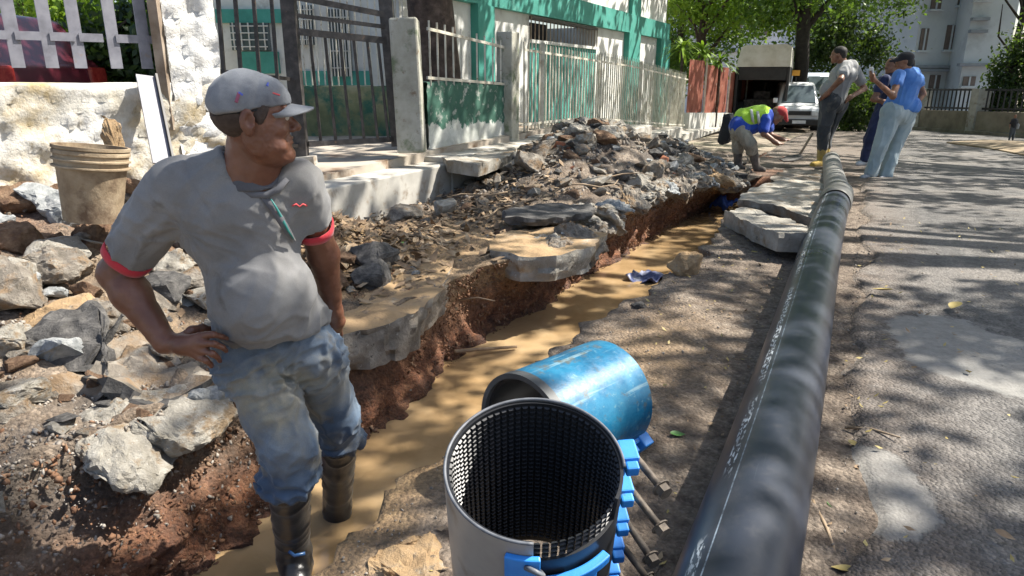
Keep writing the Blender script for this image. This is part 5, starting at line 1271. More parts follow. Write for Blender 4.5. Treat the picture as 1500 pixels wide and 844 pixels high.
# ------------------------------------------------------------------ block of flats behind the gate
yb = 17.5
flt = thing('apartment_building', 'white block with teal bands and grilled windows seen through the gate bars', 'building', at(460, 190, yb))
def fb(name, x0, y0, x1, y1, out, dep, mat, Y=None, par=None):
    Y = Y or yb; a, b = at((x0 + x1) / 2, y0, Y), at((x0 + x1) / 2, y1, Y); l, r_ = at(x0, (y0 + y1) / 2, Y), at(x1, (y0 + y1) / 2, Y)
    return child_at(MB().box(((l.x + r_.x) / 2, Y - out + dep / 2, (a.z + b.z) / 2), (abs(r_.x - l.x), dep, abs(a.z - b.z))).obj(name, mat), par or flt)
fb('wall', 300, 240, 690, -160, 0, 4, m_white); fb('band', 318, 34, 424, 14, .1, .2, m_teal); fb('band', 356, 108, 410, 76, .1, .2, m_teal); fb('band', 425, 125, 560, 104, .06, .2, m_teal)
m_pane = M('old_glass', [(.05, .07, .08), (.12, .15, .16)], 2, .15, 0)
for x0, y0, x1, y1, nb_ in ((340, 34, 396, 74, 5), (436, 8, 460, 66, 6), (483, 14, 514, 112, 7), (545, 20, 566, 60, 4)):
    wn_ = fb('window', x0, y1, x1, y0, .08, .1, m_pane)
    for k in range(nb_):
        x = x0 + (x1 - x0) * (k + .5) / nb_; fb('window_bar', x - .8, y1, x + .8, y0, .16, .03, m_white)
    for k in range(4): y = y0 + (y1 - y0) * (k + .5) / 4; fb('window_bar', x0, y + .7, x1, y - .7, .19, .02, m_white)
# mossy wall beyond the gate
m_mg = M('mossy_green_wall', [(.10, .12, .06), (.19, .20, .10), (.32, .30, .18)], 3, .92, .4, .006, vk='World', spots=[((.035, .12, .08), 2.5, .48, .6)])
a, b = at(428, 208, 9.2), at(640, 205, 9.0); mw = rough_wall('mossy_wall', (a.x, a.y, 0), (b.x, b.y, 0), .3, at(520, 128, 9.1).z, .2, m_mg, None, .015, 17, .06); tag(mw, 'low mossy green wall behind the gate bars', 'wall')
wf2 = thing('bar_fence', 'thin pale bars on the mossy wall behind the gate', 'fence', (a + b) / 2)
for i in range(22):
    p = a.lerp(b, (i + .5) / 22); t_ = at(520, 128, 9.1).z; child_at(MB().bar((p.x, p.y + .1, t_), (p.x, p.y + .1, t_ + 1.05), .016, .016).obj('fence_bar', m_bars), wf2)
# ------------------------------------------------------------------ maroon car behind the picket fence
m_maroon = M('maroon_paint', [(.05, .008, .014), (.08, .012, .02)], 4, .25, .02, .001); m_glass = M('car_glass', [(.02, .025, .03), (.04, .045, .05)], 3, .06, 0); m_tyre = M('tyre', [(.015, .015, .015), (.03, .03, .03)], 20, .8, .3, .003)
m_tail = M('tail_light', [(.16, .012, .012), (.28, .04, .03)], 20, .2, 0); m_chrome = M('grey_trim', [(.3, .3, .32), (.5, .5, .52)], 9, .3, 0, metal=.6)
def car_body(name, prof, W, mat, parent, round_=.07, inset=.16, belt=None):
    """side outline extruded across the car's width, upper body narrowing towards the roof"""
    bm = bmesh.new(); L = []
    n = len(prof); rows = []
    zs = [p[1] for p in prof]; zm = max(zs)
    for f in (-1, -.5, 0, .5, 1):
        row = []
        for x, z in prof:
            k = max(0, (z - (belt or .9)) / (zm - (belt or .9))); row.append(bm.verts.new((x, f * (W / 2 - inset * k), z)))
        rows.append(row)
    for a, b in zip(rows, rows[1:]):
        for i in range(n): bm.faces.new((a[i], a[(i + 1) % n], b[(i + 1) % n], b[i]))
    bm.faces.new(rows[0][::-1]); bm.faces.new(rows[-1]); bmesh.ops.recalc_face_normals(bm, faces=bm.faces[:])
    me = bpy.data.meshes.new(name); bm.to_mesh(me); bm.free(); me.materials.append(mat); o = link(name, me, parent); b = o.modifiers.new('b', 'BEVEL'); b.width = round_; b.segments = 3; b.limit_method = 'ANGLE'; b.angle_limit = R(25)
    for p in me.polygons: p.use_smooth = True
    return o
def wheel(parent, x, y, r_, w_=.2):
    o = MB().tube([(x, y - w_ / 2, r_), (x, y - w_ / 2 + .03, r_), (x, y + w_ / 2 - .03, r_), (x, y + w_ / 2, r_)], [r_ * .93, r_, r_, r_ * .93], 28).obj('wheel', m_tyre, parent); autosmooth(o, 30)
    MB().tube([(x, y - w_ / 2 - .006, r_), (x, y + w_ / 2 + .006, r_)], r_ * .6, 20).obj('rim', m_chrome, o)
cpos = at(64, 118, 8.3); car = thing('parked_car', 'maroon hatchback parked behind the picket fence', 'car', (cpos.x - 1.72, cpos.y, .42), R(-6))
prof = [(-2.1, .25), (-2.15, .75), (-1.9, .92), (-1.1, 1.0), (-.5, 1.48), (.9, 1.53), (1.62, 1.44), (1.90, .98), (1.98, .92), (2.02, .5), (1.95, .25)]
car_body('body', prof, 1.7, m_maroon, car, belt=.98)
for s_ in (-1, 1):
    y = s_ * .858; yt = s_ * .745
    MB().add([(-.85, y, 1.02), (.35, y, 1.03), (.35, yt, 1.40), (-.42, yt, 1.39)], [(0, 1, 2, 3)]).obj('side_window', m_glass, car); MB().add([(.42, y, 1.03), (1.45, y, 1.02), (1.18, yt, 1.38), (.42, yt, 1.40)], [(0, 1, 2, 3)]).obj('side_window', m_glass, car)
    wheel(car, -1.3, s_ * .76, .31); wheel(car, 1.25, s_ * .76, .31)
    MB().box((1.93, s_ * .72, .80), (.18, .3, .22)).obj('tail_light', m_tail, car, bevel=.03)
MB().box((1.98, 0, .42), (.14, 1.62, .2)).obj('bumper', m_maroon, car, bevel=.04)
for o in [c for c in car.children if c.name.startswith('side_window')]:
    o.modifiers.new('t', 'SOLIDIFY').thickness = .03; o.modifiers['t'].offset = 0
# yard ground behind the wall
ya, yb2 = WA - wn * .1, WB - wn * .1
yd = MB(); P_ = [Vector((ya.x - 8, ya.y - 3, 0)), Vector((yb2.x - .15, yb2.y, 0)), Vector((-2.6, 6.4, 0)), Vector((-4.2, 9.3, 0)), Vector((-6, 17, 0)), Vector((-26, 17, 0)), Vector((-26, 2, 0))]
yd.prism([(p.x, p.y) for p in P_][::-1], .2, .42); tag(yd.obj('yard', m_pave, None), kind='structure')
# ------------------------------------------------------------------ dump truck, van, far cars
m_tarp = M('cream_tarpaulin', [(.46, .43, .35), (.58, .55, .47), (.64, .62, .55)], 3, .8, .3, .006); m_tblk = M('truck_black', [(.012, .012, .013), (.03, .028, .027)], 5, .6, .3, .003); m_vanw = M('white_car_paint', [(.60, .61, .62), (.68, .69, .70)], 3, .22, .02, .001)
m_lamp = M('headlight_glass', [(.55, .57, .6), (.75, .78, .8)], 12, .1, 0); m_orange = M('orange_plate', [(.6, .25, .02), (.75, .35, .03)], 9, .5, 0)
TY = 24.0
def fz(px, py, Y): return at(px, py, Y)
tl, tr = fz(1078, 120, TY), fz(1153, 120, TY); tw = tr.x - tl.x; tx = (tl.x + tr.x) / 2; gz_ = float(street(xy2uv(tx, TY)[0])); zt = fz(1115, 98, TY).z; ztt = fz(1115, 66, TY).z; zbd = fz(1115, 163, TY).z
truck = thing('dump_truck', 'cargo truck with a cream tarpaulin top and open black tail end', 'truck', (tx, TY, gz_))
def tbox(name, x0, x1, y0, y1, z0, z1, mat, par=truck, bv=.02):
    return child_at(MB().box(((x0 + x1) / 2 + tx, (y0 + y1) / 2 + TY, (z0 + z1) / 2), (x1 - x0, y1 - y0, z1 - z0)).obj(name, mat, None, bevel=bv), par)
hw = tw / 2
tb = MB(); n = 10
pr = [(-hw, zt), (-hw * .86, ztt - .06), (-hw * .7, ztt), (hw * .8, ztt + .02), (hw * .97, ztt - .05), (hw, zt)]
tb.add([(tx + x, TY + .0, z) for x, z in pr] + [(tx + x, TY + 4.5, z) for x, z in pr], [(0, 1, 2, 3, 4, 5)[::-1], (6, 7, 8, 9, 10, 11)] + [(k, k + 1, k + 7, k + 6) for k in range(5)])
child_at(tb.obj('tarpaulin', m_tarp, None), truck)
tbox('side_panel', -hw, -hw + .09, 0, 4.5, zbd, zt, m_tblk); tbox('side_panel', hw - .09, hw, 0, 4.5, zbd, zt, m_tblk); tbox('bed_floor', -hw, hw, 0, 4.5, zbd - .12, zbd, m_tblk); tbox('front_board', -hw, hw, 4.4, 4.5, zbd, zt, m_tblk)
tbox('header', -hw + .09, hw - .09, .02, .12, zt - .42, zt - .002, m_tblk); tbox('bumper', -hw, hw, -.05, .1, zbd - .5, zbd - .2, m_tblk); tbox('cab', -hw * .95, hw * .95, 4.7, 6.2, gz_ + .6, zt - .1, m_vanw, bv=.1)
for k, z in enumerate((.35, .62, .9)): tbox('cargo_crate', -hw + .25 + .3 * k, hw - .4 - .2 * k, 1 + k * .5, 2.2 + k * .5, zbd + z - .3, zbd + z, m_asph_c)
for y in (1.0, 2.1, 5.2):
    for s_ in (-1, 1): o = MB().tube([(tx + s_ * (hw - .3), TY + y, gz_ + .45), (tx + s_ * (hw - .02), TY + y, gz_ + .45)], .45, 24).obj('wheel', m_tyre, None); autosmooth(o, 30); child_at(o, truck)
VY = 21.0
def front_car(name, label, px0, px1, pyt, Y, mat, cat='van', group=None, H=None):
    l, r_ = fz(px0, 150, Y), fz(px1, 150, Y); W = r_.x - l.x; x = (l.x + r_.x) / 2; g = float(street(xy2uv(x, Y)[0])); H = fz((px0 + px1) / 2, pyt, Y).z - g
    t = thing(name, label, cat, (x, Y, g), 0, group); hb = H * .52
    # built facing the camera: local -Y is the nose
    bm = bmesh.new(); prof = [(0, H * .16), (-.03, hb * .6), (.02, hb * .92), (.15, hb * 1.0), (.75, hb * 1.08), (1.35, H * .95), (1.6, H), (4.0, H), (4.15, hb), (4.2, H * .16)]
    rows = []
    for f in (-1, -.86, 0, .86, 1):
        rows.append([bm.verts.new((f * (W / 2 - .14 * max(0, (z - hb) / (H - hb))), y + .08 * f * f, z - (.03 if abs(f) == 1 and z > hb else 0))) for y, z in prof])
    m_ = len(prof)
    for a, b in zip(rows, rows[1:]):
        for i in range(m_): bm.faces.new((a[i], b[i], b[(i + 1) % m_], a[(i + 1) % m_]))
    bm.faces.new(rows[0]); bm.faces.new(rows[-1][::-1]); bmesh.ops.recalc_face_normals(bm, faces=bm.faces[:]); me = bpy.data.meshes.new('body'); bm.to_mesh(me); bm.free(); me.materials.append(mat); o = link('body', me, t); b = o.modifiers.new('b', 'BEVEL'); b.width = .05; b.segments = 2; b.limit_method = 'ANGLE'; b.angle_limit = R(30)
    wz0, wz1 = hb * 1.13, H * .93; y0, y1 = .80, 1.32; q = W / 2 - .12
    ws = MB().add([(-q, y0 - .02, wz0), (q, y0 - .02, wz0), (q - .1, y1 - .02, wz1), (-q + .1, y1 - .02, wz1)], [(0, 1, 2, 3)]).obj('windscreen', m_pane, t); ws.modifiers.new('t', 'SOLIDIFY').thickness = .05
    for s_ in (-1, 1):
        MB().box((s_ * W * .36, -.0, hb * .74), (W * .18, .12, hb * .2)).obj('headlight', m_lamp, t, bevel=.02); MB().box((s_ * (W / 2 + .07), .85, hb * 1.2), (.14, .1, .16)).obj('wing_mirror', mat, t, bevel=.02)
        for y in (.75, 3.3): o = MB().tube([(s_ * (W / 2 - .2), y, .31), (s_ * (W / 2 + .01), y, .31)], .31, 24).obj('wheel', m_tyre, t); autosmooth(o, 30)
    MB().box((0, -.02, hb * .74), (W * .5, .1, hb * .16)).obj('grille', m_tblk, t); MB().box((0, -.04, hb * .38), (W * .96, .2, hb * .24)).obj('bumper', m_tblk if mat is m_vanw else mat, t, bevel=.03); MB().box((0, -.15, hb * .40), (.4, .02, .1)).obj('number_plate', m_lamp, t)
    return t
truck.rotation_euler = (0, 0, -R(22)); bpy.context.view_layer.update()
front_car('parked_van', 'white van parked facing the camera right of the truck', 1143, 1203, 121, 22.8, m_vanw).rotation_euler = (0, 0, -R(17))
front_car('parked_van', 'pale blue white van mostly hidden behind the man in grey', 1192, 1245, 106, 27.0, M('pale_blue_paint', [(.42, .48, .56), (.5, .56, .64)], 3, .25, 0), 'van')
sg = thing('warning_sign', 'small orange sign on a thin post behind the white van', 'sign', fz(1166, 150, 25)); child_at(MB().box(tuple(fz(1166, 107, 24.9)), (.26, .03, .18)).obj('sign_plate', m_orange, None), sg); child_at(MB().bar(fz(1166, 113, 24.95), fz(1166, 150, 24.95), .04, .04).obj('sign_post', m_tblk, None), sg)
# ------------------------------------------------------------------ white blocks of flats across the road
m_bw = M('cool_white_render', [(.46, .49, .54), (.55, .58, .63), (.60, .63, .67)], .5, .85, .1, .01, vk='World', spots=[((.36, .38, .42), .6, .52, .7)])
m_win = M('brown_shutter', [(.10, .075, .07), (.2, .15, .13)], 2, .5, 0)
def block(label, x0, x1, Y, dep, rz, wins, ledges, ytop=-260):
    l, r_ = at(x0, 100, Y), at(x1, 100, Y); c = (l + r_) / 2; W = (r_.x - l.x) / math.cos(rz); g = -2.0
    t = thing('apartment_building', label, 'building', (c.x, Y, g), rz)
    H = at(c.x, ytop, Y).z - g; H = 18
    MB().box((0, dep / 2, H / 2), (W, dep, H)).obj('wall', m_bw, t); MB().box((0, dep / 2, H + .2), (W + .5, dep + .5, .4)).obj('roof', m_bw, t)
    for (a, b, y0, y1) in wins:
        xa = (at(a, 60, Y).x - c.x) / math.cos(rz); xb = (at(b, 60, Y).x - c.x) / math.cos(rz); z1, z0 = at((a + b) / 2, y0, Y).z - g, at((a + b) / 2, y1, Y).z - g
        w_ = MB().box(((xa + xb) / 2, -.02, (z0 + z1) / 2), (xb - xa, .12, z1 - z0)).obj('window', m_win, t); MB().box(((xa + xb) / 2, -.10, z0 - .05), (xb - xa + .2, .25, .1)).obj('sill', m_bw, w_)
        MB().box(((xa + xb) / 2, -.10, (z0 + z1) / 2), (.07, .06, z1 - z0 - .02)).obj('frame', m_bw, w_)
    for (a, b, y) in ledges:
        xa = (at(a, 60, Y).x - c.x) / math.cos(rz); xb = (at(b, 60, Y).x - c.x) / math.cos(rz); z = at((a + b) / 2, y, Y).z - g; MB().box(((xa + xb) / 2, -.12, z), (xb - xa, .36, .14)).obj('ledge', M('ledge_grey', [(.2, .22, .26), (.3, .32, .36)], 2, .8, 0), t)
    # windows carry on above the frame
    for fl in range(3):
        for k in range(3): MB().box((-W / 2 + W * (k + .5) / 3, -.02, 8.2 + fl * 2.9), (1.1, .1, 1.3)).obj('window', m_win, t)
    return t
block('shaded bluish white flats with horizontal ledges behind the dark trunk', 1222, 1330, 44, 8, R(4), [(1300, 1322, 18, 56), (1296, 1312, 68, 84), (1262, 1285, 88, 110)], [(1222, 1330, 54), (1222, 1330, 61), (1260, 1290, 3), (1258, 1282, 15)])
block('bright white flats with narrow brown shuttered windows', 1334, 1412, 38, 9, R(6), [(1345, 1356, 42, 74), (1384, 1399, 37, 73), (1353, 1368, -12, 14), (1394, 1406, -14, 8), (1370, 1386, 110, 130), (1340, 1356, 112, 128)], [(1334, 1412, 98), (1334, 1412, 103)])
block('white wing of flats with small ledges beside the dark tree', 1413, 1470, 36, 7, R(-12), [(1420, 1440, -20, 0), (1424, 1440, 112, 126)], [(1420, 1442, 28), (1420, 1442, 46), (1413, 1460, 95)])
block('long pale building far behind the foliage in the middle', 985, 1225, 60, 10, 0, [(1110, 1124, 30, 52), (1150, 1160, 40, 60), (1196, 1208, 20, 50), (1072, 1084, 30, 52)], [(985, 1225, 75)])
# low wall and railing across the road
rw = thing('roadside_wall', 'tan roadside wall with concrete posts and dark railings across the road', 'wall', at(1360, 180, 20)); m_tanw = M('tan_wall', [(.16, .135, .10), (.25, .215, .16), (.32, .28, .22)], 2, .9, .3, .005, vk='World')
def road_hit(px, py):
    r_ = ray(px, py); ts = np.linspace(4, 90, 4000); z = CH + r_.z * ts; u, v = xy2uv(r_.x * ts, r_.y * ts); b = np.nonzero(z < street(u) + .02)[0]; t = ts[b[0]] if len(b) else 90; return Vector((r_.x * t, r_.y * t, CH + r_.z * t))
P2 = [tuple(road_hit(x, y)) for x, y in ((1205, 183), (1250, 184), (1345, 190), (1425, 196), (1530, 203), (1720, 214))]
RWT = [at(x, y, p[1]).z for (x, y), p in zip(((1205, 160), (1250, 160), (1345, 161), (1425, 163), (1530, 166), (1720, 172)), P2)]
RWF = [at(x, y, p[1]).z for (x, y), p in zip(((1205, 133), (1250, 133), (1345, 130), (1425, 130), (1530, 131), (1720, 133)), P2)]
for k in range(5):
    a, b = Vector(P2[k]), Vector(P2[k + 1]); ha, hb_ = RWT[k], RWT[k + 1]; fa, fb_ = RWF[k], RWF[k + 1]
    h = (ha + hb_) / 2 - (a.z + b.z) / 2; n_ = (b - a).cross(Vector((0, 0, 1))).normalized() * .15
    child_at(MB().add([tuple(q) for q in (a - n_ - Vector((0, 0, .4)), a + n_ - Vector((0, 0, .4)), Vector((a.x + n_.x, a.y + n_.y, ha)), Vector((a.x - n_.x, a.y - n_.y, ha)), b - n_ - Vector((0, 0, .4)), b + n_ - Vector((0, 0, .4)), Vector((b.x + n_.x, b.y + n_.y, hb_)), Vector((b.x - n_.x, b.y - n_.y, hb_)))], [(0, 1, 2, 3), (4, 7, 6, 5), (0, 4, 5, 1), (3, 2, 6, 7), (0, 3, 7, 4), (1, 5, 6, 2)]).obj('wall', m_tanw, None), rw)
    if k: child_at(MB().box((a.x, a.y - .05, (fa + a.z) / 2), (.40, .38, fa - a.z)).obj('post', m_kerb, None), rw)
    for f in (.12, .95): child_at(MB().bar(Vector((a.x, a.y, ha + (fa - ha) * f)), Vector((b.x, b.y, hb_ + (fb_ - hb_) * f)), .05, .06).obj('rail', m_tblk, None), rw)
    L = (b - a).length; nbar = int(L / .24)
    for i in range(nbar):
        f = (i + .5) / nbar; q = a.lerp(b, f); child_at(MB().bar((q.x, q.y, ha + (hb_ - ha) * f), (q.x, q.y, (fa + (fb_ - fa) * f)), .035, .035).obj('railing_bar', m_tblk, None), rw)
# far pavement strip in front of that wall
fp_ = MB(); 
for (xa, ya_, ga), (xb, yb_, gb) in zip(P2, P2[1:]):
    fp_.add([(xa, ya_, ga + .13), (xb, yb_, gb + .13), (xb - .3, yb_ - 1.3, gb + .13), (xa - .3, ya_ - 1.3, ga + .13), (xb - .3, yb_ - 1.3, gb - .1), (xa - .3, ya_ - 1.3, ga - .1)], [(0, 3, 2, 1), (3, 5, 4, 2)])
tag(fp_.obj('far_pavement', m_tanw, None), kind='structure')
v_ = [at(1385, 216, 16.5), at(1440, 206, 18), at(1600, 215, 16), at(1600, 262, 11.5), at(1500, 238, 13), at(1440, 224, 15)]
vb = MB(); ring = []
for p in v_: g = float(street(xy2uv(p.x, p.y)[0])); ring.append((p.x, p.y, g))
cc = sum((Vector(q) for q in ring), Vector()) / len(ring); vb.add([(cc.x, cc.y, cc.z + .14)] + [(x, y, z + .05) for x, y, z in ring] + [(x, y, z - .05) for x, y, z in ring], [(0, 1 + k, 1 + (k + 1) % 6) for k in range(6)] + [(1 + k, 7 + k, 7 + (k + 1) % 6, 1 + (k + 1) % 6) for k in range(6)])
tag(vb.obj('verge', M('verge_earth', [(.22, .16, .10), (.34, .27, .18)], 3, .95, .4, .01, vk='World'), None), kind='structure')
# ------------------------------------------------------------------ trees
def leaf_mat(name, a, b, c):
    m, t, p = newmat(name); v = vec(t, 'World'); n = nz(t, 1.3, 4, .6, v); n2 = nz(t, 9, 3, .6, v)
    col = ramp(t, mth(t, 'ADD', mth(t, 'MULTIPLY', n.outputs['Fac'], .6), mth(t, 'MULTIPLY', n2.outputs['Fac'], .4)), [(.36, a), (.5, b), (.64, c)]); t.links.new(col, p.inputs['Base Color']); p.inputs['Roughness'].default_value = .5
    tr = t.nodes.new('ShaderNodeBsdfTranslucent'); t.links.new(mixc(t, .5, col, (.25, .4, .03), 'MIX'), tr.inputs['Color']); mx = t.nodes.new('ShaderNodeMixShader'); mx.inputs[0].default_value = .35
    t.links.new(p.outputs[0], mx.inputs[1]); t.links.new(tr.outputs[0], mx.inputs[2]); t.links.new(mx.outputs[0], t.nodes['Material Output'].inputs[0] if 'Material Output' in t.nodes else [x for x in t.nodes if x.type == 'OUTPUT_MATERIAL'][0].inputs[0]); return m
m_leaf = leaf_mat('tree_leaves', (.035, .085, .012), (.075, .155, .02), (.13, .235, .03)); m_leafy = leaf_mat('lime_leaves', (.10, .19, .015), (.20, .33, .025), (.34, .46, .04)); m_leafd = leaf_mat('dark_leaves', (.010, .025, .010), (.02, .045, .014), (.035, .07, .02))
m_bark = M('bark', [(.035, .025, .02), (.08, .055, .042), (.14, .10, .08)], 8, .95, .9, .02, 22, vk='World'); m_barkd = M('dark_bark', [(.02, .016, .013), (.045, .036, .03)], 8, .95, .8, .02, 22, vk='World')
def leaves_mesh(name, C, size, mat, seed, asp=.5):
    r_ = np.random.default_rng(seed); n = len(C); a = r_.normal(size=(n, 3)); a /= np.linalg.norm(a, axis=1)[:, None]; b = np.cross(a, r_.normal(size=(n, 3))); b /= np.linalg.norm(b, axis=1)[:, None]; s_ = (size * r_.uniform(.6, 1.3, n))[:, None]; c = np.cross(a, b)
    V = np.stack([C - a * s_ * .5, C + b * s_ * asp * .5 + c * s_ * .06, C + a * s_ * .5, C - b * s_ * asp * .5 + c * s_ * .06], 1).reshape(-1, 3); Fq = np.arange(n * 4).reshape(n, 4); return mesh(name, V, Fq, mat)
def crown_pts(n, c, rad, seed, clumps=40, cs=.22, shell=.55):
    r_ = np.random.default_rng(seed); d = r_.normal(size=(clumps, 3)); d /= np.linalg.norm(d, axis=1)[:, None]; cc = d * (shell + (1 - shell) * r_.random((clumps, 1))) * np.array(rad); k = r_.integers(clumps, size=n); w_ = r_.uniform(.5, 1.4, clumps)[k][:, None]
    return np.array(tuple(c)) + cc[k] + r_.normal(size=(n, 3)) * np.array(rad) * cs * w_
def tree(name, label, base, th, tr, crown, rad, n, ls, mat, seed, bark=None, cat='tree', clumps=40, limbs=6, group=None, cs=.2, lean=(0, 0)):
    t = thing(name, label, cat, base, 0, group); b = Vector((0, 0, 0)); r_ = random.Random(seed); bark = bark or m_bark; c = Vector(crown) - Vector(base)
    pts = [Vector((lean[0] * f, lean[1] * f, th * f)) + Vector((r_.gauss(0, tr * .25), r_.gauss(0, tr * .25), 0)) * (f > 0) for f in (0, .15, .35, .55, .75, 1)]; mb = MB(); mb.tube(pts, [tr * 1.25, tr, tr * .92, tr * .86, tr * .8, tr * .62], 16)
    for k in range(limbs):
        a = 2 * PI * k / limbs + r_.random(); e = c + Vector((math.cos(a) * rad[0] * .7, math.sin(a) * rad[1] * .7, r_.uniform(-.3, .6) * rad[2])); s_ = pts[3 + k % 3]; mid = s_.lerp(e, .5) + Vector((r_.gauss(0, .2), r_.gauss(0, .2), .15 * rad[2])); mb.tube([s_, s_.lerp(mid, .5), mid, e], [tr * .5, tr * .36, tr * .22, tr * .06], 8)
    o = mb.obj('trunk', bark, t, True); P_ = crown_pts(n, c, rad, seed, clumps, cs); link('crown', leaves_mesh('crown', P_, ls, mat, seed), t); return t
def gnd(px, Y): x = (px - CX) / F * Y / (CT + .25 * ST); return (x, Y, float(street(xy2uv(x, Y)[0])))
tree('street_tree', 'thick brown trunk rising behind the low green wall', atv(644, 200, -4.9).to_tuple()[:2] + (.3,), 5.5, .30, (atv(644, 200, -4.9).x, atv(644, 200, -4.9).y, 8.2), (2.6, 2.6, 1.7), 6000, .16, m_leaf, 1)
b_ = gnd(1163, 27); tree('street_tree', 'dark trunked tree behind the truck and white van', b_, 6.2, .27, (b_[0] + .3, 27, 5.2), (3.4, 2.5, 2.2), 9000, .2, m_leaf, 2, m_barkd)
b_ = gnd(1020, 29); tree('street_tree', 'lime green tree hanging over the red fence', b_, 4.5, .2, (b_[0] + 1.2, 29, 4.4), (3.6, 2.2, 1.7), 9000, .2, m_leafy, 3)
b_ = gnd(990, 33); tree('street_tree', 'deep green tree standing next to the teal building corner', b_, 5, .22, (b_[0] + .5, 33, 3.4), (2.6, 2, 2.4), 8000, .22, m_leaf, 4)
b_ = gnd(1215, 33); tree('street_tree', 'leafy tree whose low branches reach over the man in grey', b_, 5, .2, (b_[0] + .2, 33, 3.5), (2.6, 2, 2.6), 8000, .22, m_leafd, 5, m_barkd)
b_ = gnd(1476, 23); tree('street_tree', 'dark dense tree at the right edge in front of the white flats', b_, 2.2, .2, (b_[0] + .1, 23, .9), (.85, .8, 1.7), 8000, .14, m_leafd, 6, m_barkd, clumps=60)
bt_ = thing('bare_tree', 'bare branched tree rising above the dark tree at the right edge', 'tree', gnd(1462, 26)); r_ = random.Random(8); mb = MB()
mb.tube([(0, 0, 0), (.1, 0, 2), (.2, 0, 4), (.1, 0, 6)], [.14, .12, .1, .06], 8)
for k in range(9): a = r_.uniform(-1.2, 1.2); z = 2.6 + k * .3; mb.tube([(.15, 0, z), (.15 + math.sin(a) * .8, r_.uniform(-.3, .3), z + .7), (.15 + math.sin(a) * 1.6, r_.uniform(-.5, .5), z + 1.7)], [.05, .035, .012], 6)
mb.obj('trunk', m_barkd, bt_, True)
for k, (px, Y, w_, top, mt, lab) in enumerate(((150, 10.5, 1.1, 2.4, m_leafy, 'sunlit bush in the yard behind the picket fence'), (215, 9.5, .9, 2.0, m_leafd, 'dark palm like shrub left of the white pillar'), (60, 13, 1.6, 2.8, m_leaf, 'green tree behind the maroon car'), (120, 15, 2.6, 3.2, m_leaf, 'tall green tree deep in the yard'))):
    x = (px - CX) / F * Y / (CT + .25 * ST); tree('yard_tree', lab, (x, Y, .42), top * .8, .07, (x, Y, top * .72), (w_ * .75, w_ * .6, top * .38), 5000, .13, mt, 20 + k, limbs=4)
# strap-leaved plants
def strap_plant(name, label, base, h, n, L, mat, seed, cat='plant'):
    t = thing(name, label, cat, base); r_ = random.Random(seed)
    MB().tube([(0, 0, 0), (.03, 0, h * .5), (0, 0, h)], [.05, .04, .035], 8).obj('stem', m_bark, t, True)
    for k in range(n):
        a = r_.uniform(0, 2 * PI); e = r_.uniform(-.2, 1.1); d = Vector((math.cos(a) * math.cos(e), math.sin(a) * math.cos(e), math.sin(e))); s_ = d.cross(Vector((0, 0, 1))).normalized(); p = Vector((0, 0, h - .25 + .25 * r_.random())); vs = []
        for i in range(5): f = i / 4; q = p + d * L * f + Vector((0, 0, -L * .45 * f * f)); w_ = .035 * math.sin(PI * (.12 + .88 * f)) + .004; vs += [q - s_ * w_, q + s_ * w_]
        mesh_ = mesh('leaf', vs, [(2 * i, 2 * i + 1, 2 * i + 3, 2 * i + 2) for i in range(4)], mat, True); link('leaf', mesh_, t)
for k, (px, Y, py) in enumerate(((1000, 19.2, 62), (1030, 20.5, 72), (1055, 21.5, 84))):
    p = at(px, py, Y); g = -.2; strap_plant('dracaena', ['lime green strap leaved plant nearest the teal building', 'middle strap leaved plant above the red fence', 'strap leaved plant nearest the truck above the red fence'][k], (p.x, Y, g), p.z - g, 46, .62, m_leafy if k < 2 else m_leaf, 40 + k)
for k, (px, Y) in enumerate(((1250, 24.2), (1262, 23.4), (1222, 25.5))):
    g = gnd(px, Y); t = thing('shrub', ['leafy shrub left of the roadside wall', 'dark shrub touching the roadside wall', 'shrub behind the pale blue van'][k], 'shrub', g); MB().tube([(0, 0, 0), (0, 0, .8)], .04, 6).obj('stem', m_barkd, t); link('foliage', leaves_mesh('foliage', crown_pts(2500, (0, 0, .75), (.7, .5, .75), 60 + k, 24, .25), .14, m_leafd if k else m_leaf, 60 + k), t)
# ------------------------------------------------------------------ unseen trees added overhead; crowns shaped to cast the wanted shade
LIT = []      # (x, y, rx, ry, turn) sun patches on the ground, metres
def lit(px, py, rx, ry, z=0.0, turn=0): p = atz(px, py, z); LIT.append((p[0], p[1], rx, ry, turn))
LIT += [(-2.6, 3.2, 1.3, 1.6, 0), (-1.22, 1.98, .50, .40, 0), (-3.6, 4.4, 1.6, .9, 0), (-.35, 1.35, .55, .35, .3)]
lit(560, 300, .8, .30, .3, .4); lit(520, 250, 1.6, .45, .4, .2); lit(870, 200, 1.2, .35, .6, .3); lit(780, 345, .3, .18, .1)
lit(1120, 345, .45, .5, .15, .4); lit(1060, 372, .45, .16, 0, .3); lit(960, 508, .42, .22, 0, .2); lit(820, 545, .30, .35, .3, .3); lit(640, 740, .3, .35, 0, .2); lit(720, 600, .25, .3, .3)
lit(1225, 320, .28, .55, .2, .3); lit(1310, 590, .7, .30, 0, -.2); lit(1330, 400, 1.1, .28, 0, .1); lit(1270, 720, .42, .22, 0, 0); lit(880, 215, 1.3, .4, .6, .3); lit(1240, 440, .3, .25, 0, .2); lit(1178, 505, .14, .18, .2); lit(1060, 730, .2, .35, .2)
lit(1320, 355, .9, .5, 0, .2); lit(1290, 590, .42, .28, 0, -.3); lit(1270, 715, .35, .18, 0, 0); lit(1400, 620, .5, .12, 0, -.4); lit(1180, 395, .3, .12, 0, 0)
for y_, x_ in ((212, 1330), (228, 1420), (250, 1440), (275, 1380), (300, 1440), (322, 1400), (245, 1240), (205, 1250)): lit(x_, y_, 1.2 + .5 * (y_ % 3), .28 if y_ > 240 else .5, 0, -.08)
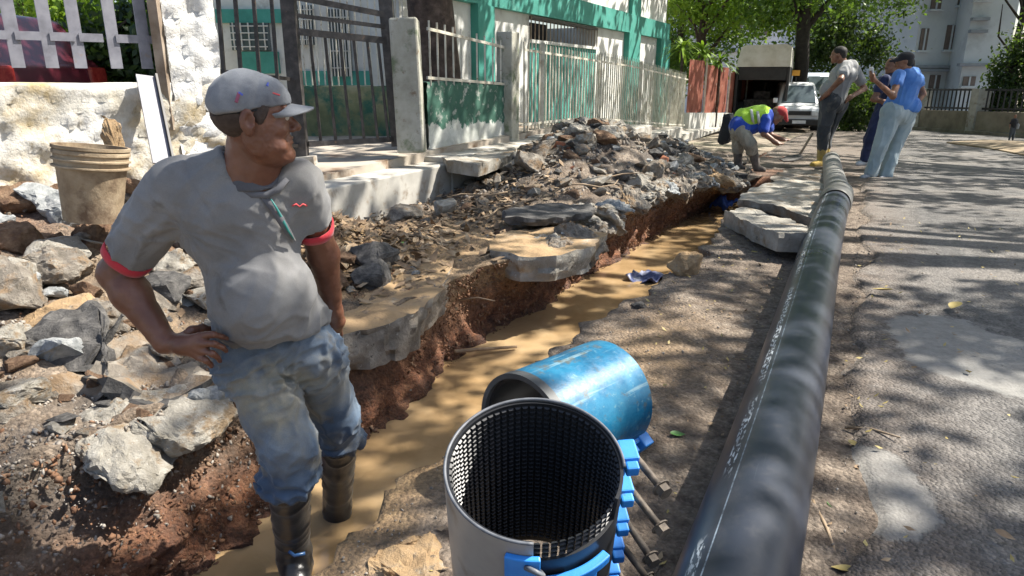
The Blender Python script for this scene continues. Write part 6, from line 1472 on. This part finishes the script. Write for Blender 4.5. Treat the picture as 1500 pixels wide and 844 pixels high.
def is_lit(g):
    x, y = g[:, 0], g[:, 1]; r = np.zeros(len(g), bool); wv = fbm(np.stack([x, y, x * 0], 1), 2.2, 3, 30) * .55
    for cx, cy, rx, ry, t in LIT:
        dx, dy = x - cx, y - cy; a = dx * math.cos(t) + dy * math.sin(t); b = -dx * math.sin(t) + dy * math.cos(t); r |= (a / rx) ** 2 + (b / ry) ** 2 < 1 + wv
    P_ = np.stack([x * .7, y * 1.6, x * 0], 1); n = fbm(P_, .75, 4, 33); return r | (n > itp(y, [2, 6, 12, 30], [.40, .30, .10, -.02]))
TREES = [((5.6, -1.2), 'unseen shade tree beside the camera, crown shaped to shade the pipe'), ((9.5, 4.6), 'unseen shade tree right of the road, crown shaped to cast dapple'), ((12.5, 8.8), 'third unseen shade tree right of the road, crown shaped to cast dapple'), ((20, 17), 'fourth unseen shade tree by the road bend, crown shaped to cast dapple'), ((-6.5, 1.2), 'unseen shade tree left of the camera, crown shaped to cast dapple'), ((31, 27), 'farthest unseen shade tree beyond the road bend, crown shaped to cast dapple')]
cand = []
rc = np.random.default_rng(77)
def cast(n, x0, x1, y0, y1, cl, per, ls, sd, h0=5.6, h1=8.6):  # leaf clumps set sunward of each ground spot that should be shaded
    g = np.stack([rc.uniform(x0, x1, n), rc.uniform(y0, y1, n)], 1); g = g[~is_lit(g)]; h = rc.uniform(h0, h1, len(g)); k = h / TOSUN.z
    C_ = np.stack([g[:, 0] + TOSUN.x * k, g[:, 1] + TOSUN.y * k, h], 1); P_ = np.repeat(C_, per, 0) + rc.normal(size=(len(C_) * per, 3)) * np.array([cl, cl, cl * .7]); return P_, np.full(len(P_), ls)
sets = [cast(2300, -4.5, 4.5, .2, 7, .15, 9, .18, 1), cast(3000, -6, 12, 7, 16, .2, 9, .24, 2), cast(3000, -4, 26, 16, 42, .4, 9, .42, 3)]
Pall = np.concatenate([a for a, b in sets]); Sall = np.concatenate([b for a, b in sets]); tx_ = np.array([t[0] for t in TREES]); near_ = ((Pall[:, None, :2] - tx_[None]) ** 2).sum(2).argmin(1)
for k, ((x, y), lab) in enumerate(TREES):
    sel = near_ == k
    if sel.sum() < 50: continue
    t = thing('shade_tree', lab, 'tree', (x, y, 0)); r_ = random.Random(k); Pk = Pall[sel] - np.array([x, y, 0]); mb = MB(); mb.tube([(0, 0, -.3), (.05, 0, 1.5), (0, .1, 3.2), (.1, 0, 5.2)], [.36, .3, .27, .2], 14)
    for q in range(10):
        e = Pk[r_.randrange(len(Pk))]; mb.tube([(0, .05, 3.4 + .16 * q), (e[0] * .4, e[1] * .4, 3.6 + (e[2] - 3.6) * .6), (e[0] * .75, e[1] * .75, e[2] - .3), tuple(e)], [.12, .08, .05, .015], 6)
    mb.obj('trunk', m_bark, t, True); link('crown', leaves_mesh('crown', Pk, Sall[sel], m_leaf, 90 + k, .6), t)
# ------------------------------------------------------------------ the other people
m_skin2 = skin_mat('brown_skin', (.16, .07, .04), (.23, .11, .065), (.30, .15, .09))
m_hair2 = M('black_hair', [(.008, .007, .006), (.025, .02, .018)], 60, .7, .5, .003, 200)
def figure(label, base, parts, h=.0105, lo=None, hi=None, ground=None):
    """parts: list of (name, material, [ops]); an op is (kind, args...)"""
    t = thing('person', label, 'person', base)
    for name, mat, ops, disp in parts:
        P_ = np.array([np.array(o[i], float) for o in ops for i in (1, 2) if o[0] == 'cap'] + [np.array(o[1], float) for o in ops if o[0] in ('ell', 'head')])
        mg = .24 if name != 'body' else .22; s_ = Soft(P_.min(0) - mg, P_.max(0) + mg, h)
        for o in ops:
            if o[0] == 'cap': s_.cap(*o[1:4], *(o[4:5] or ()), k=.02)
            elif o[0] == 'ell': s_.ell(o[1], o[2], o[3] if len(o) > 3 else None, .02)
            elif o[0] == 'head': add_head(s_, o[1], o[2], o[3] if len(o) > 3 else (0, 0, 1), 1.0, False)
            elif o[0] == 'cut': s_.cut(o[1], o[2])
        soft_obj(name, s_, mat, t, disp)
    return t
def fd(wl=.09, amp=.007, seed=0): return lambda V, N: folds(V, (.3, .1, .9), wl, amp, seed) + .006 * noise(V, 7, seed + 3)
def fingers(hc, d, side, n=4, L=.07, r=.0085):
    """four fingers and a thumb fanned from a hand centre along d"""
    hc, d, side = np.array(hc, float), np.array(d, float), np.array(side, float); d /= np.linalg.norm(d); side /= np.linalg.norm(side); o = [('cap', hc - d * .03, hc + d * .03, .034, .034)]
    for k in range(4): b = hc + d * .035 + side * (k - 1.5) * .021; o.append(('cap', b, b + d * L * (.85, 1, .95, .75)[k] + np.cross(d, side) * .018, .0115, .009))
    o.append(('cap', hc - side * .03, hc - side * .058 + d * .035, .013, .010)); return o
# --- man in grey T-shirt and yellow boots, seen from behind, hands on hips
Y = 10.9; Q = lambda px, py, dy=0: A(px, py, Y + dy)
hd = Q(1229, 81, 0)
m_tee = cloth_mat('pale_grey_tee', [(.27, .27, .27), (.33, .33, .33), (.38, .38, .37)], [((.3, .27, .22), 4, .55, .7, .5)], 4); m_trou = cloth_mat('dark_grey_trousers', [(.035, .042, .05), (.055, .062, .07), (.09, .09, .09)], [((.2, .18, .14), 5, .6, .74, .6)], 4); m_yel = cloth_mat('mustard_rubber', [(.42, .28, .06), (.55, .39, .10), (.6, .46, .18)], [((.3, .24, .14), 8, .52, .68, .7)], 5)
sL, sR = Q(1215, 99, .05), Q(1259, 103, -.05); eL, eR = Q(1231, 117, -.32), Q(1266, 130, .12); hL, hR = Q(1210, 139, -.18), Q(1245, 143, -.1)
sL = Q(1240, 97, -.14); sR = Q(1252, 103, .16)
figure('man in pale grey tee shirt and mustard rubber boots, hands on hips', (Q(1200, 243)[0], Y, -.07), [
 ('body', m_skin2, [('head', hd, (-.85, .5, -.12)), ('cap', Q(1236, 96), hd + [.03, 0, -.03], .068, .06), ('cap', sL, eL, .056, .046), ('cap', eL, hL, .046, .032), ('cap', sR, eR, .052, .044), ('cap', eR, hR, .044, .03), ('cap', Q(1232, 110), Q(1222, 140), .13, .12)] + fingers(hL, (-.5, .3, -.5), (0, .4, -1)) + fingers(hR, (-.7, -.2, -.5), (0, .4, -1)), None),
 ('hair', m_hair2, [('ell', hd + [.012, 0, .052], (.100, .090, .078)), ('ell', hd + [.05, -.01, .0], (.055, .072, .07))], None),
 ('shirt', m_tee, [('ell', Q(1236, 110), (.195, .18, .14)), ('cap', Q(1233, 112), Q(1222, 144), .165, .165), ('cap', Q(1236, 98), Q(1246, 98), .10, .10), ('cap', sL, sL + (eL - sL) * .55, .082, .076), ('cap', sR, sR + (eR - sR) * .6, .08, .075), ('ell', Q(1213, 132, .02), (.12, .14, .14)), ('cut', Q(1222, 149), (0, 0, -1))], fd(.10, .008, 2)),
 ('trousers', m_trou, [('cap', Q(1216, 150, -.07), Q(1226, 152, .07), .155, .155), ('cap', Q(1213, 160, -.09), Q(1207, 190, -.08), .115, .09), ('cap', Q(1207, 190, -.08), Q(1204, 216, -.05), .09, .078), ('cap', Q(1226, 160, .08), Q(1214, 190, .1), .115, .088), ('cap', Q(1214, 190, .1), Q(1209, 215, .1), .088, .075)], fd(.09, .01, 6)),
 ('boots', m_yel, [('cap', Q(1205, 212, -.05), Q(1203, 238, -.05), .078, .066), ('cap', Q(1203, 239, -.05), Q(1191, 241.5, -.16), .062, .050), ('cap', Q(1209, 212, .1), Q(1208, 237, .1), .076, .064), ('cap', Q(1208, 238, .1), Q(1198, 240, .02), .06, .05)], None)])
# --- woman in blue top, pale jeans and black cap looking at a phone
Y = 9.6; Q = lambda px, py, dy=0: A(px, py, Y + dy); hd = Q(1325, 91)
m_bt = cloth_mat('sky_blue_top', [(.06, .17, .50), (.085, .23, .60), (.12, .28, .64)], (), 4); m_pj = cloth_mat('pale_jeans', [(.26, .33, .36), (.34, .41, .43), (.40, .46, .47)], (), 3, 300); m_blk = cloth_mat('black_cap_cloth', [(.012, .012, .016), (.025, .025, .03)], (), 8); m_shoe = M('grey_shoe', [(.25, .26, .28), (.4, .41, .43)], 20, .6, .3, .002)
sL, sR = Q(1317, 110, -.16), Q(1343, 112, .12); eL, hL = Q(1308, 141, -.30), Q(1281, 117, -.42); eR, hR = Q(1352, 138, .1), Q(1339, 158, .02)
figure('woman in sky blue top, pale jeans and black cap holding a phone', (Q(1285, 262)[0], Y, -.14), [
 ('body', m_skin2, [('head', hd, (-.93, .25, -.28), (-.25, 0, 1)), ('cap', Q(1331, 105), hd + [.02, 0, -.03], .058, .052), ('cap', sL, eL, .05, .042), ('cap', eL, hL, .042, .027), ('cap', sR, eR, .048, .04), ('cap', eR, hR, .04, .026), ('cap', Q(1330, 118), Q(1318, 150), .12, .11)] + fingers(hL + [-.03, 0, .03], (-.3, 0, 1), (.2, 1, 0), L=.05) + fingers(hR, (-.4, 0, -.9), (0, 1, 0)), None),
 ('hair', m_hair2, [('ell', hd + [.035, 0, .01], (.075, .082, .085)), ('cap', hd + [.09, 0, .0], hd + [.12, 0, -.08], .045, .03)], None),
 ('cap', m_blk, [('ell', hd + [.008, 0, .058], (.108, .092, .072)), ('cap', hd + [-.07, -.03, .035], hd + [-.165, .01, .012], .03, .016), ('cap', hd + [-.07, .05, .035], hd + [-.155, .07, .012], .03, .016)], None),
 ('top', m_bt, [('ell', Q(1331, 119), (.185, .17, .13)), ('cap', Q(1330, 118), Q(1318, 152), .155, .17), ('cap', Q(1326, 107), Q(1338, 108), .08, .08), ('cap', sL, sL + (eL - sL) * .35, .075, .07), ('cap', sR, sR + (eR - sR) * .38, .072, .066), ('cap', Q(1312, 157), Q(1330, 157), .15, .15), ('cut', Q(1318, 161), (-.15, 0, -1))], fd(.09, .009, 3)),
 ('jeans', m_pj, [('cap', Q(1308, 166, -.05), Q(1322, 166, .05), .155, .16), ('cap', Q(1303, 178, -.07), Q(1290, 214, -.1), .118, .088), ('cap', Q(1290, 214, -.1), Q(1276, 253, -.05), .086, .078), ('cap', Q(1325, 178, .06), Q(1309, 216, .05), .118, .088), ('cap', Q(1309, 216, .05), Q(1298, 256, -.02), .088, .084)], fd(.08, .010, 7)),
 ('shoes', m_shoe, [('cap', Q(1275, 258, -.05), Q(1263, 260, -.12), .042, .036), ('cap', Q(1298, 260, -.02), Q(1290, 262, -.1), .045, .038)], None)])
ph = MB().box(tuple(hL + [-.045, .0, .085]), (.02, .075, .14), Matrix.Rotation(R(-15), 3, 'Y')).obj('phone', M('phone_silver', [(.5, .52, .55), (.65, .67, .7)], 9, .2, 0), None, bevel=.004); tag(ph, 'silver phone held up by the woman in the blue top', 'phone')
# --- person in navy half hidden behind her
Y = 10.3; Q = lambda px, py, dy=0: A(px, py, Y + dy); hd = Q(1308, 97); m_nv = cloth_mat('navy_cloth', [(.012, .018, .06), (.02, .03, .09), (.035, .045, .12)], (), 4)
sL, eL, hL = Q(1296, 117, -.1), Q(1280, 145, -.12), Q(1298, 150, -.2)
figure('person in navy clothes and white shoes half hidden behind the woman', (Q(1280, 248)[0], Y, -.14), [
 ('body', m_skin2, [('head', hd, (-.9, -.2, -.1)), ('cap', Q(1313, 110), hd + [.02, 0, -.03], .06, .055), ('cap', sL, eL, .05, .044), ('cap', eL, hL, .044, .03), ('cap', Q(1308, 120), Q(1300, 150), .11, .11)] + fingers(hL, (.9, 0, .1), (0, .3, 1)), None),
 ('hair', m_hair2, [('ell', hd + [.012, 0, .05], (.100, .086, .075))], None),
 ('shirt', m_nv, [('ell', Q(1309, 122), (.18, .16, .14)), ('cap', Q(1308, 120), Q(1302, 152), .15, .15), ('cap', sL, sL + (eL - sL) * .5, .075, .07)], fd(.09, .008, 4)),
 ('trousers', m_nv, [('cap', Q(1298, 160), Q(1306, 160), .15, .15), ('cap', Q(1290, 170, -.06), Q(1275, 205, -.1), .11, .085), ('cap', Q(1275, 205, -.1), Q(1266, 232, -.02), .085, .062), ('cap', Q(1304, 170, .05), Q(1290, 208), .11, .085), ('cap', Q(1290, 208), Q(1281, 240, -.05), .085, .065)], fd(.09, .01, 5)),
 ('shoes', M('white_shoe', [(.6, .6, .6), (.7, .7, .7)], 20, .5, .1, .001), [('cap', Q(1281, 246, -.05), Q(1272, 249, -.12), .045, .038), ('cap', Q(1266, 238, 0), Q(1257, 240, -.05), .045, .038)], None)])
# --- worker bent over, hi-vis vest
Y = 10.2; Q = lambda px, py, dy=0: A(px, py, Y + dy); hd = Q(1137, 168, -.05); m_vis = cloth_mat('hi_vis_green', [(.30, .55, .03), (.42, .70, .05), (.48, .75, .1)], (), 5); m_cob = cloth_mat('cobalt_shirt', [(.01, .04, .30), (.02, .07, .42), (.03, .10, .48)], (), 5); m_bei = cloth_mat('beige_trousers', [(.22, .20, .16), (.32, .29, .23), (.40, .37, .30)], [((.14, .11, .08), 6, .55, .7, .7)], 5); m_gum = cloth_mat('muddy_grey_boot', [(.05, .042, .036), (.12, .1, .085), (.2, .165, .13)], (), 9)
sL, sR = Q(1120, 176, -.16), Q(1122, 172, .16); eL, hL = Q(1119, 196, -.22), Q(1137, 209, -.3); eR, hR = Q(1128, 198, .1), Q(1146, 204, .0)
figure('worker in hi vis green vest and red cap bending over the trench', (Q(1092, 248)[0], Y, -.10), [
 ('body', m_skin2, [('head', hd, (.75, -.25, -.75), (.75, 0, .65)), ('cap', Q(1122, 172), hd, .06, .055), ('cap', sL, eL, .05, .043), ('cap', eL, hL, .043, .03), ('cap', sR, eR, .05, .043), ('cap', eR, hR, .043, .03), ('cap', Q(1115, 174), Q(1088, 182), .12, .12)] + fingers(hL, (.9, 0, -.3), (0, 1, .2)) + fingers(hR, (.9, 0, -.2), (0, 1, .2)), None),
 ('cap', cloth_mat('red_cap_cloth', [(.35, .03, .03), (.5, .05, .05)], (), 8), [('ell', hd + [.055, 0, .035], (.095, .09, .085)), ('cap', hd + [.12, 0, -.01], hd + [.16, -.01, -.09], .045, .02)], None),
 ('shirt', m_cob, [('cap', Q(1118, 174), Q(1088, 184), .155, .16), ('cap', Q(1084, 185, -.06), Q(1084, 185, .06), .15, .15), ('cap', sL, sL + (eL - sL) * .65, .082, .075), ('cap', sR, sR + (eR - sR) * .6, .08, .075)], fd(.09, .008, 3)),
 ('vest', m_vis, [('cap', Q(1116, 168), Q(1090, 173), .135, .14), ('cap', Q(1113, 170, -.1), Q(1094, 175, -.1), .09, .10)], fd(.08, .007, 8)),
 ('trousers', m_bei, [('cap', Q(1083, 189, -.07), Q(1083, 188, .07), .13, .13), ('cap', Q(1085, 192, -.12), Q(1098, 212, -.14), .105, .085), ('cap', Q(1098, 210, -.14), Q(1101, 221, -.1), .088, .08), ('cap', Q(1080, 192, .1), Q(1082, 212, .1), .10, .085), ('cap', Q(1082, 210, .1), Q(1081, 220, .12), .086, .08)], fd(.07, .01, 5)),
 ('boots', m_gum, [('cap', Q(1102, 218, -.1), Q(1108, 244, -.08), .072, .056), ('cap', Q(1108, 246, -.08), Q(1118, 249, -.14), .05, .042), ('cap', Q(1081, 217, .12), Q(1081, 243, .12), .07, .055), ('cap', Q(1081, 244, .12), Q(1088, 247, .04), .05, .042)], None)])
m_refl = M('reflective_tape', [(.5, .5, .48), (.65, .65, .62)], 20, .4, .1, .001)
for k, (xa, ya, xb, yb_) in enumerate(((1100, 160, 1104, 186), (1109, 161, 1113, 188))):
    vest = next(c for c in bpy.data.objects if c.name.startswith('vest')); n = 7; vs = []
    for i in range(n):
        f = i / (n - 1); b_ = math.sin(PI * f); q = at(xa + (xb - xa) * f, ya + (yb_ - ya) * f - 1, 10.2 - .02 - .21 * b_ ** .6); vs += [tuple(q + Vector((-.018, 0, 0))), tuple(q + Vector((.018, 0, 0)))]
    o = link('reflective_stripe', mesh('reflective_stripe', vs, [(2 * i, 2 * i + 1, 2 * i + 3, 2 * i + 2) for i in range(n - 1)], m_refl, True)); child_at(o, vest.parent); o.modifiers.new('t', 'SOLIDIFY').thickness = .01
tag(link('sack', hull_mesh('sack', 88, 18, 1.1, 2, m_blk, .04), None, tuple(at(1064, 190, 10.9)), (0, .1, .4), (.34, .34, .5)), 'black bulging sack standing behind the bending worker', 'sack')
# --- far pedestrian and the shovel
def road_hit(px, py):
    r_ = ray(px, py); ts = np.linspace(4, 80, 4000); z = CH + r_.z * ts; u, v = xy2uv(r_.x * ts, r_.y * ts); b = np.nonzero(z < street(u) + .02)[0]; t = ts[b[0]] if len(b) else 80; return Vector((r_.x * t, r_.y * t, CH + r_.z * t))
g = road_hit(1480, 207); Y = g.y; sc_ = Y / 1020 / (CT + .25 * ST)
hh = at(1480, 168, Y).z - g.z; Q = lambda x, z, y=0: np.array([g.x + x * hh, g.y + y * hh, g.z + z * hh])
tP = thing('person', 'small far pedestrian in dark clothes with a pale bag by the roadside wall', 'person', g)
def small(name, mat, caps):
    P_ = np.array([c[i] for c in caps for i in (0, 1)]); s_ = Soft(P_.min(0) - .2 * hh, P_.max(0) + .2 * hh, .018)
    for a, b, ra, rb in caps: s_.cap(a, b, ra * hh, rb * hh, .02)
    soft_obj(name, s_, mat, tP)
small('body', m_skin2, [(Q(0, .91), Q(0, .96), .05, .055), (Q(0, .83), Q(0, .9), .03, .03), (Q(-.13, .78), Q(-.15, .6), .028, .024), (Q(-.15, .6), Q(-.12, .46), .024, .018), (Q(.13, .78), Q(.15, .6), .028, .024), (Q(.15, .6), Q(.12, .46), .024, .018)])
small('jacket', m_blk, [(Q(0, .78), Q(0, .55), .10, .09), (Q(-.1, .79), Q(-.14, .66), .045, .04), (Q(.1, .79), Q(.14, .66), .045, .04)])
small('trousers', m_trou, [(Q(-.04, .5), Q(-.06, .05), .065, .038), (Q(.05, .5), Q(.08, .05), .065, .038)])
small('bag', m_tee, [(Q(.13, .62, -.05), Q(.13, .5, -.05), .06, .06)])
sh = thing('shovel', 'muddy shovel lying with its blade on the rubble by the yellow boots', 'shovel', at(1168, 232, 10.6))
child_at(MB().tube([at(1190, 196, 10.9), at(1172, 226, 10.6)], .018, 8).obj('handle', m_wood, None, True), sh)
bl_ = MB(); a0 = at(1172, 226, 10.6); b0 = at(1148, 236, 10.4); d = (b0 - a0).normalized(); s_ = d.cross(Vector((0, 0, 1))).normalized()
bl_.add([a0 - s_ * .04, a0 + s_ * .04, a0.lerp(b0, .3) + s_ * .13, a0.lerp(b0, .8) + s_ * .12, b0, a0.lerp(b0, .8) - s_ * .12, a0.lerp(b0, .3) - s_ * .13], [(0, 1, 2, 3, 4, 5, 6)]); o = child_at(bl_.obj('blade', m_asph_c, None), sh); o.modifiers.new('t', 'SOLIDIFY').thickness = .02
# ------------------------------------------------------------------ fallen leaves and twigs
m_lg = M('green_leaf', [(.05, .16, .03), (.09, .24, .05)], 20, .5, .1, .001); m_ly = M('yellow_leaf', [(.36, .27, .08), (.48, .38, .15)], 20, .6, .1, .001); m_lb = M('dry_leaf', [(.12, .075, .045), (.25, .17, .10), (.38, .30, .2)], 12, .8, .2, .002, vk='World')
def leaf_me(name, L, mat, curl=.25):
    vs = []; n = 7
    for i in range(n + 1):
        f = i / n; w_ = L * .26 * math.sin(PI * f ** .8) + .0005; x = L * (f - .5); z = curl * L * (f - .5) ** 2
        vs += [(x, -w_, z + w_ * .35), (x, 0, z), (x, w_, z + w_ * .35)]
    fs = []
    for i in range(n):
        for j in (0, 1): a = i * 3 + j; fs.append((a, a + 1, a + 4, a + 3))
    return mesh(name, vs, fs, mat, True)
def surf(px, py):
    p = hit(px, py); return p if not (xy2uv(p.x, p.y)[1] > .15) else atz(px, py, .03) and Vector(atz(px, py, float(street(xy2uv(p.x, p.y)[0])) + .035))
for k, (px, py, L, mt, lab) in enumerate(((992, 641, .055, m_lg, 'green leaf lying between the blue lugs and the black pipe'), (1218, 745, .06, m_lg, 'green leaf on the lower cement patch edge'), (1292, 428, .11, m_ly, 'long yellow leaf on the road above the larger cement patch'), (1398, 452, .12, m_ly, 'long tan leaf lying in the road shade'), (1250, 655, .045, m_ly, 'small yellow leaf above the lower cement patch'), (1258, 690, .04, m_lb, 'orange brown leaf in the lower cement patch'), (590, 359, .07, m_lg, 'bright green leaf on the sandy slab top'), (1235, 840, .06, m_ly, 'pale green leaf at the bottom frame edge'), (700, 578, .05, m_lb, 'brown leaf at the trench lip by the sleeve'), (1470, 790, .05, m_lb, 'dry leaf near the lower right corner'), (1105, 372, .06, m_ly, 'yellow leaf below the tilted pale slab'))):
    p = surf(px, py); tag(link('leaf', leaf_me('leaf', L, mt), None, p + Vector((0, 0, .012)), (.15, .1, k * 1.3)), lab, 'leaf')
for k, (a, b, r_, lab) in enumerate((((1190, 738), (1232, 842), .006, 'dark twig beside the pipe at the bottom of the photo'), ((1237, 630), (1318, 645), .005, 'thin curved twig above the lower cement patch'), ((1005, 300), (1020, 262), .01, 'bent stick above the far end of the trench'))):
    p, q = surf(*a), surf(*b); m_ = p.lerp(q, .5) + Vector((.01, .02, .012)); tag(MB().tube([p + Vector((0, 0, .01)), m_, q + Vector((0, 0, .01))], [r_, r_ * .9, r_ * .6], 7).obj('twig', m_wood, None, True), lab, 'twig')
def litter(name, n, ufn, L, mats, seed, label, lift=.01):
    r_ = np.random.default_rng(seed); uv = ufn(r_, n); x, y = uv2xy(uv[:, 0], uv[:, 1]); z = np.where(uv[:, 1] > .1, street(uv[:, 0]) + .03, G(x, y)) + lift
    for k, mt in enumerate(mats):
        sel = np.arange(n) % len(mats) == k; C_ = np.stack([x, y, z], 1)[sel]; m_ = len(C_); a = r_.uniform(0, 6.28, m_); t = r_.normal(0, .35, (m_, 2)); s_ = (L * r_.uniform(.4, 1.3, m_))[:, None]
        A1 = np.stack([np.cos(a), np.sin(a), t[:, 0]], 1) * s_ * .5; B1 = np.stack([-np.sin(a), np.cos(a), t[:, 1]], 1) * s_ * .22
        V = np.stack([C_ - A1, C_ + B1, C_ + A1 + [0, 0, .004], C_ - B1], 1).reshape(-1, 3); tag(link(name, mesh(name, V, np.arange(m_ * 4).reshape(m_, 4), mt)), label if k == 0 else label + ', darker ones', 'leaf litter', kind='stuff')
litter('leaf_litter', 1100, lambda r_, n: np.stack([r_.normal(3.5, .55, n), r_.normal(-2.95, .38, n)], 1), .09, (m_lb, m_lb), 1, 'drift of dead leaves beside the man on the sandy slab', .03)
litter('leaf_litter', 700, lambda r_, n: np.stack([r_.normal(5.4, .6, n), r_.normal(-2.9, .4, n)], 1), .08, (m_lb, m_lb), 2, 'brown leaves and chips before the rubble heap', .03)
litter('leaf_litter', 420, lambda r_, n: np.stack([r_.uniform(1.2, 7, n), r_.uniform(.05, 2.6, n)], 1), .028, (m_lb, m_ly), 3, 'small dry leaves scattered over the road')
litter('leaf_litter', 260, lambda r_, n: np.stack([r_.uniform(1.2, 6, n), r_.uniform(-.95, -.3, n)], 1), .025, (m_lb, m_ly), 4, 'leaf bits on the bank between trench and pipe')
for k, (u, v) in enumerate(((5.3, -2.5), (5.9, -2.3), (5.6, -2.8), (6.3, -2.2), (4.9, -2.7), (3.9, -2.6))):
    r_ = random.Random(k); x, y = uv2xy(u, v); z = float(G(x, y)) + .04; pts = []
    a = r_.uniform(0, 3); 
    for i in range(5): pts.append((x + math.cos(a) * .14 * i, y + math.sin(a) * .14 * i, z + .02 * math.sin(i * 1.7 + k) + .02)); a += r_.gauss(0, .25)
    tag(MB().tube(pts, [.009, .008, .007, .005, .002], 6).obj('twig', m_wood, None, True), ['bent twig at the foot of the rubble heap', 'twig lying nearest the black asphalt sheet', 'long twig behind the black asphalt sheet', 'twig poking over the far slab edge', 'twig in the leaves before the kerb', 'twig among dead leaves on the sandy slab'][k], 'twig')
